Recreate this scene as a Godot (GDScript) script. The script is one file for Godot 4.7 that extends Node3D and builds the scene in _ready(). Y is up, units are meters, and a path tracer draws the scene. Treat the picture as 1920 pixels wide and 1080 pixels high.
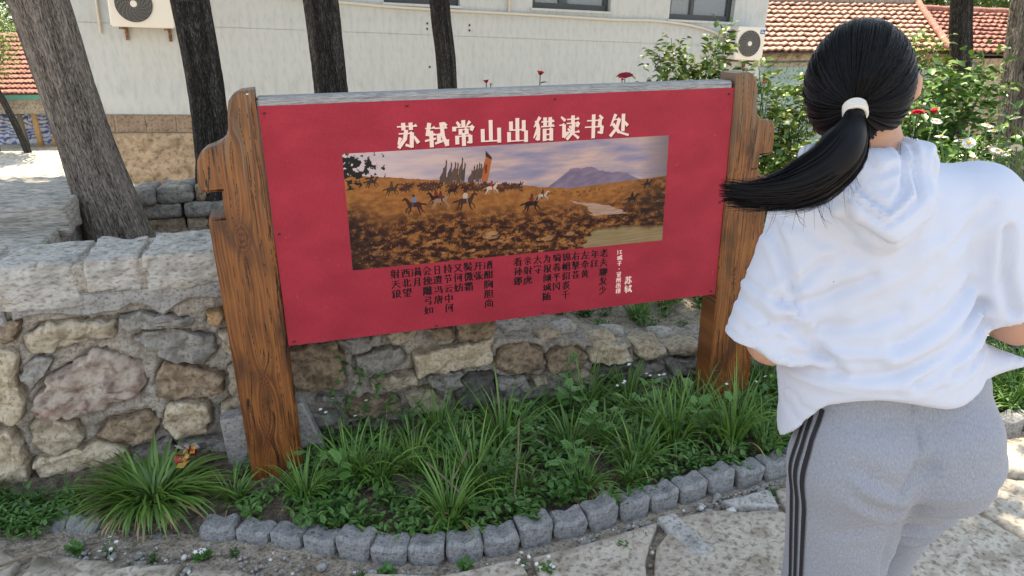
extends Node3D
# A red notice board on carved timber posts in front of a rubble wall; a person walks past on the right.

const YAW := 0.27772                      # the board and the walls behind it stand turned by this much
const BOARD_AT := Vector3(0, 0, -2.511)
const WALL_Z := -0.254                    # face of the rubble wall in the board's own axes

var M := {}
var used := {}
var rng := RandomNumberGenerator.new()
var fn := FastNoiseLite.new()
var facets := FastNoiseLite.new()
var board_axes := Transform3D(Basis(Vector3.UP, YAW), BOARD_AT)


func _ready() -> void:
	rng.seed = 20240511
	fn.noise_type = FastNoiseLite.TYPE_SIMPLEX
	fn.frequency = 1.0
	fn.fractal_octaves = 3
	fn.seed = 7
	facets.noise_type = FastNoiseLite.TYPE_CELLULAR
	facets.cellular_return_type = FastNoiseLite.RETURN_DISTANCE2_SUB
	facets.frequency = 1.0
	facets.fractal_type = FastNoiseLite.FRACTAL_NONE
	view_and_light()
	make_materials()
	build_ground()
	build_walls()
	build_buildings()
	build_trees()
	build_board()
	build_bed()
	build_shrubs()
	build_small_things()
	build_person()


func view_and_light() -> void:
	var cam := Camera3D.new()
	cam.name = "camera"
	add_child(cam)
	cam.transform = Transform3D(Basis(Vector3(0.99994, -0.010262, 0.003801), Vector3(0.010943, 0.937675, -0.347342), Vector3(0, 0.347363, 0.937731)), Vector3(0, 1.6, 0))
	cam.fov = 43.486
	cam.near = 0.05
	cam.far = 400.0
	cam.current = true
	var we := WorldEnvironment.new()
	we.name = "world_environment"
	add_child(we)
	var e := Environment.new()
	e.background_mode = Environment.BG_SKY
	var sky := Sky.new()
	var sm := ProceduralSkyMaterial.new()
	sm.sky_top_color = Color(0.68, 0.745, 0.83)
	sm.sky_horizon_color = Color(0.93, 0.93, 0.92)
	sm.sky_curve = 0.22
	sm.ground_bottom_color = Color(0.42, 0.40, 0.36)
	sm.ground_horizon_color = Color(0.62, 0.62, 0.60)
	sky.sky_material = sm
	e.sky = sky
	e.background_energy_multiplier = 0.75
	e.tonemap_mode = Environment.TONE_MAPPER_LINEAR
	e.tonemap_exposure = 2.85
	e.sdfgi_enabled = true
	e.ssao_enabled = true
	e.ssil_enabled = true
	we.environment = e
	var sun := DirectionalLight3D.new()
	sun.name = "sun"
	add_child(sun)
	sun.light_color = Color(1.0, 0.94, 0.83)
	sun.light_energy = 1.6
	sun.light_angular_distance = 0.6
	sun.shadow_enabled = true
	# the sun stands high behind the houses, a little to the left
	sun.look_at_from_position(Vector3(-1.7, 9.0, -3.3), Vector3.ZERO)


# ------------------------------------------------------------------ helpers
func numbered(called: String) -> String:
	var n: int = used.get(called, 0)
	used[called] = n + 1
	return called if n == 0 else "%s_%03d" % [called, n]


func thing(called: String, label: String, category: String, at := Vector3.ZERO, turn := 0.0, group := "") -> Node3D:
	var o := Node3D.new()
	o.name = numbered(called)
	add_child(o)
	o.position = at
	o.rotation.y = turn
	tag(o, label, category, group)
	return o


func tag(o: Node3D, label: String, category: String, group := "") -> void:
	o.set_meta("label", label)
	o.set_meta("category", category)
	if group:
		o.set_meta("group", group)


func obj(called: String, mesh: Mesh, m: Material, parent: Node3D = self, at := Vector3.ZERO) -> MeshInstance3D:
	var o := MeshInstance3D.new()
	o.name = numbered(called) if parent == self else called
	o.mesh = mesh
	o.material_override = m
	parent.add_child(o, true)
	o.position = at
	return o


func struct(called: String, mesh: Mesh, m: Material) -> MeshInstance3D:
	var o := obj(called, mesh, m)
	o.set_meta("kind", "structure")
	return o


func stuff(called: String, mm: MultiMesh, m: Material, parent: Node3D) -> MultiMeshInstance3D:
	var o := MultiMeshInstance3D.new()
	o.name = numbered(called) if parent == self else called
	o.multimesh = mm
	o.material_override = m
	o.set_meta("kind", "stuff")
	parent.add_child(o, true)
	return o


func copies_of(mesh: Mesh, where: Array) -> MultiMesh:
	var mm := MultiMesh.new()
	mm.transform_format = MultiMesh.TRANSFORM_3D
	mm.mesh = mesh
	mm.instance_count = where.size()
	for i in where.size():
		mm.set_instance_transform(i, where[i])
	return mm


func lin(r: float, g: float, b: float) -> Color:
	return Color(r, g, b).linear_to_srgb()


func r(a: float, b: float) -> float:
	return rng.randf_range(a, b)


# a mesh in the making: points, texture places, colours, triangles (clockwise seen from the front)
class MB:
	var v := PackedVector3Array()
	var uv := PackedVector2Array()
	var c := PackedColorArray()
	var i := PackedInt32Array()

	func add(p: Vector3, t := Vector2.ZERO, col := Color.WHITE) -> int:
		v.append(p)
		uv.append(t)
		c.append(col)
		return v.size() - 1

	func tri(a: int, b: int, d: int) -> void:
		i.append(a)
		i.append(b)
		i.append(d)

	func quad(a: int, b: int, d: int, e: int) -> void:
		tri(a, b, d)
		tri(a, d, e)

	func flatquad(a: Vector3, b: Vector3, d: Vector3, e: Vector3, col := Color.WHITE) -> void:
		quad(add(a, Vector2(0, 1), col), add(b, Vector2(0, 0), col), add(d, Vector2(1, 0), col), add(e, Vector2(1, 1), col))

	func mesh(smooth := true) -> ArrayMesh:
		var a := []
		a.resize(Mesh.ARRAY_MAX)
		var st := SurfaceTool.new()
		if smooth:
			a[Mesh.ARRAY_VERTEX] = v
			a[Mesh.ARRAY_TEX_UV] = uv
			a[Mesh.ARRAY_COLOR] = c
			a[Mesh.ARRAY_INDEX] = i
			st.create_from_arrays(a)
			st.generate_normals()
		else:
			st.begin(Mesh.PRIMITIVE_TRIANGLES)
			st.set_smooth_group(-1)
			for k in i:
				st.set_smooth_group(-1)
				st.set_uv(uv[k])
				st.set_color(c[k])
				st.add_vertex(v[k])
			st.generate_normals()
		return st.commit()


func box_into(b: MB, lo: Vector3, hi: Vector3, bevel := 0.0) -> void:
	# a box with (when bevel > 0) chamfered edges
	var s := (hi - lo) / 2.0
	var m := (hi + lo) / 2.0
	for ax in 3:
		for sg in [-1.0, 1.0]:
			var n := Vector3.ZERO
			n[ax] = sg
			var u := Vector3.ZERO
			u[(ax + 1) % 3] = 1.0
			var w := n.cross(u)
			var e := 0.0 if bevel == 0.0 else bevel
			var hu: float = s[(ax + 1) % 3] - e
			var hw: float = absf(w.dot(s)) - e
			var o := m + n * s[ax]
			b.flatquad(o - u * hu - w * hw, o - u * hu + w * hw, o + u * hu + w * hw, o + u * hu - w * hw)
	if bevel > 0.0:
		for ax in 3:
			var a1 := (ax + 1) % 3
			var a2 := (ax + 2) % 3
			for s1 in [-1.0, 1.0]:
				for s2 in [-1.0, 1.0]:
					var p := Vector3.ZERO
					var q := Vector3.ZERO
					p[a1] = s1 * s[a1]
					p[a2] = s2 * (s[a2] - bevel)
					q[a1] = s1 * (s[a1] - bevel)
					q[a2] = s2 * s[a2]
					var l := Vector3.ZERO
					l[ax] = s[ax] - bevel
					if s1 * s2 > 0:
						b.flatquad(m + p - l, m + q - l, m + q + l, m + p + l)
					else:
						b.flatquad(m + p + l, m + q + l, m + q - l, m + p - l)


func box_mesh(lo: Vector3, hi: Vector3, bevel := 0.0) -> ArrayMesh:
	var b := MB.new()
	box_into(b, lo, hi, bevel)
	return b.mesh(false)


# a hewn block: a rounded box whose faces are uneven
func rough_block(size: Vector3, rough: float, bevel: float, seed_: float, div := 6) -> ArrayMesh:
	var b := MB.new()
	var s := size / 2.0
	for ax in 3:
		for sg in [-1.0, 1.0]:
			var a1 := (ax + 1) % 3
			var a2 := (ax + 2) % 3
			var first := b.v.size()
			var n1 := clampi(int(size[a1] / size[size.max_axis_index()] * div * 2.0) + 2, 3, div * 2)
			var n2 := clampi(int(size[a2] / size[size.max_axis_index()] * div * 2.0) + 2, 3, div * 2)
			var e1 := bevel * 1.3 / size[a1]      # grid lines close to the edges keep them crisp
			var e2 := bevel * 1.3 / size[a2]
			n1 += 2
			n2 += 2
			for i in n1 + 1:
				for j in n2 + 1:
					var p := Vector3.ZERO
					p[ax] = sg * s[ax]
					var f1 := 0.0 if i == 0 else 1.0 if i == n1 else lerpf(e1, 1.0 - e1, (i - 1) / float(n1 - 2))
					var f2 := 0.0 if j == 0 else 1.0 if j == n2 else lerpf(e2, 1.0 - e2, (j - 1) / float(n2 - 2))
					p[a1] = (f1 * 2.0 - 1.0) * s[a1]
					p[a2] = (f2 * 2.0 - 1.0) * s[a2]
					var inner := p.clamp(-s + Vector3.ONE * bevel, s - Vector3.ONE * bevel)
					var d := p - inner
					if d.length() > 1e-6:
						p = inner + d.normalized() * bevel
					var q := p * 5.0 + Vector3(seed_ * 3.7, seed_ * 1.3, seed_ * 2.1)
					var k := fn.get_noise_3dv(q) * rough + fn.get_noise_3dv(q * 4.1) * rough * 0.35
					p += (p / s).normalized() * k
					b.add(p, Vector2(i, j) * 0.1)
			for i in n1:
				for j in n2:
					var k0 := first + i * (n2 + 1) + j
					if sg > 0:
						b.quad(k0, k0 + 1, k0 + n2 + 2, k0 + n2 + 1)
					else:
						b.quad(k0, k0 + n2 + 1, k0 + n2 + 2, k0 + 1)
	return b.mesh()


# a tube through points, with a radius at each
func tube_into(b: MB, pts: Array, radii: Array, sides := 8, col := Color.WHITE, cap := true) -> void:
	var n := pts.size()
	var rows := []
	var up := Vector3(0.31, 0.2, 0.93)
	for k in n:
		var a: Vector3 = pts[maxi(k - 1, 0)]
		var z: Vector3 = pts[mini(k + 1, n - 1)]
		var t := (z - a).normalized()
		var x := up.cross(t).normalized()
		var y := t.cross(x)
		up = y.cross(Vector3.ZERO) + up
		var row := []
		for s in sides:
			var an := TAU * s / sides
			row.append(b.add(pts[k] + (x * cos(an) + y * sin(an)) * radii[k], Vector2(s / float(sides), k / float(n)), col))
		rows.append(row)
	for k in n - 1:
		for s in sides:
			var s2 := (s + 1) % sides
			b.quad(rows[k][s], rows[k + 1][s], rows[k + 1][s2], rows[k][s2])
	if cap:
		for e in [0, n - 1]:
			var mid := b.add(pts[e], Vector2.ZERO, col)
			for s in sides:
				var s2 := (s + 1) % sides
				if e == 0:
					b.tri(mid, rows[e][s], rows[e][s2])
				else:
					b.tri(mid, rows[e][s2], rows[e][s])


# a flat outline (x, y) given thickness along z from z0 (back) to z1 (front), front edge chamfered
func slab_of(outline: PackedVector2Array, z0: float, z1: float, bevel := 0.0, uvs := 1.0) -> ArrayMesh:
	var poly := outline.duplicate()
	if Geometry2D.is_polygon_clockwise(poly):
		poly.reverse()
	var b := MB.new()
	var front := poly
	if bevel > 0.0:
		var ins := Geometry2D.offset_polygon(poly, -bevel)
		if ins.size() > 0:
			front = ins[0]
	var tri := Geometry2D.triangulate_polygon(front)
	for zz in [[z1, false], [z0, true]]:
		var src := front if not zz[1] else poly
		var tt := tri if not zz[1] else Geometry2D.triangulate_polygon(poly)
		var base := b.v.size()
		for p in src:
			b.add(Vector3(p.x, p.y, zz[0]), Vector2(p.x, -p.y) * uvs)
		for k in range(0, tt.size(), 3):
			var p0: Vector2 = src[tt[k]]
			var p1: Vector2 = src[tt[k + 1]]
			var p2: Vector2 = src[tt[k + 2]]
			var ccw := (p1 - p0).cross(p2 - p0) > 0
			if ccw != zz[1]:
				b.tri(base + tt[k], base + tt[k + 2], base + tt[k + 1])
			else:
				b.tri(base + tt[k], base + tt[k + 1], base + tt[k + 2])
	var n := poly.size()
	var zs := z1 - bevel
	for k in n:
		var p: Vector2 = poly[k]
		var q: Vector2 = poly[(k + 1) % n]
		b.quad(b.add(Vector3(p.x, p.y, z0), Vector2(p.x, -p.y) * uvs), b.add(Vector3(p.x, p.y, zs), Vector2(p.x, -p.y) * uvs), b.add(Vector3(q.x, q.y, zs), Vector2(q.x, -q.y) * uvs), b.add(Vector3(q.x, q.y, z0), Vector2(q.x, -q.y) * uvs))
	if bevel > 0.0:
		var m := front.size()
		for k in n:
			# join each outer edge to the nearest inner points
			var p: Vector2 = poly[k]
			var q: Vector2 = poly[(k + 1) % n]
			var a := nearest(front, p)
			var c := nearest(front, q)
			b.quad(b.add(Vector3(p.x, p.y, zs), Vector2(p.x, -p.y) * uvs), b.add(Vector3(a.x, a.y, z1), Vector2(a.x, -a.y) * uvs), b.add(Vector3(c.x, c.y, z1), Vector2(c.x, -c.y) * uvs), b.add(Vector3(q.x, q.y, zs), Vector2(q.x, -q.y) * uvs))
	return b.mesh(false)


func nearest(poly: PackedVector2Array, p: Vector2) -> Vector2:
	var best := poly[0]
	for q in poly:
		if q.distance_squared_to(p) < best.distance_squared_to(p):
			best = q
	return best


# ------------------------------------------------------------------ materials
func ntex(freq: float, seed_: int, cols: Array, size := 512, octaves := 5, kind := FastNoiseLite.TYPE_SIMPLEX_SMOOTH, ridged := false) -> NoiseTexture2D:
	var n := FastNoiseLite.new()
	n.noise_type = kind
	n.frequency = freq
	n.seed = seed_
	n.fractal_octaves = octaves
	n.fractal_gain = 0.52
	if ridged:
		n.fractal_type = FastNoiseLite.FRACTAL_RIDGED
	var t := NoiseTexture2D.new()
	t.width = size
	t.height = size
	t.seamless = true
	t.noise = n
	if cols.size():
		var g := Gradient.new()
		var offs := PackedFloat32Array()
		var cc := PackedColorArray()
		for k in cols.size():
			offs.append(k / float(cols.size() - 1) * 0.7 + 0.15)
			cc.append(cols[k])
		g.offsets = offs
		g.colors = cc
		t.color_ramp = g
	return t


func plain(col: Color, rough := 0.8) -> StandardMaterial3D:
	var m := StandardMaterial3D.new()
	m.albedo_color = col
	m.roughness = rough
	return m


# noise colours in the world's own axes, a second coarser layer over them, and relief
func rocky(cols: Array, scale: float, relief: float, seed_: int, rough := 0.9, stretch := Vector3.ONE) -> StandardMaterial3D:
	var m := StandardMaterial3D.new()
	m.roughness = rough
	m.uv1_triplanar = true
	m.uv1_world_triplanar = true
	m.uv1_scale = stretch * scale
	m.uv1_offset = Vector3(seed_ * 0.37, seed_ * 0.11, seed_ * 0.71)
	m.albedo_texture = ntex(0.011, seed_, cols, 512, 8)
	m.detail_enabled = true
	m.detail_blend_mode = BaseMaterial3D.BLEND_MODE_MUL
	m.detail_uv_layer = BaseMaterial3D.DETAIL_UV_2
	m.uv2_triplanar = true
	m.uv2_world_triplanar = true
	m.uv2_scale = stretch * scale * 3.3
	m.detail_albedo = grime
	m.heightmap_enabled = true
	m.heightmap_texture = bumps
	m.heightmap_scale = relief
	return m


var grime: NoiseTexture2D
var bumps: NoiseTexture2D


func make_materials() -> void:
	grime = ntex(0.014, 91, [Color(0.70, 0.68, 0.66), Color(0.88, 0.87, 0.86), Color(1, 1, 1), Color(1, 1, 1), Color(0.88, 0.87, 0.85)], 512, 6)
	bumps = ntex(0.016, 17, [], 512, 7)
	M.buff = rocky([lin(.24, .19, .13), lin(.41, .345, .25), lin(.53, .46, .35), lin(.36, .30, .225)], 1.7, 0.8, 1)
	M.sand = rocky([lin(.34, .27, .175), lin(.51, .425, .30), lin(.61, .53, .40), lin(.45, .375, .265)], 1.9, 0.8, 2)
	M.grey = rocky([lin(.13, .12, .11), lin(.25, .235, .21), lin(.36, .34, .30), lin(.23, .21, .18)], 2.1, 0.9, 3)
	M.brown = rocky([lin(.10, .07, .045), lin(.24, .175, .115), lin(.38, .295, .20), lin(.19, .14, .10)], 1.8, 0.9, 4)
	M.red = rocky([lin(.09, .05, .04), lin(.38, .315, .26), lin(.49, .425, .36), lin(.40, .31, .26), lin(.17, .075, .06)], 1.1, 0.8, 5)
	M.dark = rocky([lin(.045, .04, .036), lin(.095, .088, .08), lin(.17, .16, .145)], 2.0, 0.8, 6)
	M.orange = rocky([lin(.34, .19, .08), lin(.48, .31, .15), lin(.42, .32, .21)], 3.0, 0.6, 7)
	M.mortar = rocky([lin(.21, .185, .155), lin(.345, .31, .265), lin(.45, .41, .355), lin(.30, .265, .225)], 2.6, 0.9, 8)
	M.cap = rocky([lin(.29, .275, .25), lin(.43, .415, .385), lin(.53, .51, .475), lin(.41, .365, .30)], 1.6, 0.6, 9, 0.9, Vector3(0.8, 1.5, 0.8))
	M.slab = rocky([lin(.22, .205, .18), lin(.38, .36, .32), lin(.49, .46, .415), lin(.33, .31, .275)], 1.5, 0.8, 10, 0.9, Vector3(0.5, 3.0, 1.3))
	M.flag = rocky([lin(.36, .31, .25), lin(.51, .455, .38), lin(.60, .545, .465), lin(.46, .41, .345)], 1.4, 0.8, 11)
	M.flag_grey = rocky([lin(.34, .335, .325), lin(.48, .475, .46), lin(.56, .55, .53)], 1.8, 0.6, 12)
	M.dirt = rocky([lin(.20, .165, .125), lin(.33, .28, .22), lin(.43, .37, .30), lin(.28, .235, .185)], 2.4, 1.2, 13, 1.0)
	M.soil = rocky([lin(.06, .048, .035), lin(.13, .105, .075), lin(.20, .165, .125)], 3.0, 1.5, 14, 1.0)
	M.kerb = rocky([lin(.16, .165, .17), lin(.265, .27, .28), lin(.335, .335, .34), lin(.22, .22, .22)], 3.2, 0.4, 15)
	M.concrete = rocky([lin(.25, .24, .23), lin(.34, .33, .315), lin(.40, .39, .37)], 2.5, 0.5, 16)
	M.court = rocky([lin(.44, .385, .31), lin(.54, .485, .40), lin(.60, .55, .465)], 0.25, 0.5, 18)
	M.plaster = rocky([lin(.48, .53, .55), lin(.515, .56, .58), lin(.53, .57, .59), lin(.505, .55, .57)], 0.35, 0.12, 19, 0.9, Vector3(2.4, 0.7, 2.4))
	M.plaster.detail_albedo = ntex(0.012, 92, [Color(0.94, 0.94, 0.935), Color(0.985, 0.985, 0.98), Color(1, 1, 1), Color(1, 1, 1)])
	M.plinth = rocky([lin(.17, .13, .09), lin(.34, .27, .19), lin(.47, .38, .275), lin(.28, .21, .145)], 0.5, 0.9, 20)
	M.band = rocky([lin(.22, .175, .13), lin(.28, .22, .165), lin(.31, .245, .185)], 0.9, 0.3, 21)
	M.teal = rocky([lin(.25, .38, .36), lin(.34, .49, .47), lin(.42, .55, .52)], 0.6, 0.4, 22)
	M.tile = rocky([lin(.32, .18, .14), lin(.46, .275, .215), lin(.53, .345, .28), lin(.40, .23, .18)], 1.6, 0.3, 23)
	M.tile_old = rocky([lin(.20, .085, .065), lin(.33, .15, .12), lin(.42, .24, .19)], 1.6, 0.3, 24)
	M.beige = rocky([lin(.30, .25, .19), lin(.40, .345, .27), lin(.44, .39, .32)], 0.5, 0.3, 25)
	M.bark = bark([lin(.022, .018, .015), lin(.115, .098, .083), lin(.235, .205, .178), lin(.32, .285, .25)], 31)
	M.bark_dark = bark([lin(.006, .006, .006), lin(.022, .02, .018), lin(.06, .056, .052), lin(.22, .215, .205)], 32)
	M.white_paint = plain(lin(.74, .72, .66), 0.45)
	M.rust = rocky([lin(.08, .035, .015), lin(.20, .09, .04), lin(.42, .36, .28)], 6.0, 0.3, 26)
	M.black_plastic = plain(lin(.02, .02, .022), 0.5)
	M.frame_dark = plain(lin(.045, .055, .065), 0.4)
	M.green_paint = plain(lin(.08, .26, .21), 0.6)
	var gl := plain(Color(0.55, 0.62, 0.66, 0.32), 0.04)
	gl.transparency = BaseMaterial3D.TRANSPARENCY_ALPHA
	gl.metallic_specular = 0.8
	M.glass = gl
	M.screw = plain(lin(.03, .025, .025), 0.5)
	M.pipe = plain(lin(.60, .575, .51), 0.6)
	M.wood_new = rocky([lin(.36, .20, .07), lin(.50, .31, .13), lin(.55, .38, .19)], 2.0, 0.3, 27, 0.8, Vector3(4, 0.4, 4))
	M.wood_grey = rocky([lin(.20, .20, .205), lin(.34, .345, .35), lin(.43, .435, .44), lin(.29, .29, .29)], 1.6, 0.4, 28, 0.85, Vector3(0.5, 8, 8))
	# leaves carry their own colours in their points
	for k in [["leaf", 0.45, 0.5], ["leaf_gloss", 0.35, 0.35], ["petal", 0.6, 0.25]]:
		var lm := plain(Color.WHITE, k[1])
		lm.vertex_color_use_as_albedo = true
		lm.cull_mode = BaseMaterial3D.CULL_DISABLED
		lm.backlight_enabled = true
		lm.backlight = Color(0.32, 0.42, 0.10) if k[0] != "petal" else Color(0.3, 0.3, 0.3)
		M[k[0]] = lm
	var crown := plain(lin(.075, .125, .03), 0.55)
	crown.cull_mode = BaseMaterial3D.CULL_DISABLED
	crown.backlight_enabled = true
	crown.backlight = Color(0.36, 0.45, 0.12)
	M.crown = crown
	M.pebble = rocky([lin(.16, .155, .15), lin(.34, .335, .32), lin(.55, .54, .52)], 9.0, 0.4, 29)
	M.pebble_white = plain(lin(.62, .61, .58), 0.8)
	M.twig = plain(lin(.20, .155, .10), 0.9)
	M.stem = plain(lin(.07, .12, .035), 0.7)


# bark: long ridges broken by cracks, laid round a trunk (u round, v up)
func bark(cols: Array, seed_: int) -> StandardMaterial3D:
	var n := FastNoiseLite.new()
	n.seed = seed_
	n.frequency = 1.0
	n.fractal_octaves = 2
	n.noise_type = FastNoiseLite.TYPE_SIMPLEX_SMOOTH
	var w := 384
	var h := 768
	var im := Image.create(w, h, false, Image.FORMAT_L8)
	var im_c := Image.create(w, h, false, Image.FORMAT_RGB8)
	var g := Gradient.new()
	g.offsets = PackedFloat32Array([0.0, 0.3, 0.62, 1.0])
	g.colors = PackedColorArray(cols)
	for y in h:
		for x in w:
			var an := TAU * x / w
			var c := Vector3(cos(an), sin(an), 0) * 2.3
			var vv := y / float(h)
			var warp := n.get_noise_3d(c.x, c.y, vv * 7.0) * 0.55
			# ridges: distance between zero lines of a stretched noise
			var a := n.get_noise_3d(c.x * 4.2 + warp, c.y * 4.2 + warp, vv * 9.0)
			var d := n.get_noise_3d(c.x * 3.4 - 9.0, c.y * 3.4 + warp, vv * 26.0 + 4.0)
			var k := minf(absf(a) * 3.4, absf(d) * 2.6 + 0.14)
			k = clampf(sqrt(minf(k, 1.0)), 0.0, 1.0)
			var fine := n.get_noise_3d(c.x * 14.0, c.y * 14.0, vv * 60.0) * 0.5 + 0.5
			k = clampf(k * 0.8 + fine * 0.28 - 0.04, 0.0, 1.0)
			im.set_pixel(x, y, Color(k, k, k))
			im_c.set_pixel(x, y, g.sample(clampf(k * 0.85 + n.get_noise_3d(c.x * 0.7, c.y * 0.7, vv * 2.0) * 0.25 - 0.02, 0.0, 1.0)))
	var m := StandardMaterial3D.new()
	m.roughness = 0.95
	m.metallic_specular = 0.25
	m.albedo_texture = ImageTexture.create_from_image(im_c)
	m.heightmap_enabled = true
	m.heightmap_texture = ImageTexture.create_from_image(im)
	m.heightmap_scale = 1.5
	return m
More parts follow.
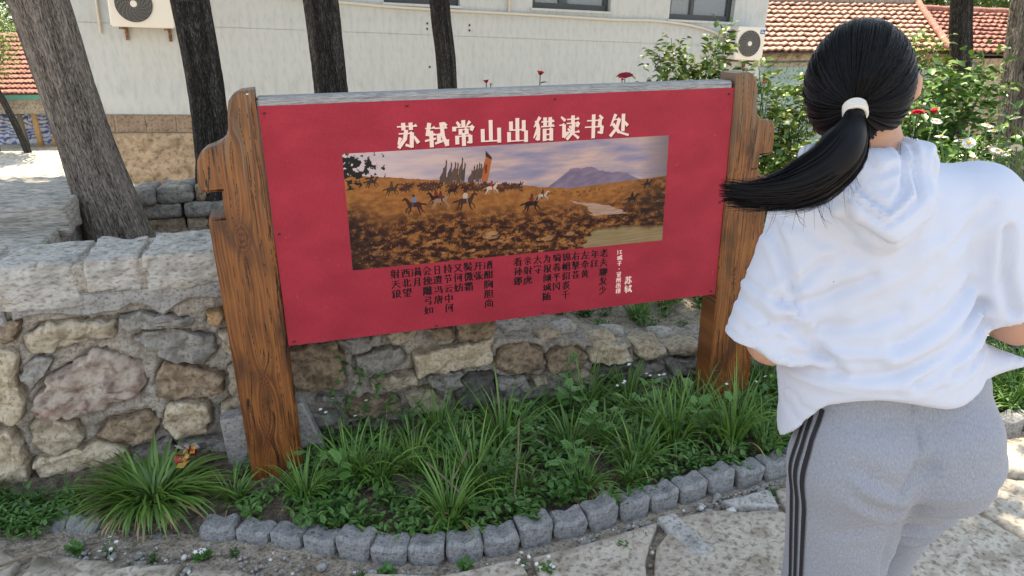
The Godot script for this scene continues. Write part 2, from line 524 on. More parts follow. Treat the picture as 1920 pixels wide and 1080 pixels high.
const WALL_STONES := [
	["buff", [Vector2(-1.691, 0.591), Vector2(-1.598, 0.644), Vector2(-1.395, 0.618), Vector2(-1.395, 0.563), Vector2(-1.467, 0.561), Vector2(-1.624, 0.522), Vector2(-1.67, 0.534), Vector2(-1.692, 0.567)]],
	["grey", [Vector2(-1.384, 0.629), Vector2(-1.311, 0.638), Vector2(-1.141, 0.592), Vector2(-1.154, 0.569), Vector2(-1.362, 0.58), Vector2(-1.384, 0.599)]],
	["orange", [Vector2(-1.094, 0.617), Vector2(-1.034, 0.616), Vector2(-1.042, 0.563), Vector2(-1.095, 0.574)]],
	["grey", [Vector2(-1.349, 0.539), Vector2(-1.29, 0.574), Vector2(-1.198, 0.562), Vector2(-1.077, 0.508), Vector2(-1.073, 0.456), Vector2(-1.123, 0.418), Vector2(-1.187, 0.427), Vector2(-1.275, 0.478)]],
	["buff", [Vector2(-1.057, 0.531), Vector2(-1.013, 0.531), Vector2(-1.021, 0.429), Vector2(-1.062, 0.461)]],
	["sand", [Vector2(-1.8, 0.553), Vector2(-1.725, 0.548), Vector2(-1.719, 0.511), Vector2(-1.735, 0.452), Vector2(-1.728, 0.351), Vector2(-1.759, 0.28), Vector2(-1.86, 0.285)]],
	["grey", [Vector2(-1.726, 0.451), Vector2(-1.668, 0.522), Vector2(-1.619, 0.496), Vector2(-1.643, 0.451), Vector2(-1.698, 0.403)]],
	["red", [Vector2(-1.724, 0.325), Vector2(-1.67, 0.392), Vector2(-1.641, 0.438), Vector2(-1.557, 0.462), Vector2(-1.473, 0.525), Vector2(-1.344, 0.444), Vector2(-1.334, 0.352), Vector2(-1.366, 0.318), Vector2(-1.488, 0.285), Vector2(-1.584, 0.269), Vector2(-1.674, 0.278)]],
	["brown", [Vector2(-1.308, 0.348), Vector2(-1.272, 0.433), Vector2(-1.157, 0.409), Vector2(-1.065, 0.363), Vector2(-1.068, 0.296), Vector2(-1.153, 0.29), Vector2(-1.254, 0.279), Vector2(-1.31, 0.302)]],
	["buff", [Vector2(-1.052, 0.387), Vector2(-0.969, 0.402), Vector2(-0.976, 0.254), Vector2(-1.055, 0.267)]],
	["sand", [Vector2(-1.311, 0.195), Vector2(-1.276, 0.276), Vector2(-1.147, 0.255), Vector2(-1.131, 0.211), Vector2(-1.155, 0.125), Vector2(-1.267, 0.125), Vector2(-1.298, 0.144)]],
	["brown", [Vector2(-1.533, 0.187), Vector2(-1.477, 0.231), Vector2(-1.347, 0.241), Vector2(-1.317, 0.189), Vector2(-1.335, 0.151), Vector2(-1.421, 0.126), Vector2(-1.513, 0.15)]],
	["buff", [Vector2(-1.74, 0.264), Vector2(-1.694, 0.281), Vector2(-1.588, 0.25), Vector2(-1.575, 0.181), Vector2(-1.611, 0.134), Vector2(-1.724, 0.135), Vector2(-1.74, 0.185)]],
	["sand", [Vector2(-1.866, 0.26), Vector2(-1.79, 0.247), Vector2(-1.779, 0.166), Vector2(-1.777, 0.03), Vector2(-1.805, -0.026), Vector2(-1.928, -0.007)]],
	["sand", [Vector2(-1.76, 0.109), Vector2(-1.653, 0.129), Vector2(-1.535, 0.147), Vector2(-1.445, 0.11), Vector2(-1.466, -0.005), Vector2(-1.617, -0.003), Vector2(-1.75, 0.011)]],
	["grey", [Vector2(-1.261, 0.096), Vector2(-1.112, 0.096), Vector2(-1.047, 0.07), Vector2(-1.054, 0.014), Vector2(-1.19, 0.04)]],
	["buff", [Vector2(-1.099, 0.233), Vector2(-1.033, 0.257), Vector2(-0.98, 0.227), Vector2(-0.99, 0.145), Vector2(-1.099, 0.192)]],
	["grey", [Vector2(-1.772, 0.009), Vector2(-1.64, -0.009), Vector2(-1.58, -0.038), Vector2(-1.603, -0.098), Vector2(-1.781, -0.059)]],
	["grey", [Vector2(-1.429, 0.085), Vector2(-1.291, 0.115), Vector2(-1.28, 0.043), Vector2(-1.315, -0.036), Vector2(-1.437, -0.026)]],
	["brown", [Vector2(-1.74, 0.651), Vector2(-1.682, 0.655), Vector2(-1.694, 0.603), Vector2(-1.736, 0.58), Vector2(-1.756, 0.576)]],
	["brown", [Vector2(-0.822, 0.422), Vector2(-0.638, 0.429), Vector2(-0.625, 0.366), Vector2(-0.631, 0.242), Vector2(-0.756, 0.234), Vector2(-0.822, 0.25), Vector2(-0.827, 0.34)]],
	["grey", [Vector2(-0.642, 0.44), Vector2(-0.465, 0.438), Vector2(-0.481, 0.407), Vector2(-0.594, 0.384)]],
	["buff", [Vector2(-0.459, 0.443), Vector2(-0.316, 0.441), Vector2(-0.36, 0.401), Vector2(-0.427, 0.396)]],
	["brown", [Vector2(-0.3, 0.444), Vector2(-0.185, 0.443), Vector2(-0.182, 0.394), Vector2(-0.257, 0.387)]],
	["brown", [Vector2(-0.177, 0.467), Vector2(-0.008, 0.461), Vector2(-0.009, 0.377), Vector2(-0.161, 0.374)]],
	["grey", [Vector2(-0.581, 0.354), Vector2(-0.494, 0.386), Vector2(-0.402, 0.374), Vector2(-0.375, 0.318), Vector2(-0.45, 0.272), Vector2(-0.573, 0.268)]],
	["sand", [Vector2(-0.35, 0.343), Vector2(-0.258, 0.353), Vector2(-0.021, 0.367), Vector2(-0.021, 0.255), Vector2(-0.177, 0.242), Vector2(-0.338, 0.237)]],
	["buff", [Vector2(-0.533, 0.262), Vector2(-0.451, 0.261), Vector2(-0.342, 0.256), Vector2(-0.339, 0.214), Vector2(-0.414, 0.202), Vector2(-0.528, 0.203)]],
	["grey", [Vector2(-0.307, 0.238), Vector2(-0.151, 0.232), Vector2(-0.158, 0.168), Vector2(-0.214, 0.14), Vector2(-0.277, 0.181)]],
	["buff", [Vector2(-0.395, 0.17), Vector2(-0.288, 0.176), Vector2(-0.216, 0.08), Vector2(-0.271, 0.065), Vector2(-0.368, 0.081)]],
	["grey", [Vector2(-0.738, 0.214), Vector2(-0.63, 0.198), Vector2(-0.653, 0.165), Vector2(-0.74, 0.191)]],
	["grey", [Vector2(-0.781, 0.134), Vector2(-0.666, 0.132), Vector2(-0.66, 0.084), Vector2(-0.773, 0.068)]],
	["dark", [Vector2(-0.192, 0.137), Vector2(-0.124, 0.21), Vector2(-0.019, 0.206), Vector2(-0.015, 0.071), Vector2(-0.162, 0.046)]],
	["brown", [Vector2(-0.632, 0.173), Vector2(-0.416, 0.161), Vector2(-0.41, 0.088), Vector2(-0.629, 0.09)]],
	["grey", [Vector2(-0.632, 0.055), Vector2(-0.486, 0.053), Vector2(-0.451, -0.052), Vector2(-0.619, -0.033)]],
	["buff", [Vector2(-0.423, 0.054), Vector2(-0.23, 0.033), Vector2(-0.211, -0.071), Vector2(-0.409, -0.047)]],
	["grey", [Vector2(-0.962, 0.562), Vector2(-0.807, 0.553), Vector2(-0.824, 0.438), Vector2(-0.976, 0.449)]],
	["brown", [Vector2(-0.012, 0.267), Vector2(0.029, 0.316), Vector2(0.11, 0.33), Vector2(0.205, 0.273), Vector2(0.206, 0.197), Vector2(0.133, 0.176), Vector2(0.004, 0.215)]],
	["brown", [Vector2(0.218, 0.233), Vector2(0.265, 0.277), Vector2(0.363, 0.27), Vector2(0.402, 0.22), Vector2(0.384, 0.17), Vector2(0.23, 0.161)]],
	["sand", [Vector2(0.414, 0.231), Vector2(0.474, 0.28), Vector2(0.603, 0.243), Vector2(0.62, 0.175), Vector2(0.529, 0.162), Vector2(0.427, 0.19)]],
	["sand", [Vector2(0.629, 0.239), Vector2(0.706, 0.248), Vector2(0.782, 0.198), Vector2(0.711, 0.162), Vector2(0.645, 0.184)]],
	["buff", [Vector2(0.788, 0.204), Vector2(0.881, 0.217), Vector2(0.963, 0.199), Vector2(0.961, 0.146), Vector2(0.816, 0.173)]],
	["grey", [Vector2(-0.008, 0.179), Vector2(0.133, 0.17), Vector2(0.146, 0.103), Vector2(0.049, 0.067), Vector2(0.002, 0.113)]],
	["buff", [Vector2(0.329, 0.14), Vector2(0.404, 0.155), Vector2(0.448, 0.121), Vector2(0.444, 0.076), Vector2(0.342, 0.098)]],
	["dark", [Vector2(0.441, 0.162), Vector2(0.608, 0.15), Vector2(0.618, 0.082), Vector2(0.495, 0.068), Vector2(0.456, 0.107)]],
	["grey", [Vector2(0.627, 0.147), Vector2(0.766, 0.14), Vector2(0.771, 0.072), Vector2(0.651, 0.077)]],
	["buff", [Vector2(0.158, 0.153), Vector2(0.219, 0.15), Vector2(0.219, 0.111), Vector2(0.163, 0.114)]],
	["grey", [Vector2(0.791, 0.15), Vector2(0.956, 0.133), Vector2(0.977, 0.054), Vector2(0.825, 0.064)]],
	["grey", [Vector2(1.212, 0.089), Vector2(1.327, 0.093), Vector2(1.409, 0.032), Vector2(1.263, 0.025)]],
	["dark", [Vector2(1.251, 0.006), Vector2(1.383, 0.007), Vector2(1.435, -0.051), Vector2(1.285, -0.035)]],
	["buff", [Vector2(1.038, 0.135), Vector2(1.188, 0.12), Vector2(1.196, 0.049), Vector2(1.06, 0.063)]],
]


# ------------------------------------------------------------------ the notice board
# Chinese characters as pen strokes on a 100 x 100 square (x right, y down): "x,y x,y ..." is a stroke, "/" ends it; "@name:x0,y0,x1,y1" sets a component into a box.
const STROKES := {
	"water": "15,10 42,25/5,38 35,52/8,95 42,58", "man": "75,0 20,45/50,30 50,100", "mouth": "15,12 15,92/15,12 85,12 85,92/15,84 85,84",
	"sun": "15,5 15,100/15,5 85,5 85,100/15,50 85,50/15,94 85,94", "moon": "25,5 22,65 5,98/25,5 85,5 85,95 70,90/25,35 85,35/25,62 85,62",
	"wood": "5,30 95,30/50,0 50,100/50,32 5,80/50,32 95,80", "earth": "50,0 50,85/10,35 90,35/5,90 95,78", "work": "15,15 85,15/50,15 50,88/5,88 95,88",
	"hand": "5,28 95,28/60,0 60,95 35,88/5,68 95,52", "woman": "40,0 20,60 80,98/75,25 55,75 10,98/5,35 95,35",
	"dog": "80,0 10,38/40,15 65,50 60,95 35,90/58,45 5,85", "metal": "50,0 5,30/30,22 90,22/15,45 90,45/50,22 50,95 95,78",
	"horse": "15,8 75,8 70,48/35,8 30,50 92,50 88,95 70,90/5,72 78,72", "cart": "10,20 95,20/45,0 25,50 95,50/5,74 98,66/60,35 60,100",
	"grass": "5,40 95,40/32,0 32,80/68,0 68,80", "hill": "50,5 50,85/12,40 12,88 88,88/88,38 88,94", "inch": "5,30 95,30/65,0 65,95 45,88/25,50 42,68",
	"bow": "15,8 80,8 80,35/20,35 80,35/20,35 15,62 85,62 80,98 55,90",
	"bird": "40,0 10,40/28,25 28,100/30,22 95,22/30,46 90,46/30,70 90,70/30,96 98,96/62,22 62,96/58,2 68,14",
	"king": "10,10 90,10/15,48 85,48/5,92 95,92/50,10 50,92", "child": "15,10 80,10 50,35/52,35 52,92 35,88/5,55 95,55",
	"ear": "5,5 95,5/25,5 25,80/75,5 75,100/25,30 75,30/25,55 75,55/5,85 95,72", "mound": "20,0 20,100/20,5 75,5 45,35 80,60 60,75 35,70",
	"roof": "50,0 55,12/8,22 8,45/8,22 92,22 85,42", "strike": "35,0 10,45/25,22 90,22/75,22 60,60 10,98/25,45 60,75 95,98",
	"page": "5,8 95,8/50,8 40,25/15,25 15,75/15,25 85,25 85,75/50,35 50,60 10,98/55,72 92,98", "again": "10,12 82,12 60,60 8,98/22,30 55,70 95,98",
	"wine": "5,8 95,8/15,30 15,100/15,30 85,30 85,100/38,8 36,55 25,68/62,8 62,60 78,60/15,78 85,78/15,95 85,95",
	"苏": "@grass:5,0,95,30/15,40 70,40 65,94 42,86/45,28 38,62 10,95/18,58 8,80/80,55 95,78",
	"轼": "@cart:2,5,48,98/48,25 98,25/76,5 82,60 98,95 99,75/88,5 95,15/50,50 76,50/63,50 63,80/48,86 76,78",
	"常": "50,0 50,20/22,5 32,18/78,5 66,18/8,38 8,25 92,25 85,38/@mouth:30,33,70,55/20,62 20,92/20,62 80,62 80,90 68,88/50,52 50,100",
	"山": "@hill:0,0,100,100", "出": "50,2 50,92/20,15 20,48 80,48/80,12 80,52/10,58 10,94 90,94/90,55 90,98",
	"猎": "@dog:2,2,38,98/42,20 98,20/57,5 57,38/82,5 82,38/40,40 99,40/@sun:48,50,94,98",
	"读": "12,5 28,18/5,38 25,38 25,88 42,72/42,15 95,15/68,2 68,32/40,32 95,32 88,45/52,45 62,52/45,56 55,64/38,70 98,70/70,38 68,70 40,98/72,78 95,96",
	"书": "15,25 78,25 75,50/5,52 88,52 85,80 70,76/45,2 45,98/75,5 88,18", "处": "30,5 8,50/25,25 50,25 38,62 8,95/20,45 50,80 98,95/70,5 70,75/72,32 92,52",
	"江": "@water:0,5,32,98/@work:35,12,98,92", "城": "@earth:0,20,35,88/40,25 98,25/45,25 42,70 32,95/45,48 65,48 63,75 55,72/70,3 78,60 97,95 99,75/92,42 62,92/84,5 93,14",
	"子": "@child:5,0,95,100", "·": "44,50 56,50/50,46 50,56", "密": "@roof:5,0,95,45/30,40 48,60 75,60 78,50/50,30 58,38/22,45 15,60/75,38 85,50/70,32 25,62/@hill:20,64,80,100",
	"州": "22,10 22,55 8,95/52,10 52,88/85,5 85,98/8,35 12,52/35,35 42,50/65,35 72,50",
	"老": "20,18 78,18/48,0 48,40/5,40 95,40/80,8 45,55 8,80/42,55 42,92 88,92 88,78/80,58 45,72", "夫": "20,22 80,22/8,48 92,48/50,0 48,50 8,96/52,50 95,95",
	"聊": "@ear:0,5,42,98/62,8 50,18 50,80 68,68/65,15 66,55 52,95/75,12 95,12 95,65 85,60/76,10 76,98",
	"发": "30,5 22,35 92,35/48,5 40,50 8,95/42,52 78,52 60,78 30,98/45,60 70,82 95,97/70,8 85,20", "少": "50,0 50,50/28,18 10,48/70,18 90,42/82,45 55,80 12,98",
	"年": "30,0 10,30/25,18 90,18/28,42 85,42/28,42 28,66/5,66 95,66/58,18 58,100", "狂": "@dog:2,2,38,98/@king:42,10,98,92",
	"左": "5,25 95,25/42,0 35,50 5,95/35,55 90,55/62,55 62,92/25,92 98,92",
	"牵": "25,12 75,12/50,0 45,20 12,40/52,15 88,40/10,48 10,38 90,38 85,50/30,52 20,70/25,60 80,60/8,78 92,78/52,48 52,100",
	"黄": "20,15 80,15/35,0 35,30/65,0 65,30/5,32 95,32/22,45 22,78/22,45 78,45 78,78/22,60 78,60/22,76 78,76/50,32 50,76/35,80 12,98/65,80 90,98",
	"右": "5,25 95,25/42,0 35,45 5,85/@mouth:28,48,90,98",
	"擎": "5,10 45,10/18,0 18,20/34,0 34,20/15,22 8,35/12,28 42,28 40,45 30,44/@mouth:14,32,32,48/@strike:50,0,98,48/78,52 25,58/15,68 85,68/5,82 95,82/50,55 50,98 35,95",
	"苍": "@grass:5,0,95,28/50,25 8,60/50,25 95,60/30,58 68,58 68,75 58,74/30,58 30,92 82,92 82,78",
	"锦": "@metal:0,2,40,98/70,0 60,12/50,15 50,48/50,15 90,15 90,48/50,31 90,31/50,47 90,47/45,60 45,90/45,60 95,60 95,88 85,86/70,50 70,100",
	"帽": "8,25 8,75/8,25 36,25 36,75/22,2 22,100/@sun:46,2,96,38/52,45 52,98/52,45 92,45 92,98/52,62 92,62/52,78 92,78/52,95 92,95",
	"貂": "30,0 8,14/8,22 16,30/36,15 32,32 5,45/20,38 32,60 26,95 12,90/28,48 5,66/32,62 5,85/50,12 92,12 90,42 80,40/68,12 45,45/@mouth:48,52,97,96",
	"裘": "8,15 92,15/50,0 50,45 40,42/25,25 35,33/12,48 42,32/80,22 60,34/55,34 92,50/75,3 85,10/10,58 92,58/45,60 10,85/32,72 32,98 55,86/85,62 62,76/50,62 95,98",
	"千": "75,3 20,18/5,48 95,48/50,14 50,100", "骑": "@horse:0,8,42,92/48,15 98,15/72,0 50,35/74,18 95,35/44,42 99,42/90,42 90,95 78,90/@mouth:48,52,80,84",
	"卷": "28,2 36,15/72,2 62,15/15,22 85,22/8,40 92,40/50,2 40,45 5,72/55,42 95,70/32,58 70,58 68,74 58,74/32,58 32,92 80,92 80,80",
	"平": "12,12 88,12/28,22 36,42/72,22 62,42/5,52 95,52/50,12 50,100", "冈": "12,8 12,98/12,8 88,8 88,95 75,92/65,22 25,80/30,28 75,80",
	"为": "25,5 35,18/10,30 80,30 75,92 55,86/50,5 45,45 8,95/45,52 58,68", "报": "@hand:0,0,40,98/50,8 50,100/50,8 90,8 88,35 75,33/50,45 88,45 75,75 52,97/58,55 75,80 98,97",
	"倾": "@man:0,0,28,100/36,15 36,80 55,70/34,45 52,35/@page:54,2,100,98",
	"随": "@mound:0,2,28,98/42,15 95,15/65,2 58,30 40,50/58,38 58,80/58,38 88,38 88,80 78,78/58,52 88,52/58,66 88,66/32,20 38,30/30,45 42,45 40,75 28,85/28,85 50,90 98,94",
	"太": "8,32 92,32/50,0 48,40 8,96/52,40 95,95/38,78 52,92", "守": "@roof:5,0,95,45/@inch:15,40,90,100",
	"亲": "50,0 55,10/15,16 85,16/32,22 38,34/68,22 60,34/5,40 95,40/18,58 82,58/50,40 50,98 38,94/32,66 18,86/68,66 85,84",
	"射": "30,0 22,10/15,12 15,65/15,12 45,12 45,95 35,90/15,28 45,28/15,44 45,44/5,65 45,62/45,62 5,95/@inch:52,5,100,98",
	"虎": "50,0 50,25/50,12 80,12/15,28 12,65 2,97/15,28 92,28 86,40/32,45 75,40/52,30 50,52 78,52 80,46/40,62 38,80 22,97/40,62 70,62 70,92 95,92 95,80",
	"看": "80,3 25,12/20,22 80,22/5,36 95,36/50,10 38,45 5,75/32,48 32,100/32,48 82,48 82,100/32,64 82,64/32,80 82,80/32,96 82,96",
	"孙": "@child:0,5,42,95/72,3 72,95 60,90/55,35 45,70/86,32 98,65",
	"郎": "25,0 30,8/12,12 12,92 30,80/12,12 45,12 45,48/12,30 45,30/12,48 45,48/48,55 35,66/22,55 50,92/62,5 62,100/62,8 92,8 78,35 94,58 84,72 70,68",
	"酒": "@water:0,5,28,98/@wine:32,2,100,98", "酣": "@wine:0,5,50,95/52,28 100,28/62,5 62,95/90,5 90,95/62,58 90,58/62,90 90,90",
	"胸": "@moon:0,2,36,98/55,0 42,28/48,15 96,15 94,92 80,88/62,30 80,62/80,30 60,62/52,42 52,75 86,75/86,42 86,78", "胆": "@moon:0,2,38,98/@sun:44,6,98,74/42,92 99,92",
	"尚": "50,0 50,28/22,8 32,24/78,8 68,24/10,32 10,98/10,32 90,32 90,95 78,92/@mouth:30,48,70,84", "开": "10,12 90,12/5,50 95,50/32,12 30,60 8,97/70,12 70,100",
	"张": "@bow:0,5,40,98/82,8 60,32/55,2 55,92 72,78/40,48 98,48/60,50 78,78 98,95",
	"鬓": "12,2 12,30/12,3 45,3/12,12 42,12/12,21 42,21/3,32 50,32/22,34 15,44 40,42/80,0 58,14/85,12 60,28/92,24 58,44/50,46 54,52/8,66 8,55 92,55 86,66/68,60 32,64/34,64 34,80/36,72 75,72/60,72 60,82/5,83 95,83/32,86 15,99/65,86 88,99",
	"微": "25,0 5,22/28,20 5,48/17,38 17,100/50,2 50,24/36,8 36,25 64,25/64,8 64,26/34,38 66,38/42,50 40,75 32,92/42,50 60,50 60,88 68,85/@strike:66,0,100,98",
	"霜": "15,4 85,4/8,24 8,14 92,14 88,24/50,4 50,36/25,22 38,24/25,32 38,34/62,22 76,24/62,32 76,34/@wood:2,40,46,100/55,44 55,99/55,44 92,44 92,99/55,62 92,62/55,79 92,79/55,97 92,97",
	"又": "@again:0,0,100,100", "何": "@man:0,0,32,100/35,12 99,12/85,12 85,95 70,90/@mouth:38,30,74,70", "妨": "@woman:0,5,45,98/68,0 74,10/48,20 99,20/65,20 62,60 45,95/65,45 92,45 88,92 75,88",
	"持": "@hand:0,0,38,98/50,15 92,15/70,0 70,35/42,35 99,35/42,55 98,55/85,40 85,95 70,90/55,66 64,80", "节": "@grass:5,0,95,32/12,45 80,45 78,75 62,72/42,45 42,100",
	"云": "20,15 80,15/5,42 95,42/48,42 20,85 78,80/68,62 88,95", "中": "12,25 12,68/12,25 88,25 88,68/12,62 88,62/50,0 50,100", "日": "@sun:15,2,85,98",
	"遣": "40,10 88,10/64,0 64,22/40,10 40,22 88,22 88,10/32,32 97,32/45,42 45,78/45,42 84,42 84,55 45,55/45,66 84,66 84,78 45,78/10,8 20,20/5,38 20,38 18,72 5,85/5,84 40,92 98,94",
	"冯": "10,20 25,35/5,85 28,58/@horse:30,8,100,95", "唐": "50,0 56,10/15,15 95,15/18,15 16,60 3,97/32,30 85,30 85,55/25,43 97,43/32,56 85,56/58,18 58,66/@mouth:32,64,88,99",
	"会": "50,0 5,45/50,0 95,45/32,42 70,42/15,60 85,60/48,60 25,92 75,88/65,74 85,98",
	"挽": "@hand:0,0,38,98/62,0 45,28/58,14 82,14 72,30/50,32 50,55/50,32 94,32 94,55/50,55 94,55/70,32 66,65 42,97/74,55 74,92 98,92 98,78",
	"雕": "8,5 6,65 0,97/8,5 46,5 46,95 38,92/14,25 40,25/27,12 27,42/14,42 40,42/@mouth:13,52,40,86/@bird:50,0,100,98", "弓": "@bow:10,0,90,100",
	"如": "@woman:0,8,50,95/@mouth:54,20,99,88", "满": "@water:0,5,28,98/32,15 99,15/50,2 50,28/82,2 82,28/35,38 98,38/38,50 38,98/38,50 95,50 95,96 85,93/52,40 50,62 44,80/50,60 60,78/78,40 74,62 68,80/76,60 86,78",
	"月": "@moon:15,2,90,98", "西": "5,12 95,12/15,34 15,95/15,34 85,34 85,95/38,12 36,52 25,65/62,12 62,58 78,58/15,88 85,88", "北": "35,5 35,95/8,35 35,35/5,78 35,65/62,5 62,88 95,88 95,72/90,22 62,48",
	"望": "25,0 30,8/5,15 48,15/15,15 15,42 48,42/60,2 58,30 48,48/60,2 92,2 92,44 84,42/60,15 92,15/60,28 92,28/@king:10,52,90,98", "天": "15,15 85,15/8,45 92,45/50,15 48,50 8,97/52,48 95,96",
	"狼": "@dog:2,2,38,98/65,0 70,8/50,12 50,92 68,80/50,12 88,12 88,48/50,30 88,30/50,48 88,48/92,56 75,68/62,55 98,96",
}
const PANEL_LO := Vector2(-0.81, 0.548)
const PANEL_HI := Vector2(0.858, 1.36)
const PRINT_W := 2048
const PRINT_H := 997
var print_im: Image


func strokes_of(ch: String, box := Rect2(0, 0, 100, 100)) -> Array:
	var out := []
	for part in String(STROKES[ch]).split("/", false):
		if part.begins_with("@"):
			var bits := part.substr(1).split(":")
			var q := bits[1].split_floats(",")
			var inner := Rect2(box.position + Vector2(q[0], q[1]) / 100.0 * box.size, Vector2(q[2] - q[0], q[3] - q[1]) / 100.0 * box.size)
			out.append_array(strokes_of(bits[0], inner))
		else:
			var line := PackedVector2Array()
			for pt in part.split(" "):
				var q := pt.split_floats(",")
				line.append(box.position + Vector2(q[0], q[1]) / 100.0 * box.size)
			out.append(line)
	return out


func fill_poly(poly: PackedVector2Array, col: Color, strength := 1.0) -> void:
	var lo := poly[0]
	var hi := poly[0]
	for p in poly:
		lo = lo.min(p)
		hi = hi.max(p)
	for y in range(maxi(0, int(lo.y)), mini(print_im.get_height() - 1, int(hi.y) + 1) + 1):
		# where this row crosses the outline
		var xs := PackedFloat32Array()
		var yy := y + 0.5
		for k in poly.size():
			var a := poly[k]
			var b := poly[(k + 1) % poly.size()]
			if (a.y <= yy) != (b.y <= yy):
				xs.append(a.x + (yy - a.y) / (b.y - a.y) * (b.x - a.x))
		xs.sort()
		for k in range(0, xs.size() - 1, 2):
			for x in range(maxi(0, roundi(xs[k])), mini(print_im.get_width(), roundi(xs[k + 1]))):
				print_im.set_pixel(x, y, col if strength >= 1.0 else print_im.get_pixel(x, y).lerp(col, strength))


func pen(line: PackedVector2Array, at: Vector2, size: Vector2, thin: float, thick: float, col: Color) -> void:
	var n := line.size()
	for k in n - 1:
		var a := at + line[k] / 100.0 * size
		var b := at + line[k + 1] / 100.0 * size
		var d := (b - a).normalized()
		var w := lerpf(thin, thick, pow(absf(d.y), 0.8)) * 0.5
		var w2 := w
		if n == 2 and absf(d.y) > 0.3 and absf(d.x) > 0.3:       # sweeping strokes taper
			if d.x < 0.0:
				w2 = w * 0.35
			else:
				w = w * 0.6
		var s := Vector2(-d.y, d.x)
		var ov := d * minf(w, thin * 0.6)
		fill_poly(PackedVector2Array([a + s * w - ov, b + s * w2 + ov, b - s * w2 + ov, a - s * w - ov]), col)
		if absf(d.y) < 0.15 and d.x > 0.0:                      # the small triangle that ends a level stroke
			fill_poly(PackedVector2Array([b + Vector2(-thick * 0.75, -thin * 0.4), b + Vector2(-thick * 0.1, -thick * 0.55), b + Vector2(thick * 0.3, thin * 0.5)]), col)


func write_char(ch: String, centre: Vector2, size: Vector2, thin: float, thick: float, col: Color) -> void:
	for line in strokes_of(ch):
		pen(line, centre - size / 2.0, size, thin, thick, col)


func to_print(p: Vector2) -> Vector2:
	return Vector2((p.x - PANEL_LO.x) / (PANEL_HI.x - PANEL_LO.x) * PRINT_W, (PANEL_HI.y - p.y) / (PANEL_HI.y - PANEL_LO.y) * PRINT_H)


func column(text: String, u: float, top: float, pitch: float, size: float, col: Color, thin: float, thick: float) -> void:
	var k := PRINT_W / (PANEL_HI.x - PANEL_LO.x)
	for n in text.length():
		write_char(text[n], to_print(Vector2(u, top - (n + 0.5) * pitch)), Vector2(size, size * 0.98) * k, thin, thick, col)


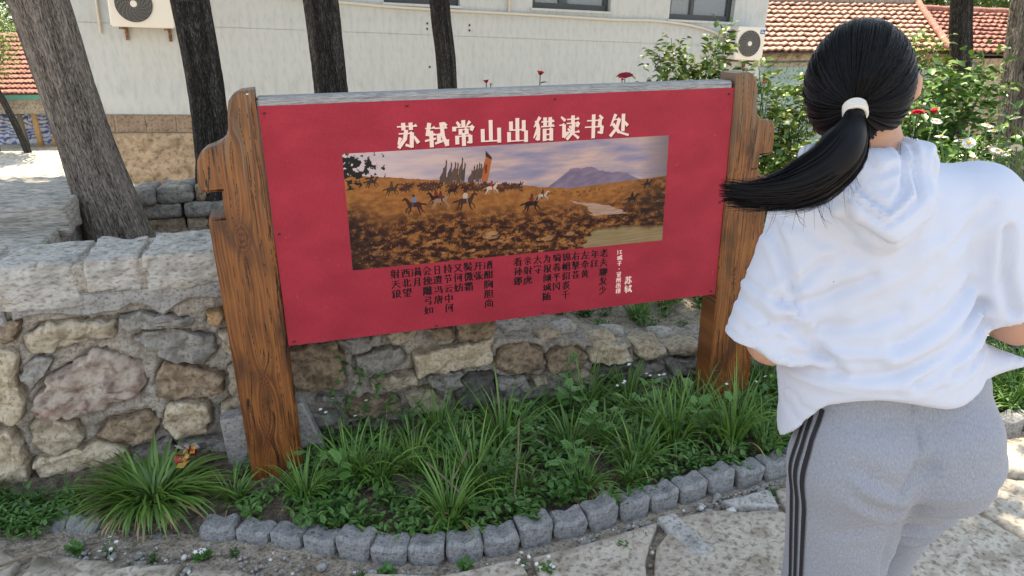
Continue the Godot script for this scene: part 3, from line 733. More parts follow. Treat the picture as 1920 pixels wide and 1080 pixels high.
# the printed landscape: dry golden plain with riders, a far mountain, a stream
func paint_picture() -> Image:
	var w := 1200
	var h := 410
	var im := Image.create(w, h, false, Image.FORMAT_RGB8)
	var n := FastNoiseLite.new()
	n.seed = 5
	n.frequency = 1.0
	n.fractal_octaves = 5
	n.fractal_gain = 0.58
	for yy in h:
		for xx in w:
			var x := xx / float(w)
			var y := yy / float(h)
			var ay := y * 0.35
			var c: Color
			var cl := n.get_noise_2d(x * 4.0, ay * 22.0) * 0.9 + 0.45 + 0.25 * (0.5 - x)
			var sky := Color(0.56, 0.54, 0.66).lerp(Color(0.86, 0.72, 0.67), clampf(cl + 0.15, 0, 1))
			sky = sky.lerp(Color(0.90, 0.81, 0.80), clampf(1.0 - x * 2.4, 0, 1) * 0.8)
			sky = sky.lerp(Color(0.38, 0.30, 0.27), clampf((x - 0.9) * 8.0, 0, 1) * (0.55 + 0.3 * cl))
			c = sky
			var mt := 0.43 - 0.17 * maxf(0.0, 1.0 - absf(x - 0.745) / 0.16) * (0.85 + 0.22 * n.get_noise_2d(x * 16.0, 3.0)) - 0.11 * maxf(0.0, 1.0 - absf(x - 0.675) / 0.09) - 0.07 * maxf(0.0, 1.0 - absf(x - 0.86) / 0.14)
			if y > mt and x > 0.42:
				c = Color(0.49, 0.43, 0.52).lerp(Color(0.60, 0.52, 0.58), clampf(n.get_noise_2d(x * 22.0 + y * 12.0, y * 14.0) + 0.4, 0, 1))
			var hor := 0.17 + 0.30 * minf(x * 1.25, 0.85) + 0.012 * n.get_noise_2d(x * 18.0, 8.0)
			if x > 0.62:
				hor = minf(hor, 0.43 - (x - 0.62) * 0.15)
			if y > hor:
				var dry := n.get_noise_2d(x * 26.0, y * 16.0)
				var fine := n.get_noise_2d(x * 130.0, y * 60.0)
				c = Color(0.70, 0.52, 0.28).lerp(Color(0.56, 0.37, 0.19), clampf(dry * 0.9 + 0.45, 0, 1))
				c = c.lerp(Color(0.78, 0.62, 0.36), clampf(fine, 0, 1) * 0.6)
				var scrub := clampf((y - 0.50 - 0.14 * n.get_noise_2d(x * 7.0, 2.0)) * 5.0, 0, 1)
				var dk := clampf(n.get_noise_2d(x * 22.0 + 5.0, y * 15.0) * 1.8 + 0.62 + n.get_noise_2d(x * 190.0, y * 40.0) * 0.8, 0, 1)
				c = c.lerp(Color(0.19, 0.095, 0.075), scrub * dk)
				if y > 0.78 and n.get_noise_2d(x * 9.0 + 2.0, y * 9.0 + 6.0) > 0.34 and x < 0.75:
					c = Color(0.77, 0.60, 0.40).lerp(Color(0.58, 0.42, 0.27), clampf(fine + 0.4, 0, 1))
				var wild := clampf((0.16 - x) * 6.0, 0, 1) * clampf((y - 0.36) * 4.0, 0, 1)
				c = c.lerp(Color(0.15, 0.09, 0.085), wild * clampf(0.75 + dry + fine * 0.5, 0, 1))
				wild = clampf((x - 0.84) * 7.0, 0, 1) * clampf(1.0 - absf(y - 0.60) * 2.6, 0, 1)
				c = c.lerp(Color(0.15, 0.10, 0.075), wild * clampf(0.8 + dry + fine * 0.4, 0, 1))
			# the stream: a winding reach above, a pool below
			var wind := 0.035 * n.get_noise_2d(y * 9.0, 2.5)
			var cx := 0.645 + (y - 0.535) * 1.05 + 0.05 * sin((y - 0.5) * 16.0) + wind
			var wid := clampf((y - 0.53) * 0.42, 0.004, 0.055)
			if y > 0.535 and y < 0.70 and absf(x - cx) < wid * (1.0 + 0.5 * n.get_noise_2d(x * 30.0, y * 22.0)):
				c = Color(0.77, 0.70, 0.67).lerp(Color(0.60, 0.52, 0.45), clampf(n.get_noise_2d(x * 12.0, y * 40.0) + 0.25, 0, 1))
			var bank := 0.815 + 0.10 * absf(x - 0.83) + 0.035 * n.get_noise_2d(x * 11.0, 7.0)
			if y > bank and x > 0.715 + (1.0 - y) * 0.25 + 0.03 * n.get_noise_2d(y * 14.0, 1.0):
				c = Color(0.57, 0.54, 0.40).lerp(Color(0.68, 0.65, 0.53), clampf(n.get_noise_2d(x * 7.0, y * 40.0) + 0.4, 0, 1))
				c = c.lerp(Color(0.30, 0.22, 0.13), clampf(1.0 - (y - bank) * 30.0, 0, 1) * 0.7)
			# the dark tree at the upper left
			if x < 0.115 and y < 0.30 and n.get_noise_2d(x * 42.0, y * 16.0) * 1.1 > (x * 5.5 + absf(y - 0.12) * 3.0) - 0.42:
				c = Color(0.12, 0.12, 0.11)
			im.set_pixel(xx, yy, c.darkened(0.1) if y < hor else Color(c.r * 0.90, c.g * 0.80, c.b * 0.73))
	return im


func rider(x: float, y: float, s: float, horse: Color, cloth: Color, flip := 1.0) -> void:
	var at := func(px: float, py: float) -> Vector2: return Vector2(x + px * s * flip, y + py * s)
	var shape := func(pts: Array, c: Color) -> void:
		var q := PackedVector2Array()
		for k in range(0, pts.size(), 2):
			q.append(at.call(pts[k], pts[k + 1]))
		fill_poly(q, c)
	shape.call([-1.0, -0.30, -0.6, -0.5, 0.4, -0.45, 0.75, -0.95, 1.05, -1.15, 1.45, -0.85, 1.4, -0.7, 1.05, -0.8, 0.85, -0.3, 0.6, 0.1, -0.3, 0.15, -0.9, 0.1], horse)
	shape.call([-1.0, -0.3, -1.5, -0.2, -1.75, 0.15, -1.45, 0.0, -0.95, -0.1], horse.darkened(0.3))
	shape.call([-0.9, 0.0, -0.6, 0.1, -0.85, 0.55, -1.25, 0.95, -1.35, 0.9, -1.02, 0.5], horse)
	shape.call([-0.6, 0.05, -0.35, 0.1, -0.5, 0.6, -0.7, 1.05, -0.82, 1.05, -0.66, 0.55], horse.darkened(0.25))
	shape.call([0.4, 0.0, 0.7, 0.0, 1.05, 0.4, 1.15, 0.85, 1.02, 0.85, 0.92, 0.45], horse)
	shape.call([0.3, 0.05, 0.55, 0.05, 0.55, 0.6, 0.85, 0.95, 0.72, 1.0, 0.40, 0.62], horse.darkened(0.25))
	shape.call([-0.35, -0.45, 0.2, -0.45, 0.25, -0.9, 0.1, -1.15, -0.2, -1.15, -0.38, -0.85], cloth)
	shape.call([-0.15, -1.13, 0.12, -1.13, 0.16, -1.38, 0.0, -1.5, -0.16, -1.38], Color(0.25, 0.15, 0.11))
	shape.call([0.0, -0.5, 0.2, -0.45, 0.25, 0.1, 0.1, 0.12], cloth.darkened(0.35))


func make_print() -> ImageTexture:
	var k := PRINT_W / (PANEL_HI.x - PANEL_LO.x)
	print_im = Image.create(PRINT_W, PRINT_H, false, Image.FORMAT_RGB8)
	print_im.fill(Color(0.63, 0.172, 0.232))
	# faint wear in the red, blown up from a small picture
	var small := Image.create(PRINT_W / 4, PRINT_H / 4 + 1, false, Image.FORMAT_RGB8)
	for y in small.get_height():
		for x in small.get_width():
			var a := fn.get_noise_2d(x * 0.012, y * 0.02) * 0.035 + fn.get_noise_2d(x * 0.3, y * 0.12 + 50.0) * 0.02
			small.set_pixel(x, y, Color(0.63 + a, 0.172 + a * 0.5, 0.232 + a * 0.5))
	small.resize(PRINT_W, PRINT_H, Image.INTERPOLATE_CUBIC)
	print_im.blit_rect(small, Rect2i(0, 0, PRINT_W, PRINT_H), Vector2i.ZERO)
	# picture
	var tl := to_print(Vector2(-0.569, 1.199))
	var br := to_print(Vector2(0.604, 0.799))
	var pic := paint_picture()
	var pw := int(br.x - tl.x)
	var ph := int(br.y - tl.y)
	pic.resize(pw, ph, Image.INTERPOLATE_CUBIC)
	print_im.blit_rect(pic, Rect2i(0, 0, pw, ph), Vector2i(tl))
	var pr := RandomNumberGenerator.new()
	pr.seed = 3
	var P := func(x: float, y: float) -> Vector2: return tl + Vector2(x * pw, y * ph)
	# banners and the far column of riders
	for q in 17:
		var x := 0.275 + q * 0.0072 + (0.012 if q > 9 else 0.0) + pr.randf_range(-0.002, 0.002)
		var y := 0.315 + pr.randf_range(-0.02, 0.02)
		var a: Vector2 = P.call(x, y)
		var hh := pr.randf_range(60, 100)
		fill_poly(PackedVector2Array([a, a + Vector2(3, 0), a + Vector2(14, -hh), a + Vector2(9, -hh * 1.1)]), Color(0.22, 0.17, 0.15))
		fill_poly(PackedVector2Array([a + Vector2(0, -12), a + Vector2(14, -hh), a + Vector2(-8, -hh * 0.55), a + Vector2(-10, -14)]), Color(0.30, 0.26, 0.23).lerp(Color(0.40, 0.28, 0.22), pr.randf()))
	var o: Vector2 = P.call(0.392, 0.31)
	fill_poly(PackedVector2Array([o, o + Vector2(24, -110), o + Vector2(50, -96), o + Vector2(30, -4)]), Color(0.66, 0.36, 0.19))
	fill_poly(PackedVector2Array([o + Vector2(22, -110), o + Vector2(24, -132), o + Vector2(50, -104), o + Vector2(50, -92)]), Color(0.25, 0.17, 0.14))
	fill_poly(PackedVector2Array([o + Vector2(16, -70), o + Vector2(30, -78), o + Vector2(28, -40), o + Vector2(18, -34)]), Color(0.45, 0.20, 0.10))
	for q in 95:
		var x := pr.randf_range(0.15, 0.43)
		if q > 70:
			x = pr.randf_range(0.44, 0.52)
		var y := 0.29 + (x - 0.15) * 0.22 + pr.randf_range(-0.02, 0.045)
		var p: Vector2 = P.call(x, y)
		rider(p.x, p.y, pr.randf_range(7.5, 11.0), Color(0.21, 0.11, 0.09).lerp(Color(0.33, 0.20, 0.14), pr.randf()), Color(0.40, 0.17, 0.13).lerp(Color(0.28, 0.2, 0.18), pr.randf()), 1.0 if pr.randf() < 0.7 else -1.0)
	for q in 26:
		var p: Vector2 = P.call(pr.randf_range(0.58, 0.86), pr.randf_range(0.44, 0.50))
		rider(p.x, p.y, pr.randf_range(3.0, 5.0), Color(0.34, 0.22, 0.15), Color(0.45, 0.28, 0.2))
	var riders := [[0.19, 0.475, 34.0, Color(0.26, 0.12, 0.09), Color(0.42, 0.44, 0.52), -1.0], [0.255, 0.425, 27.0, Color(0.16, 0.09, 0.08), Color(0.42, 0.16, 0.13), -1.0], [0.27, 0.455, 31.0, Color(0.58, 0.44, 0.34), Color(0.36, 0.15, 0.13), 1.0],
		[0.345, 0.475, 36.0, Color(0.26, 0.16, 0.13), Color(0.72, 0.62, 0.55), 1.0], [0.305, 0.37, 20.0, Color(0.14, 0.09, 0.08), Color(0.3, 0.12, 0.1), 1.0], [0.425, 0.375, 24.0, Color(0.78, 0.68, 0.60), Color(0.60, 0.16, 0.12), 1.0],
		[0.55, 0.545, 33.0, Color(0.11, 0.075, 0.07), Color(0.42, 0.16, 0.12), 1.0], [0.585, 0.475, 22.0, Color(0.72, 0.62, 0.54), Color(0.28, 0.19, 0.17), 1.0], [0.13, 0.325, 24.0, Color(0.28, 0.18, 0.13), Color(0.3, 0.22, 0.18), 1.0],
		[0.075, 0.25, 22.0, Color(0.25, 0.17, 0.13), Color(0.25, 0.17, 0.13), 1.0], [0.885, 0.57, 24.0, Color(0.15, 0.10, 0.08), Color(0.13, 0.09, 0.08), 1.0], [0.935, 0.44, 19.0, Color(0.17, 0.12, 0.09), Color(0.17, 0.11, 0.09), 1.0]]
	for q in riders:
		var p: Vector2 = P.call(q[0], q[1])
		rider(p.x, p.y, q[2], q[3], q[4], q[5])
	for q in 260:      # grass heads and boulders in the foreground
		var x := pr.randf_range(0.02, 0.72)
		var y := pr.randf_range(0.62, 0.97)
		var p: Vector2 = P.call(x, y)
		var s := pr.randf_range(4.0, 13.0)
		if q % 40 == 0 and y > 0.70:
			s *= 3.2
			fill_poly(PackedVector2Array([p + Vector2(-s, 0), p + Vector2(-s * 0.6, -s * 0.5), p + Vector2(s * 0.2, -s * 0.62), p + Vector2(s * 0.9, -s * 0.2), p + Vector2(s * 0.5, s * 0.2), p + Vector2(-s * 0.5, s * 0.25)]), Color(0.66, 0.49, 0.33), 0.75)
			fill_poly(PackedVector2Array([p + Vector2(-s * 0.5, s * 0.25), p + Vector2(s * 0.5, s * 0.2), p + Vector2(s * 0.9, -s * 0.2), p + Vector2(s * 0.8, s * 0.3), p + Vector2(-s * 0.2, s * 0.5)]), Color(0.17, 0.10, 0.08), 0.8)
		else:
			for e in 5:
				var dx := pr.randf_range(-s, s)
				fill_poly(PackedVector2Array([p + Vector2(dx * 0.4 - 1.5, 0), p + Vector2(dx * 0.4 + 1.5, 0), p + Vector2(dx, -s * pr.randf_range(1.0, 2.2))]), Color(0.22, 0.12, 0.09) if q % 3 else Color(0.55, 0.36, 0.19), 0.7)
	# lettering
	var title := "苏轼常山出猎读书处"
	for n in title.length():
		var c := to_print(Vector2(-0.401 + (n + 0.5) * 0.0946, 1.246))
		write_char(title[n], c + Vector2(2.5, 3), Vector2(0.076, 0.081) * k, 6.5, 18.0, Color(0.32, 0.05, 0.09))
		write_char(title[n], c, Vector2(0.076, 0.081) * k, 5.5, 17.0, Color(0.95, 0.83, 0.77))
	var ink := Color(0.07, 0.03, 0.045)
	var text := ["老夫聊发少", "年狂", "左牵黄", "右擎苍", "锦帽貂裘千", "骑卷平冈", "为报倾城随", "太守", "亲射虎", "看孙郎"]
	for n in text.size():
		column(text[n], 0.3615 - n * 0.0377, 0.790, 0.0375, 0.0325, ink, 3.0, 6.2)
	text = ["酒酣胸胆尚", "开张", "鬓微霜", "又何妨", "持节云中何", "日遣冯唐", "会挽雕弓如", "满月", "西北望", "射天狼"]
	for n in text.size():
		column(text[n], -0.090 - n * 0.0374, 0.790, 0.0375, 0.0325, ink, 3.0, 6.2)
	column("江城子·密州出猎", 0.427, 0.781, 0.0226, 0.0205, Color(0.95, 0.83, 0.77), 2.2, 5.0)
	column("苏轼", 0.468, 0.668, 0.0355, 0.031, Color(0.95, 0.83, 0.77), 3.0, 7.0)
	# hairline scratches and specks of dust
	for q in 46:
		var p := Vector2(pr.randf() * PRINT_W, pr.randf() * PRINT_H)
		var d := Vector2.from_angle(pr.randf() * TAU) * pr.randf_range(3.0, 22.0)
		var o2 := Vector2(-d.y, d.x).normalized() * 0.9
		fill_poly(PackedVector2Array([p + o2, p + d + o2, p + d - o2, p - o2]), Color(0.86, 0.66, 0.66), pr.randf_range(0.12, 0.4))
	return ImageTexture.create_from_image(print_im)


# timber: grain that runs up the post and bends round knots; u across, v up, both in metres
func timber(seed_: int, knots: Array, grey_top: float, from_x: float) -> StandardMaterial3D:
	var w := 160
	var h := 1024
	var im := Image.create(w, h, false, Image.FORMAT_RGB8)
	var hm := Image.create(w, h, false, Image.FORMAT_L8)
	var n := FastNoiseLite.new()
	n.seed = seed_
	n.frequency = 1.0
	n.fractal_octaves = 3
	for yy in h:
		for xx in w:
			var x := xx / float(w) * 0.25
			var y := (1.0 - yy / float(h)) * 1.5
			var gx := x + 0.012 * n.get_noise_2d(x * 4.0, y * 1.6)
			var ring := 0.0
			for q in knots:
				var d := Vector2(x - q.x, (y - q.y) * 0.55)
				var l := d.length()
				gx += signf(d.x) * 0.02 * exp(-l * l / 0.0009)
				ring = maxf(ring, 1.0 - l / q.z)
			var grain := n.get_noise_2d(gx * 130.0, y * 2.2)
			var fine := n.get_noise_2d(gx * 420.0, y * 6.0)
			var patch := n.get_noise_2d(x * 9.0, y * 4.0 + 30.0)
			var c := Color(0.56, 0.345, 0.15).lerp(Color(0.34, 0.185, 0.078), clampf(grain * 0.9 + 0.4 + fine * 0.25, 0, 1))
			c = c.lerp(Color(0.60, 0.385, 0.18), clampf(patch * 1.1, 0, 1) * 0.7)
			c = c.lerp(Color(0.20, 0.105, 0.052), clampf(-patch * 1.3 - 0.1, 0, 1) * 0.75)
			# bleached where the stain has flaked off, with a grain of its own
			var worn := clampf((y - grey_top) * 2.6 + n.get_noise_2d(gx * 60.0, y * 3.0 + 9.0) * 1.3 - 0.45, 0, 1)
			c = c.lerp(Color(0.47, 0.42, 0.37).lerp(Color(0.34, 0.28, 0.23), clampf(grain + 0.4, 0, 1)), worn * 0.8)
			var hgt := 0.55 + grain * 0.3 + fine * 0.1
			var crack := absf(n.get_noise_2d(gx * 26.0 + 40.0, y * 0.4))
			if crack < 0.016:
				c = c.lerp(Color(0.09, 0.045, 0.025), 0.85)
				hgt -= 0.5
			if ring > 0.0:
				c = c.lerp(Color(0.21, 0.10, 0.045) if fmod(ring * 3.0 + grain * 0.6, 1.0) < 0.5 else Color(0.50, 0.27, 0.12), clampf(ring * 2.0, 0, 0.5))
				hgt += 0.15 * ring
			im.set_pixel(xx, yy, c)
			hm.set_pixel(xx, yy, Color(hgt, hgt, hgt))
	var m := StandardMaterial3D.new()
	m.albedo_texture = ImageTexture.create_from_image(im)
	m.heightmap_enabled = true
	m.heightmap_texture = ImageTexture.create_from_image(hm)
	m.heightmap_scale = 0.35
	m.roughness = 0.45
	m.uv1_scale = Vector3(4.0, 1.0 / 1.5, 1)
	m.uv1_offset = Vector3(-from_x * 4.0, 0, 0)
	return m


func build_board() -> void:
	var t := thing("notice_board", "red printed notice board hung between two carved brown timber posts", "notice board", BOARD_AT, YAW)
	var left := PackedVector2Array([Vector2(-0.898, 1.355), Vector2(-0.893, 1.378), Vector2(-0.88, 1.395), Vector2(-0.858, 1.407), Vector2(-0.815, 1.411), Vector2(-0.8135, 0.9), Vector2(-0.814, 0.0), Vector2(-0.816, -0.2), Vector2(-0.99, -0.2), Vector2(-0.992, 0.0), Vector2(-1.003, 1.003), Vector2(-1.0, 1.022), Vector2(-0.955, 1.021), Vector2(-0.952, 1.06), Vector2(-0.949, 1.105), Vector2(-0.99, 1.103), Vector2(-1.008, 1.108), Vector2(-1.016, 1.13), Vector2(-1.013, 1.17), Vector2(-1.007, 1.205), Vector2(-0.997, 1.224), Vector2(-0.98, 1.237), Vector2(-0.955, 1.245), Vector2(-0.93, 1.257), Vector2(-0.912, 1.275), Vector2(-0.904, 1.3)])
	var right := PackedVector2Array([Vector2(0.858, 1.411), Vector2(0.905, 1.415), Vector2(0.93, 1.407), Vector2(0.946, 1.385), Vector2(0.955, 1.35), Vector2(0.958, 1.29), Vector2(0.966, 1.26), Vector2(0.985, 1.242), Vector2(1.012, 1.236), Vector2(1.036, 1.233), Vector2(1.046, 1.21), Vector2(1.05, 1.15), Vector2(1.048, 1.108), Vector2(0.993, 1.103), Vector2(0.993, 1.03), Vector2(1.035, 1.02), Vector2(1.045, 1.0), Vector2(1.066, 0.0), Vector2(1.068, -0.2), Vector2(0.862, -0.2), Vector2(0.861, 0.5)])
	var pl := obj("post", slab_of(left, -0.098, 0.014, 0.008), timber(41, [Vector3(0.115, 0.44, 0.022), Vector3(0.105, 0.20, 0.02), Vector3(0.12, 1.31, 0.012), Vector3(0.11, 0.95, 0.03)], 1.0, -1.02), t)
	pl.set_meta("label", "carved orange-brown timber post with a scrolled ear and knots")
	var pr := obj("post", slab_of(right, -0.098, 0.014, 0.008), timber(43, [Vector3(0.18, 0.75, 0.016), Vector3(0.20, 0.2, 0.02)], 0.95, 0.85), t)
	pr.set_meta("label", "carved brown timber post with a weathered grey top")
	# screws, a nail with a pale head
	var scr := SphereMesh.new()
	scr.radius = 0.005
	scr.height = 0.006
	scr.radial_segments = 10
	scr.rings = 5
	# weathered rail along the top and a bottom rail behind the panel
	var rb := MB.new()
	box_into(rb, Vector3(-0.813, 1.345, -0.088), Vector3(0.852, 1.385, 0.0), 0.006)
	obj("top_rail", rb.mesh(false), M.wood_grey, t)
	var bb := MB.new()
	box_into(bb, Vector3(-0.813, 0.60, -0.075), Vector3(0.860, 0.66, -0.012), 0.005)
	obj("back_rail", bb.mesh(false), M.wood_grey, t)
	var pm := plain(Color.WHITE, 0.6)
	pm.metallic_specular = 0.35
	pm.albedo_texture = make_print()
	pm.heightmap_enabled = true
	pm.heightmap_texture = flutes()
	pm.heightmap_scale = 0.025
	var b := MB.new()
	var lo := Vector3(PANEL_LO.x, PANEL_LO.y, -0.010)
	var hi := Vector3(PANEL_HI.x, PANEL_HI.y, 0.003)
	box_into(b, lo, Vector3(hi.x, hi.y, hi.z - 0.0005))
	for k in b.v.size():      # the edges and the back show the red of the board's margin
		b.uv[k] = Vector2(0.01, 0.02)
	var f := b.v.size()
	# the printed face, very slightly bowed like a thin plastic sheet
	var nx := 24
	for j in 9:
		for i in nx + 1:
			var a := i / float(nx)
			var q := j / 8.0
			var bow := 0.0025 * sin(a * PI) * sin(q * PI) + 0.0012 * fn.get_noise_2d(a * 4.0, q * 3.0)
			b.add(Vector3(lerpf(lo.x, hi.x, a), lerpf(hi.y, lo.y, q), hi.z + bow * sin(a * PI) + 0.0004), Vector2(a, q))
	for j in 8:
		for i in nx:
			var k := f + j * (nx + 1) + i
			b.quad(k, k + 1, k + nx + 2, k + nx + 1)
	var panel := obj("panel", b.mesh(), pm, t)
	panel.set_meta("label", "red corrugated plastic panel with white title, landscape print and columns of black characters")
	for p in [Vector2(-0.793, 1.338), Vector2(-0.795, 0.95), Vector2(-0.79, 0.562), Vector2(0.838, 1.338), Vector2(0.84, 0.93), Vector2(0.838, 0.562), Vector2(-0.35, 1.343), Vector2(0.16, 1.345), Vector2(-0.29, 0.557), Vector2(0.12, 0.557)]:
		obj("screw", scr, M.screw, t, Vector3(p.x, p.y, 0.005))
	var nail := obj("nail", scr, M.white_paint, t, Vector3(-0.835, 1.398, 0.014))
	nail.scale = Vector3(0.9, 0.9, 0.9)
	for n in [Vector2(0.965, 1.055), Vector2(0.978, 1.056)]:
		obj("nail", scr, M.screw, t, Vector3(n.x, n.y, 0.0145))


# the fine flutes of a corrugated plastic sheet
func flutes() -> ImageTexture:
	var im := Image.create(4, 1400, false, Image.FORMAT_L8)
	for y in 1400:
		var k := 0.5 + 0.5 * sin(y * TAU / 7.0)
		for x in 4:
			im.set_pixel(x, y, Color(k, k, k))
	return ImageTexture.create_from_image(im)


# ------------------------------------------------------------------ ground
const KERB := [Vector2(-1.78, -2.07), Vector2(-1.648, -2.038), Vector2(-1.499, -1.999), Vector2(-1.365, -1.984), Vector2(-1.233, -1.968), Vector2(-1.108, -1.966), Vector2(-1.001, -1.965), Vector2(-0.873, -1.952), Vector2(-0.743, -1.929), Vector2(-0.63, -1.897), Vector2(-0.466, -1.85), Vector2(-0.346, -1.836), Vector2(-0.229, -1.842), Vector2(-0.111, -1.857), Vector2(-0.009, -1.892), Vector2(0.096, -1.931), Vector2(0.204, -1.966), Vector2(0.306, -2.005), Vector2(0.412, -2.051), Vector2(0.533, -2.101), Vector2(0.701, -2.174), Vector2(0.852, -2.228), Vector2(0.998, -2.282), Vector2(1.303, -2.363), Vector2(1.667, -2.467), Vector2(2.018, -2.551), Vector2(2.202, -2.597), Vector2(3.2, -2.83)]


func to_board(p: Vector3) -> Vector3:
	return board_axes.affine_inverse() * p


func kerb_z(x: float) -> float:
	for k in KERB.size() - 1:
		if x < KERB[k + 1].x:
			return lerpf(KERB[k].y, KERB[k + 1].y, (x - KERB[k].x) / (KERB[k + 1].x - KERB[k].x))
	return KERB[-1].y


func land(u: float, l: float) -> float:
	if l > -0.43:
		return -0.012
	var bump := fn.get_noise_2d(u * 2.0, l * 2.0) * 0.03
	if u < -2.25:
		return -1.5
	if u < -0.08:
		if l > -2.05:
			return 0.56 + bump
		return lerpf(0.5, -1.5, smoothstep(-2.05, -4.2, l)) + bump
	var low := lerpf(low_top(u) - 0.045, 0.34, smoothstep(-0.5, -1.6, l))
	return lerpf(low, -1.5, smoothstep(-3.6, -5.8, l)) + bump


func build_ground() -> void:
	var us := []
	var ls := []
	for x in [-120.0, -60.0, -30.0, -16.0, -9.0, -6.0, -4.5, -3.5, -3.0, -2.6, -2.4, -2.26, -2.24]:
		us.append(x)
	for k in 62:
		us.append(-2.1 + k * 0.12)
		if absf(us[-1] + 0.06) < 0.05:
			us[-1] = -0.09
	for x in [5.5, 6.5, 8.0, 11.0, 16.0, 30.0, 60.0, 120.0]:
		us.append(x)
	for z in [120.0, 40.0, 15.0, 6.0, 3.0, 2.0, 1.0, 0.4, 0.0, -0.25, -0.42, -0.44]:
		ls.append(z)
	for k in 48:
		ls.append(-0.56 - k * 0.12)
	for z in [-6.8, -8.0, -11.0, -16.0, -25.0, -45.0, -90.0, -150.0]:
		ls.append(z)
	var b := MB.new()
	for z in ls:
		for x in us:
			b.add(board_axes * Vector3(x, land(x, z), z), Vector2(x, z))
	var w := us.size()
	for j in ls.size() - 1:
		for i in w - 1:
			var k := j * w + i
			b.quad(k, k + w, k + w + 1, k + 1)
	struct("ground", b.mesh(), M.dirt)
	# paved courtyard lower down on the left, in the sun
	var c := MB.new()
	c.flatquad(Vector3(-40, -1.492, -9), Vector3(-40, -1.492, -21.5), Vector3(-3.2, -1.492, -21.5), Vector3(-3.2, -1.492, -9))
	struct("courtyard", c.mesh(false), M.court)
	# concrete apron before the plastered house
	var ap := MB.new()
	ap.flatquad(board_axes * Vector3(-6.0, -1.485, -5.3), board_axes * Vector3(-6.0, -1.485, -6.72), board_axes * Vector3(8.0, -1.485, -6.72), board_axes * Vector3(8.0, -1.485, -5.3))
	struct("pavement", ap.mesh(false), M.court)
	# soil of the planting bed
	var s := MB.new()
	var rows := 7
	for k in KERB.size():
		var p: Vector2 = KERB[k]
		var loc := to_board(Vector3(p.x, 0, p.y))
		for j in rows + 1:
			var l := lerpf(loc.z - 0.03, WALL_Z - 0.03, j / float(rows))
			var y := 0.02 + 0.03 * j / rows + fn.get_noise_2d(loc.x * 5.0, l * 5.0) * 0.02
			if j == 0:
				y = 0.0
			s.add(board_axes * Vector3(loc.x, y, l), Vector2(loc.x, l))
	for k in KERB.size() - 1:
		for j in rows:
			var q := k * (rows + 1) + j
			s.quad(q, q + 1, q + rows + 2, q + rows + 1)
	struct("planting_bed", s.mesh(), M.soil)
	build_paving()
	build_kerb()


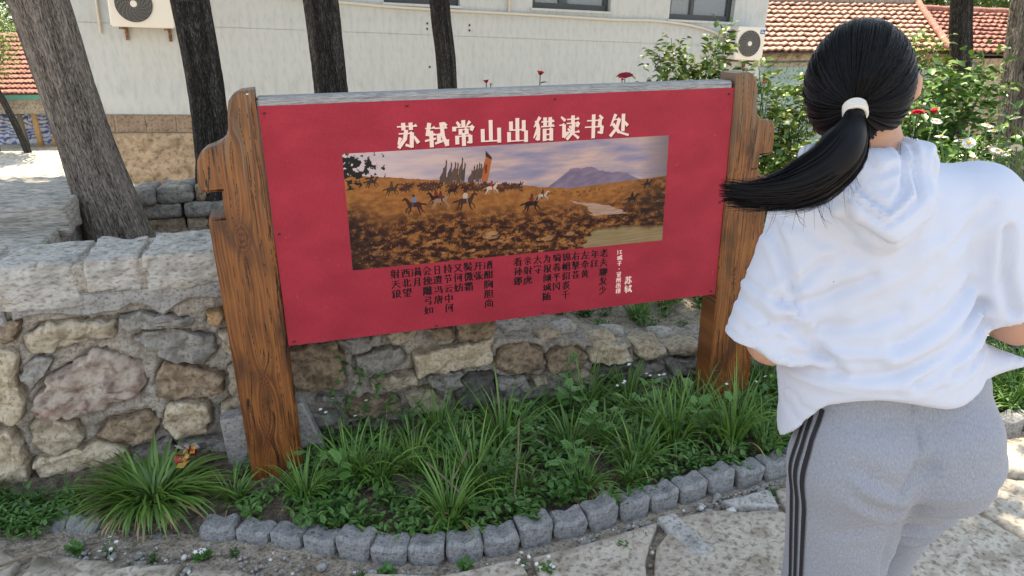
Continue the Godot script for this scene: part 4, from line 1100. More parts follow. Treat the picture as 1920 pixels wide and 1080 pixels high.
func build_paving() -> void:
	var path := Node3D.new()
	path.name = "path"
	path.set_meta("kind", "structure")
	add_child(path)
	var area := PackedVector2Array()
	for p in KERB:
		area.append(p + Vector2(0, 0.085 if p.x > -0.6 else 0.15))
	area.append(Vector2(3.2, 1.5))
	area.append(Vector2(-2.6, 1.5))
	area.append(Vector2(-2.6, -1.9))
	var sites := []
	var g := RandomNumberGenerator.new()
	g.seed = 12
	for j in 9:
		for i in 13:
			sites.append(Vector2(-2.9 + i * 0.53 + (0.26 if j % 2 else 0.0), -2.75 + j * 0.44) + Vector2(g.randf_range(-0.17, 0.17), g.randf_range(-0.14, 0.14)))
	for a in sites:
		var cell := PackedVector2Array([a + Vector2(-0.6, -0.6), a + Vector2(0.6, -0.6), a + Vector2(0.6, 0.6), a + Vector2(-0.6, 0.6)])
		for o in sites:
			if o == a or o.distance_to(a) > 1.4:
				continue
			var m: Vector2 = (a + o) / 2.0
			var d: Vector2 = (o - a).normalized()
			m -= d * 0.014
			var s := Vector2(-d.y, d.x) * 4.0
			var half := PackedVector2Array([m + s, m - s, m - s - d * 8.0, m + s - d * 8.0])
			var cut := Geometry2D.intersect_polygons(cell, half)
			if cut.is_empty():
				cell = PackedVector2Array()
				break
			cell = cut[0]
		if cell.size() < 3:
			continue
		var kept := Geometry2D.intersect_polygons(cell, area)
		if kept.is_empty():
			continue
		cell = kept[0]
		# wear the outline: split the sides and shift the points
		var worn := PackedVector2Array()
		for k in cell.size():
			var p := cell[k]
			var q := cell[(k + 1) % cell.size()]
			var n := maxi(1, int(p.distance_to(q) / 0.06))
			for t in n:
				var x := p.lerp(q, t / float(n))
				x = x.lerp(a, 0.02)
				worn.append(x + Vector2(fn.get_noise_2d(x.x * 9.0, x.y * 9.0), fn.get_noise_2d(x.x * 9.0 + 40.0, x.y * 9.0)) * 0.022)
		if worn.size() < 6:
			continue
		var mid := Vector2.ZERO
		for p in worn:
			mid += p / worn.size()
		var b := MB.new()
		var top := g.randf_range(0.004, 0.016)
		var tilt := Vector2(g.randf_range(-0.012, 0.012), g.randf_range(-0.012, 0.012))
		var rings := [[1.0, -0.03], [1.0, 0.0], [0.975, 0.006], [0.7, 0.008], [0.4, 0.008]]
		for rg in rings:
			for p in worn:
				var x: Vector2 = mid + (p - mid) * rg[0]
				var y: float = top + rg[1] + (x - mid).dot(tilt) + (fn.get_noise_2d(x.x * 6.0, x.y * 6.0) * 0.007 if rg[1] >= 0.0 else 0.0)
				b.add(Vector3(x.x, y, x.y), x)
		var w := worn.size()
		var ccw := not Geometry2D.is_polygon_clockwise(worn)
		for j in rings.size() - 1:
			for k in w:
				var k2 := (k + 1) % w
				if ccw:
					b.quad(j * w + k, j * w + k2, (j + 1) * w + k2, (j + 1) * w + k)
				else:
					b.quad(j * w + k2, j * w + k, (j + 1) * w + k, (j + 1) * w + k2)
		var c := b.add(Vector3(mid.x, top + 0.008, mid.y), mid)
		var last := (rings.size() - 1) * w
		for k in w:
			if ccw:
				b.tri(last + k, last + (k + 1) % w, c)
			else:
				b.tri(last + (k + 1) % w, last + k, c)
		obj("flagstone", b.mesh(), M.flag if g.randf() < 0.8 else M.flag_grey, path)
	# the sliver of pale slate by the kerb
	var sl := obj("flagstone", rough_block(Vector3(0.07, 0.03, 0.2), 0.006, 0.006, 4.0), M.flag_grey, path, Vector3(0.555, 0.014, -1.93))
	sl.rotation.y = 0.45


func build_kerb() -> void:
	var t := thing("flowerbed_edging", "row of grey wavy concrete blocks edging the planting bed", "kerb", Vector3.ZERO)
	var curve := Curve3D.new()
	for p in KERB:
		curve.add_point(Vector3(p.x, 0, p.y))
	var forms := []
	for f in 3:
		# a wave-sided paver stood on end: hollow in the middle of its top, swelling flanks
		var o := PackedVector2Array([Vector2(-0.049, -0.06), Vector2(-0.052, 0.0), Vector2(-0.057, 0.022), Vector2(-0.0595, 0.045), Vector2(-0.057, 0.066), Vector2(-0.047, 0.074), Vector2(-0.030, 0.075), Vector2(-0.013, 0.068), Vector2(0.002, 0.0635), Vector2(0.018, 0.068), Vector2(0.035, 0.076), Vector2(0.050, 0.073), Vector2(0.058, 0.064), Vector2(0.0595, 0.042), Vector2(0.056, 0.02), Vector2(0.052, 0.0), Vector2(0.049, -0.06)])
		for k in o.size():
			o[k] += Vector2(fn.get_noise_2d(k * 3.1, f * 7.0), fn.get_noise_2d(k * 3.1, f * 7.0 + 30.0)) * 0.004
		forms.append(slab_of(o, -0.036, 0.036, 0.011))
	var total := curve.get_baked_length()
	var at := 0.07
	var g := RandomNumberGenerator.new()
	g.seed = 8
	while at < total - 0.4:
		var p := curve.sample_baked(at)
		var q := curve.sample_baked(at + 0.02)
		var d := (q - p).normalized()
		var sunk := 0.0
		if p.x > -1.46 and p.x < -1.06:
			sunk = 0.085
		elif p.x < -0.62:
			sunk = 0.03
		var o := obj("edging_block", forms[g.randi() % 3], M.kerb, t, p + Vector3(0, g.randf_range(-0.016, 0.0) - sunk, 0) + Vector3(d.z, 0, -d.x) * 0.03)
		o.rotation = Vector3(g.randf_range(-0.14, 0.06), atan2(-d.z, d.x) + g.randf_range(-0.09, 0.09), g.randf_range(-0.08, 0.08))
		if p.x < -1.4:
			o.rotation.x = -0.7
		at += 0.1215


# ------------------------------------------------------------------ rubble walls
# a stone for a wall: the outline swells towards us and is uneven
func stone_shape(outline: Array, seed_: float, proud: float) -> ArrayMesh:
	var mid := Vector2.ZERO
	for p in outline:
		mid += p / outline.size()
	var pts := PackedVector2Array()
	var c := Curve2D.new()
	var n0 := outline.size()
	for k in n0 + 1:
		var p: Vector2 = outline[k % n0]
		var a: Vector2 = outline[(k - 1 + n0) % n0]
		var z: Vector2 = outline[(k + 1) % n0]
		var tan_ := (z - a) * 0.10
		c.add_point(p, -tan_, tan_)
	var total := c.get_baked_length()
	var n := clampi(int(total / 0.014), 18, 72)
	for k in n:
		var p := c.sample_baked(total * k / n)
		p += Vector2(fn.get_noise_2d(p.x * 16.0 + seed_, p.y * 16.0), fn.get_noise_2d(p.x * 16.0, p.y * 16.0 + seed_ + 20.0)) * 0.012
		pts.append(p)
	if not Geometry2D.is_polygon_clockwise(pts):
		pts.reverse()
	var b := MB.new()
	var tilt := Vector2(fn.get_noise_2d(seed_ * 5.0, 1.0), fn.get_noise_2d(seed_ * 5.0, 9.0)) * 0.25
	var rings := [[1.0, -0.09], [1.0, -0.012], [0.98, 0.6], [0.945, 0.86], [0.86, 0.95], [0.72, 0.98], [0.55, 1.0], [0.36, 1.0], [0.18, 1.0]]
	for rg in rings:
		for p in pts:
			var x: Vector2 = mid + (p - mid) * rg[0]
			var z: float = rg[1]
			if z > 0.0:
				z = z * proud + fn.get_noise_3d(x.x * 7.0 + seed_, x.y * 9.0, 2.0) * 0.018 + fn.get_noise_3d(x.x * 34.0 + seed_, x.y * 34.0, 5.0) * 0.005 + (facets.get_noise_2d(x.x * 11.0 + seed_ * 3.0, x.y * 14.0) + 0.7) * 0.026 + (x - mid).dot(tilt)
			b.add(Vector3(x.x, x.y, z), x)
	var m := pts.size()
	for j in rings.size() - 1:
		for k in m:
			var k2 := (k + 1) % m
			b.quad(j * m + k, (j + 1) * m + k, (j + 1) * m + k2, j * m + k2)
	var e := b.add(Vector3(mid.x, mid.y, proud + fn.get_noise_3d(mid.x * 7.0 + seed_, mid.y * 9.0, 2.0) * 0.018), mid)
	var last := (rings.size() - 1) * m
	for k in m:
		b.tri(last + k, e, last + (k + 1) % m)
	return b.mesh()


func low_top(u: float) -> float:
	return lerpf(0.355, 0.20, smoothstep(-0.05, 1.0, u)) if u < 1.0 else lerpf(0.20, 0.12, smoothstep(1.0, 1.8, u))


func mortar_face(u0: float, u1: float, top: Callable, depth: float, outlines := []) -> ArrayMesh:
	# uneven mortar: front, top and back of the wall core
	var b := MB.new()
	var nu := int((u1 - u0) / 0.0125)
	var prof := 90
	var boxes := []
	for o in outlines:
		var bx := Rect2(o[0], Vector2.ZERO)
		for p in o:
			bx = bx.expand(p)
		boxes.append(bx.grow(0.03))
	for i in nu + 1:
		var u := lerpf(u0, u1, i / float(nu))
		var h: float = top.call(u)
		for j in prof + 1:
			var t := j / float(prof)
			var p: Vector3
			if t < 0.6:
				p = Vector3(u, lerpf(-0.1, h, t / 0.6), 0.0)
			elif t < 0.85:
				p = Vector3(u, h, lerpf(0.0, -depth, (t - 0.6) / 0.25))
			else:
				p = Vector3(u, lerpf(h, -0.1, (t - 0.85) / 0.15), -depth)
			var k := fn.get_noise_3d(p.x * 6.0, p.y * 6.0, p.z * 6.0) * 0.02 + fn.get_noise_3d(p.x * 24.0, p.y * 24.0, p.z * 24.0) * 0.009
			if t < 0.57:
				p.z += k
				var q := Vector2(p.x, p.y)
				for m in outlines.size():      # raked-out joints round the stones, here and there
					if boxes[m].has_point(q):
						var o: PackedVector2Array = outlines[m]
						if Geometry2D.is_point_in_polygon(q, o):
							p.z -= 0.03
							break
						var dd := 1.0
						for e in o.size():
							dd = minf(dd, q.distance_to(Geometry2D.get_closest_point_to_segment(q, o[e], o[(e + 1) % o.size()])))
						if dd < 0.014:
							p.z -= 0.045 * clampf(fn.get_noise_2d(q.x * 5.0 + 3.0, q.y * 5.0) * 2.2 + 0.45, 0.0, 1.0) * (1.0 - dd / 0.014)
			elif t < 0.85:
				p.y += k * 0.7
				if t < 0.63:
					p.z += k
			b.add(p + Vector3(0, 0, WALL_Z), Vector2(u, t))
	for i in nu:
		for j in prof:
			var k := i * (prof + 1) + j
			b.quad(k, k + 1, k + prof + 2, k + prof + 1)
	for e in [0, nu]:         # ends
		var mid := b.add(Vector3(lerpf(u0, u1, e / float(nu)), 0.2, WALL_Z - depth / 2.0), Vector2.ZERO)
		for j in prof:
			var k: int = e * (prof + 1) + j
			if e == 0:
				b.tri(k, mid, k + 1)
			else:
				b.tri(k, k + 1, mid)
	return b.mesh()


const STEPS := [[-2.75, -1.70, -0.51, -0.885, 0.815, 0.3], [-2.75, -1.66, -0.89, -1.10, 0.905, 0.13], [-2.62, -1.70, -1.105, -1.66, 0.89, 0.3], [-2.40, -1.76, -1.665, -1.92, 0.865, 0.3], [-2.33, -1.80, -1.925, -2.40, 0.83, 0.3]]


func build_walls() -> void:
	var tall := thing("rubble_wall", "tall mortared rubble wall with flat capstones behind the left post", "wall", BOARD_AT, YAW)
	var outs := []
	for s in WALL_STONES:
		outs.append(PackedVector2Array(s[1]))
	obj("mortar", mortar_face(-2.7, -0.085, func(_u): return 0.815, 0.25, outs), M.mortar, tall)
	var low := thing("rubble_wall", "low rubble wall behind the grassy bed under the right half of the board", "wall", BOARD_AT, YAW)
	obj("mortar", mortar_face(-0.08, 3.4, func(u): return low_top(u) - 0.01, 0.24, outs), M.mortar, low)
	var n := 0
	for s in WALL_STONES:
		var mid := 0.0
		for p in s[1]:
			mid += p.x / s[1].size()
		var o := obj("stone", stone_shape(s[1], n * 3.3, 0.024 + 0.016 * fmod(n * 0.37, 1.0)), M[s[0]], tall if mid < -0.08 else low, Vector3(0, 0, WALL_Z + 0.004))
		if s[0] == "red":
			o.set_meta("label", "large pale boulder stained dark red")
		n += 1
	# further stones where the wall runs on out of the picture or behind the board
	var g := RandomNumberGenerator.new()
	g.seed = 77
	var kinds := ["buff", "sand", "grey", "brown", "buff", "grey"]
	for q in [[-2.65, -1.98, 0.0, 0.66, tall], [-0.62, -0.1, 0.6, 0.72, tall], [1.42, 3.35, 0.02, 0.10, low]]:
		var y: float = q[2]
		while y < q[3]:
			var hh := g.randf_range(0.10, 0.16)
			var u: float = q[0]
			while u < q[1] - 0.08:
				var ww := minf(g.randf_range(0.14, 0.30), q[1] - u)
				var e := []
				for a in 8:
					var an := -TAU * a / 8.0
					e.append(Vector2(u + ww / 2.0 + cos(an) * ww * g.randf_range(0.42, 0.5), y + hh / 2.0 + sin(an) * hh * g.randf_range(0.40, 0.5)))
				obj("stone", stone_shape(e, g.randf() * 90.0, 0.03), M[kinds[g.randi() % 6]], q[4], Vector3(0, 0, WALL_Z + 0.004))
				u += ww + 0.015
			y += hh + 0.015
	# capstones
	var caps := [[-2.66, -2.2], [-2.18, -1.76], [-1.74, -1.475], [-1.455, -1.285], [-1.265, -1.005], [-0.985, -0.62], [-0.6, -0.33], [-0.31, -0.085]]
	var heights := [0.14, 0.15, 0.155, 0.115, 0.125, 0.13, 0.13, 0.13]
	for k in caps.size():
		var a: float = caps[k][0]
		var z: float = caps[k][1]
		var o := obj("capstone", rough_block(Vector3(z - a - 0.006, heights[k], 0.30), 0.016, 0.006, k * 2.3, 14), M.cap, tall, Vector3((a + z) / 2.0, 0.848 - heights[k] / 2.0, WALL_Z - 0.125))
		o.rotation = Vector3(g.randf_range(-0.03, 0.03), g.randf_range(-0.02, 0.02), g.randf_range(-0.03, 0.02))
		if k > 0:
			obj("joint", rough_block(Vector3(0.055, heights[k] - 0.01, 0.296), 0.010, 0.006, k * 5.1, 8), M.mortar, tall, Vector3(a - 0.012, 0.842 - heights[k] / 2.0, WALL_Z - 0.126))
	# smeared cement under the capstones, with a ragged lower edge
	for q in [[-2.68, -1.72], [-1.70, -1.0], [-0.62, -0.1]]:
		var e := []
		var nn := int((q[1] - q[0]) / 0.045)
		for k in nn + 1:
			e.append(Vector2(lerpf(q[0], q[1], k / float(nn)), 0.735))
		for k in nn + 1:
			var x := lerpf(q[1], q[0], k / float(nn))
			e.append(Vector2(x, 0.655 + fn.get_noise_2d(x * 6.0, 3.0) * 0.04 + fn.get_noise_2d(x * 21.0, 8.0) * 0.018))
		var band := PackedVector2Array(e)
		obj("cement", slab_of(band, WALL_Z - 0.05, WALL_Z + 0.024, 0.007), M.concrete, tall)
	# flat stones bedded in the top of the low wall
	for q in [[0.10, 0.10, 0.13], [0.24, 0.02, 0.11], [0.34, 0.10, 0.12], [0.50, 0.03, 0.13], [0.60, 0.12, 0.12], [0.72, 0.03, 0.14], [0.85, 0.11, 0.12], [1.15, 0.05, 0.16], [1.34, 0.05, 0.18]]:
		var o := obj("stone", rough_block(Vector3(q[2], 0.07, 0.10), 0.014, 0.02, q[0] * 31.0, 5), M[["buff", "cap", "sand", "cap"][n % 4]], low, Vector3(q[0], low_top(q[0]) - 0.022, WALL_Z - 0.05 - q[1]))
		o.rotation.y = g.randf_range(-0.5, 0.5)
		n += 1
	# little dry-laid wall at the back of the tree pit
	var back := thing("dry_stone_wall", "little dark dry-laid stone wall behind the leaning trunk", "wall", BOARD_AT, YAW)
	for row in 3:
		var u := -2.15
		while u < -0.2:
			var ww := g.randf_range(0.16, 0.34)
			var hh := 0.085
			var o := obj("stone", rough_block(Vector3(ww - 0.008, hh, 0.26), 0.014, 0.018, g.randf() * 50.0, 5), M[["grey", "buff", "brown", "grey"][g.randi() % 4]], back, Vector3(u + ww / 2.0, 0.53 + row * 0.083 + hh / 2.0, -1.86 + g.randf_range(-0.015, 0.015)))
			o.rotation.y = g.randf_range(-0.05, 0.05)
			u += ww
	# worn stone slabs to the left: one beside the wall, a higher step, then treads going down
	var steps := thing("stone_steps", "broad worn stone slabs stepping down to the sunny courtyard", "steps", BOARD_AT, YAW)
	# [u0, u1, l0 (near), l1 (far), top]
	for q in STEPS:
		var size := Vector3(q[1] - q[0], q[5], q[2] - q[3])
		obj("slab", rough_block(size, 0.013, 0.009, q[2] * 17.0, 16), M.slab, steps, Vector3((q[0] + q[1]) / 2.0, q[4] - q[5] / 2.0, (q[2] + q[3]) / 2.0))
	for q in [[-2.75, -1.72, -0.9, -1.09, 0.77], [-2.5, -1.78, -1.12, -2.3, 0.52]]:
		obj("slab", rough_block(Vector3(q[1] - q[0], 0.6, q[2] - q[3]), 0.02, 0.03, q[2] * 9.0, 8), M.slab, steps, Vector3((q[0] + q[1]) / 2.0, q[4] - 0.3, (q[2] + q[3]) / 2.0))


# ------------------------------------------------------------------ houses
func air_unit(label: String, parent_axes: Transform3D, lo: Vector3, size: Vector3, badge: bool) -> void:
	var t := thing("air_conditioner", label, "air conditioner")
	t.transform = parent_axes * Transform3D(Basis(), lo)
	obj("case", box_mesh(Vector3.ZERO, size, 0.012), M.white_paint, t)
	var rad := size.y * 0.39
	var c := Vector3(size.x * 0.40 if not badge else size.x * 0.46, size.y * 0.5, size.z)
	# dark well, guard rings, spokes, hub
	var well := MB.new()
	tube_into(well, [c + Vector3(0, 0, -0.004), c + Vector3(0, 0, 0.004)], [rad, rad], 40)
	obj("fan_well", well.mesh(false), M.black_plastic, t)
	var gm := MB.new()
	for k in 11:
		var rr := rad * (0.18 + 0.82 * k / 10.0)
		var pts := []
		var rads := []
		for a in 33:
			pts.append(c + Vector3(cos(TAU * a / 32.0) * rr, sin(TAU * a / 32.0) * rr, 0.014 - 0.006 * k / 10.0))
			rads.append(0.0024)
		tube_into(gm, pts, rads, 5, Color.WHITE, false)
	for k in 16:
		var pts := []
		var rads := []
		for a in 7:
			var f := 0.18 + 0.82 * a / 6.0
			var an := TAU * k / 16.0 + f * 1.3
			pts.append(c + Vector3(cos(an) * rad * f, sin(an) * rad * f, 0.013 - 0.006 * f))
			rads.append(0.0022)
		tube_into(gm, pts, rads, 5)
	obj("fan_guard", gm.mesh(), plain(lin(.24, .24, .235), 0.5), t)
	var hub := MB.new()
	tube_into(hub, [c + Vector3(0, 0, 0.006), c + Vector3(0, 0, 0.02)], [rad * 0.2, rad * 0.18], 20)
	obj("hub", hub.mesh(false), M.white_paint, t)
	for k in 7:      # side louvres
		obj("louvre", box_mesh(Vector3(-0.004, size.y * (0.14 + 0.11 * k), size.z * 0.15), Vector3(0.003, size.y * (0.20 + 0.11 * k), size.z * 0.9)), M.black_plastic, t)
	for x in [0.12, 0.82]:
		var br := MB.new()
		box_into(br, Vector3(size.x * x, -0.025, -0.05), Vector3(size.x * x + 0.03, -0.002, size.z * 0.95))
		box_into(br, Vector3(size.x * x, -0.14, -0.05), Vector3(size.x * x + 0.03, -0.027, -0.02))
		obj("bracket", br.mesh(false), M.rust, t)
	if badge:
		var bd := obj("badge", box_mesh(Vector3(size.x * 0.80, size.y * 0.80, size.z + 0.0005), Vector3(size.x * 0.97, size.y * 0.93, size.z + 0.003)), plain(lin(.03, .16, .45), 0.4), t)
		bd.set_meta("label", "small blue maker's badge")
		for k in 2:
			obj("badge_line", box_mesh(Vector3(size.x * 0.83, size.y * (0.835 + 0.045 * k), size.z + 0.0031), Vector3(size.x * (0.94 - 0.05 * k), size.y * (0.855 + 0.045 * k), size.z + 0.0045)), M.white_paint, bd)


func tiled_slope(parent: Node3D, a: Vector3, b: Vector3, c: Vector3, d: Vector3, rows: int, m: Material) -> void:
	# a, b: eave from left to right; c, d: ridge from left to right; each course overlaps the one below
	var up := ((c - a).cross(b - a)).normalized()
	if up.y < 0:
		up = -up
	var across := int(a.distance_to(b) / 0.12)
	for k in rows:
		var f0 := k / float(rows)
		var f1 := (k + 1.25) / float(rows)
		var s := MB.new()
		for i in across * 2 + 1:
			var x := i / float(across * 2)
			var lo := a.lerp(c, f0).lerp(b.lerp(d, f0), x)
			var hi := a.lerp(c, minf(f1, 1.02)).lerp(b.lerp(d, minf(f1, 1.02)), x)
			var wave := 0.022 * (1.0 if i % 2 == 0 else -0.4) + fn.get_noise_2d(x * 40.0, k * 5.0) * 0.02
			s.add(lo + up * (0.065 + wave), Vector2(x, 0))
			s.add(lo + up * (0.035 + wave), Vector2(x, 0.1))
			s.add(hi + up * (0.008 + wave * 0.6), Vector2(x, 1))
		for i in across * 2:
			var q := i * 3
			s.quad(q + 1, q, q + 3, q + 4)
			s.quad(q, q + 2, q + 5, q + 3)
		obj("tile_course", s.mesh(false), m, parent)


func build_buildings() -> void:
	# plastered house behind the board; it stands a little out of level, as in the photograph
	var axes := board_axes * Transform3D(Basis(Vector3.BACK, -0.05), Vector3(0, 0, -6.746))
	var h := thing("plastered_house", "long pale grey plastered house with dark-framed windows behind the board", "house")
	h.transform = axes
	var wall := MB.new()
	var top := 2.8
	var wins := [[0.307, 1.215, 1.835], [2.134, 3.182, 1.855], [4.023, 4.985, 1.80]]
	box_into(wall, Vector3(-3.05, 0.53, -0.25), Vector3(5.50, 1.486, 0.0))
	box_into(wall, Vector3(-3.05, 1.486, -0.25), Vector3(5.50, 1.494, -0.008))
	var x := -3.05
	for w in wins:
		box_into(wall, Vector3(x, 1.494, -0.25), Vector3(w[0], top, 0.0))
		box_into(wall, Vector3(w[0], 1.494, -0.25), Vector3(w[1], w[2], 0.0))
		box_into(wall, Vector3(w[0], 2.72, -0.25), Vector3(w[1], top, 0.0))
		x = w[1]
	box_into(wall, Vector3(x, 1.494, -0.25), Vector3(5.50, top, 0.0))
	box_into(wall, Vector3(-3.05, -1.8, -4.5), Vector3(-2.82, top, -0.251))
	box_into(wall, Vector3(5.27, -1.8, -4.5), Vector3(5.50, top, -0.251))
	box_into(wall, Vector3(-2.81, -1.8, -4.5), Vector3(5.26, top, -4.27))
	obj("wall", wall.mesh(false), M.plaster, h)
	obj("plinth", box_mesh(Vector3(-3.08, -2.0, -0.251), Vector3(5.53, 0.325, 0.03), 0.01), M.plinth, h)
	obj("inner_floor", box_mesh(Vector3(-2.8, 0.6, -4.26), Vector3(5.25, 0.7, -0.26)), M.plinth, h)
	var rf := MB.new()
	box_into(rf, Vector3(-3.3, top, -4.7), Vector3(5.75, top + 0.18, 0.35))
	obj("roof", rf.mesh(false), M.concrete, h)
	var bx := -3.07
	var g := RandomNumberGenerator.new()
	g.seed = 4
	obj("band_bed", box_mesh(Vector3(-3.06, 0.326, -0.25), Vector3(5.51, 0.529, 0.004)), M.beige, h)
	while bx < 5.2:
		var ww := g.randf_range(0.27, 0.36)
		obj("band_block", box_mesh(Vector3(bx, 0.335, -0.1), Vector3(minf(bx + ww, 5.5), 0.522, 0.02 + g.randf_range(-0.003, 0.003)), 0.004), M.band, h)
		bx += ww + g.randf_range(0.01, 0.035)
	for w in wins:
		var f := MB.new()
		var z0 := -0.15
		var z1 := -0.09
		box_into(f, Vector3(w[0], w[2], z0), Vector3(w[1], w[2] + 0.07, z1))
		box_into(f, Vector3(w[0], 2.65, z0), Vector3(w[1], 2.72, z1))
		box_into(f, Vector3(w[0], w[2] + 0.07, z0), Vector3(w[0] + 0.06, 2.65, z1))
		box_into(f, Vector3(w[1] - 0.06, w[2] + 0.07, z0), Vector3(w[1], 2.65, z1))
		var mid: float = lerpf(w[0], w[1], 0.36)
		box_into(f, Vector3(mid, w[2] + 0.07, z0), Vector3(mid + 0.05, 2.65, z1))
		var win := obj("window", f.mesh(false), M.frame_dark, h)
		obj("pane", box_mesh(Vector3(w[0] + 0.06, w[2] + 0.07, -0.125), Vector3(mid, 2.65, -0.119)), M.glass, win)
		obj("pane", box_mesh(Vector3(mid + 0.05, w[2] + 0.07, -0.125), Vector3(w[1] - 0.06, 2.65, -0.119)), M.glass, win)
		var cu := MB.new()      # drawn curtain behind the narrow pane
		var n := 40
		for i in n + 1:
			var cx := lerpf(w[0] + 0.02, mid + 0.05, i / float(n))
			var cz := -0.3 + 0.02 * sin(i * 1.1)
			cu.add(Vector3(cx, 1.5, cz))
			cu.add(Vector3(cx, 2.8, cz))
		for i in n:
			cu.quad(i * 2, i * 2 + 1, i * 2 + 3, i * 2 + 2)
		obj("curtain", cu.mesh(), plain(lin(.34, .27, .19), 0.9), win)
		obj("sill", box_mesh(Vector3(w[0] - 0.02, w[2] - 0.03, 0.001), Vector3(w[1] + 0.02, w[2] - 0.003, 0.03)), M.plaster, win)
	# conduit clipped along the wall
	var line := []
	var rad := []
	var src := [Vector2(-2.0, 2.05), Vector2(-0.9, 1.86), Vector2(-0.09, 1.82), Vector2(0.52, 1.797), Vector2(1.2, 1.79), Vector2(1.82, 1.787), Vector2(2.66, 1.779), Vector2(3.3, 1.772), Vector2(3.69, 1.785), Vector2(4.16, 1.763), Vector2(4.5, 1.72), Vector2(4.76, 1.651), Vector2(4.92, 1.58)]
	var cv := Curve3D.new()
	for k in src.size():
		var tg: Vector2 = (src[mini(k + 1, src.size() - 1)] - src[maxi(k - 1, 0)]) * 0.2
		cv.add_point(Vector3(src[k].x, src[k].y - 0.012, 0.035), -Vector3(tg.x, tg.y, 0), Vector3(tg.x, tg.y, 0))
	for k in 70:
		line.append(cv.sample_baked(cv.get_baked_length() * k / 69.0))
		rad.append(0.017)
	var pb := MB.new()
	tube_into(pb, line, rad, 8)
	tube_into(pb, [Vector3(1.83, 1.79, 0.03), Vector3(1.82, 2.6, 0.03)], [0.015, 0.015], 8)
	tube_into(pb, [Vector3(-2.72, 1.38, 0.03), Vector3(-2.72, 2.6, 0.03)], [0.014, 0.014], 8)
	obj("conduit", pb.mesh(), M.pipe, h)
	for q in [Vector2(0.82, 1.62), Vector2(0.82, 1.56), Vector2(1.34, 1.62), Vector2(1.34, 1.56), Vector2(0.85, 1.12)]:
		obj("bolt", box_mesh(Vector3(q.x - 0.01, q.y - 0.012, 0.001), Vector3(q.x + 0.01, q.y + 0.012, 0.012), 0.003), M.screw, h)
	air_unit("white air conditioner with round grille on rusty brackets above the leaning trunk", axes, Vector3(-2.555, 1.46, 0.06), Vector3(0.615, 0.46, 0.27), false)
	air_unit("white air conditioner with a blue badge at the far corner of the house", axes, Vector3(4.86, 1.325, 0.06), Vector3(0.43, 0.42, 0.28), true)
	# tiled house to the right, lower down the slope
	var t := thing("tiled_house", "turquoise house with salmon clay tile roof at the upper right", "house", Vector3.ZERO)
	obj("wall", box_mesh(Vector3(3.4, -1.6, -16.6), Vector3(7.5, 0.98, -13.25)), M.teal, t)
	obj("eave_beam", box_mesh(Vector3(3.3, 0.90, -13.24), Vector3(7.6, 1.06, -13.12)), M.plinth, t)
	obj("moulding", box_mesh(Vector3(3.3, 0.80, -13.24), Vector3(7.55, 0.86, -13.2)), M.beige, t)
	var sub := MB.new()
	sub.flatquad(Vector3(3.2, 1.03, -12.95), Vector3(3.2, 1.9, -15.0), Vector3(7.85, 1.78, -15.0), Vector3(7.7, 0.98, -12.95))
	sub.flatquad(Vector3(3.2, 1.9, -15.0), Vector3(3.2, 1.03, -17.0), Vector3(7.7, 0.98, -17.0), Vector3(7.85, 1.78, -15.0))
	var roof := obj("roof", sub.mesh(false), M.plinth, t)
	tiled_slope(roof, Vector3(3.2, 1.05, -12.95), Vector3(7.45, 1.0, -12.95), Vector3(3.2, 1.92, -15.0), Vector3(7.85, 1.80, -15.0), 11, M.tile)
	var rp := []
	var rr := []
	for k in 30:
		rp.append(Vector3(3.2, 1.98, -15.0).lerp(Vector3(7.9, 1.86, -15.0), k / 29.0) + Vector3(0, 0.012 * (k % 2), 0))
		rr.append(0.075 + 0.01 * (k % 2))
	var rm := MB.new()
	tube_into(rm, rp, rr, 8)
	obj("ridge", rm.mesh(), M.grey, roof)
	obj("chimney", box_mesh(Vector3(7.0, 1.8, -15.2), Vector3(7.12, 2.25, -15.08)), M.beige, roof)
	var u := thing("tiled_house", "low red tile roofed house beyond the rose bushes at the right", "house", Vector3.ZERO)
	obj("wall", box_mesh(Vector3(7.8, -1.6, -16.0), Vector3(12.5, 0.9, -13.0)), M.beige, u)
	var sub2 := MB.new()
	sub2.flatquad(Vector3(7.46, 0.98, -12.72), Vector3(7.9, 1.66, -14.8), Vector3(13.0, 1.42, -14.8), Vector3(13.0, 0.85, -12.72))
	sub2.flatquad(Vector3(7.9, 1.66, -14.8), Vector3(7.9, 0.9, -16.8), Vector3(13.0, 0.8, -16.8), Vector3(13.0, 1.42, -14.8))
	var roof2 := obj("roof", sub2.mesh(false), M.plinth, u)
	tiled_slope(roof2, Vector3(7.46, 1.0, -12.72), Vector3(13.0, 0.87, -12.72), Vector3(7.9, 1.68, -14.8), Vector3(13.0, 1.44, -14.8), 10, M.tile_old)
	var rp2 := []
	var rr2 := []
	for k in 24:
		rp2.append(Vector3(7.86, 1.74, -14.8).lerp(Vector3(13.0, 1.49, -14.8), k / 23.0))
		rr2.append(0.06 + 0.012 * (k % 2))
	var rm2 := MB.new()
	tube_into(rm2, rp2, rr2, 8)
	var hp := []
	var hr := []
	for k in 14:
		hp.append(Vector3(7.42, 1.08, -12.75).lerp(Vector3(7.88, 1.84, -14.9), k / 13.0))
		hr.append(0.05 + 0.012 * (k % 2))
	tube_into(rm2, hp, hr, 8)
	obj("ridge", rm2.mesh(), M.tile_old, roof2)
	# open shed at the far left
	var s := thing("open_shed", "open shed with red tile roof and green fascia across the courtyard", "shed", Vector3.ZERO)
	var sub3 := MB.new()
	sub3.flatquad(Vector3(-17.5, -0.12, -19.7), Vector3(-17.5, 1.35, -22.3), Vector3(-10.8, 1.35, -22.3), Vector3(-10.8, -0.12, -19.7))
	var roof3 := obj("roof", sub3.mesh(false), M.plinth, s)
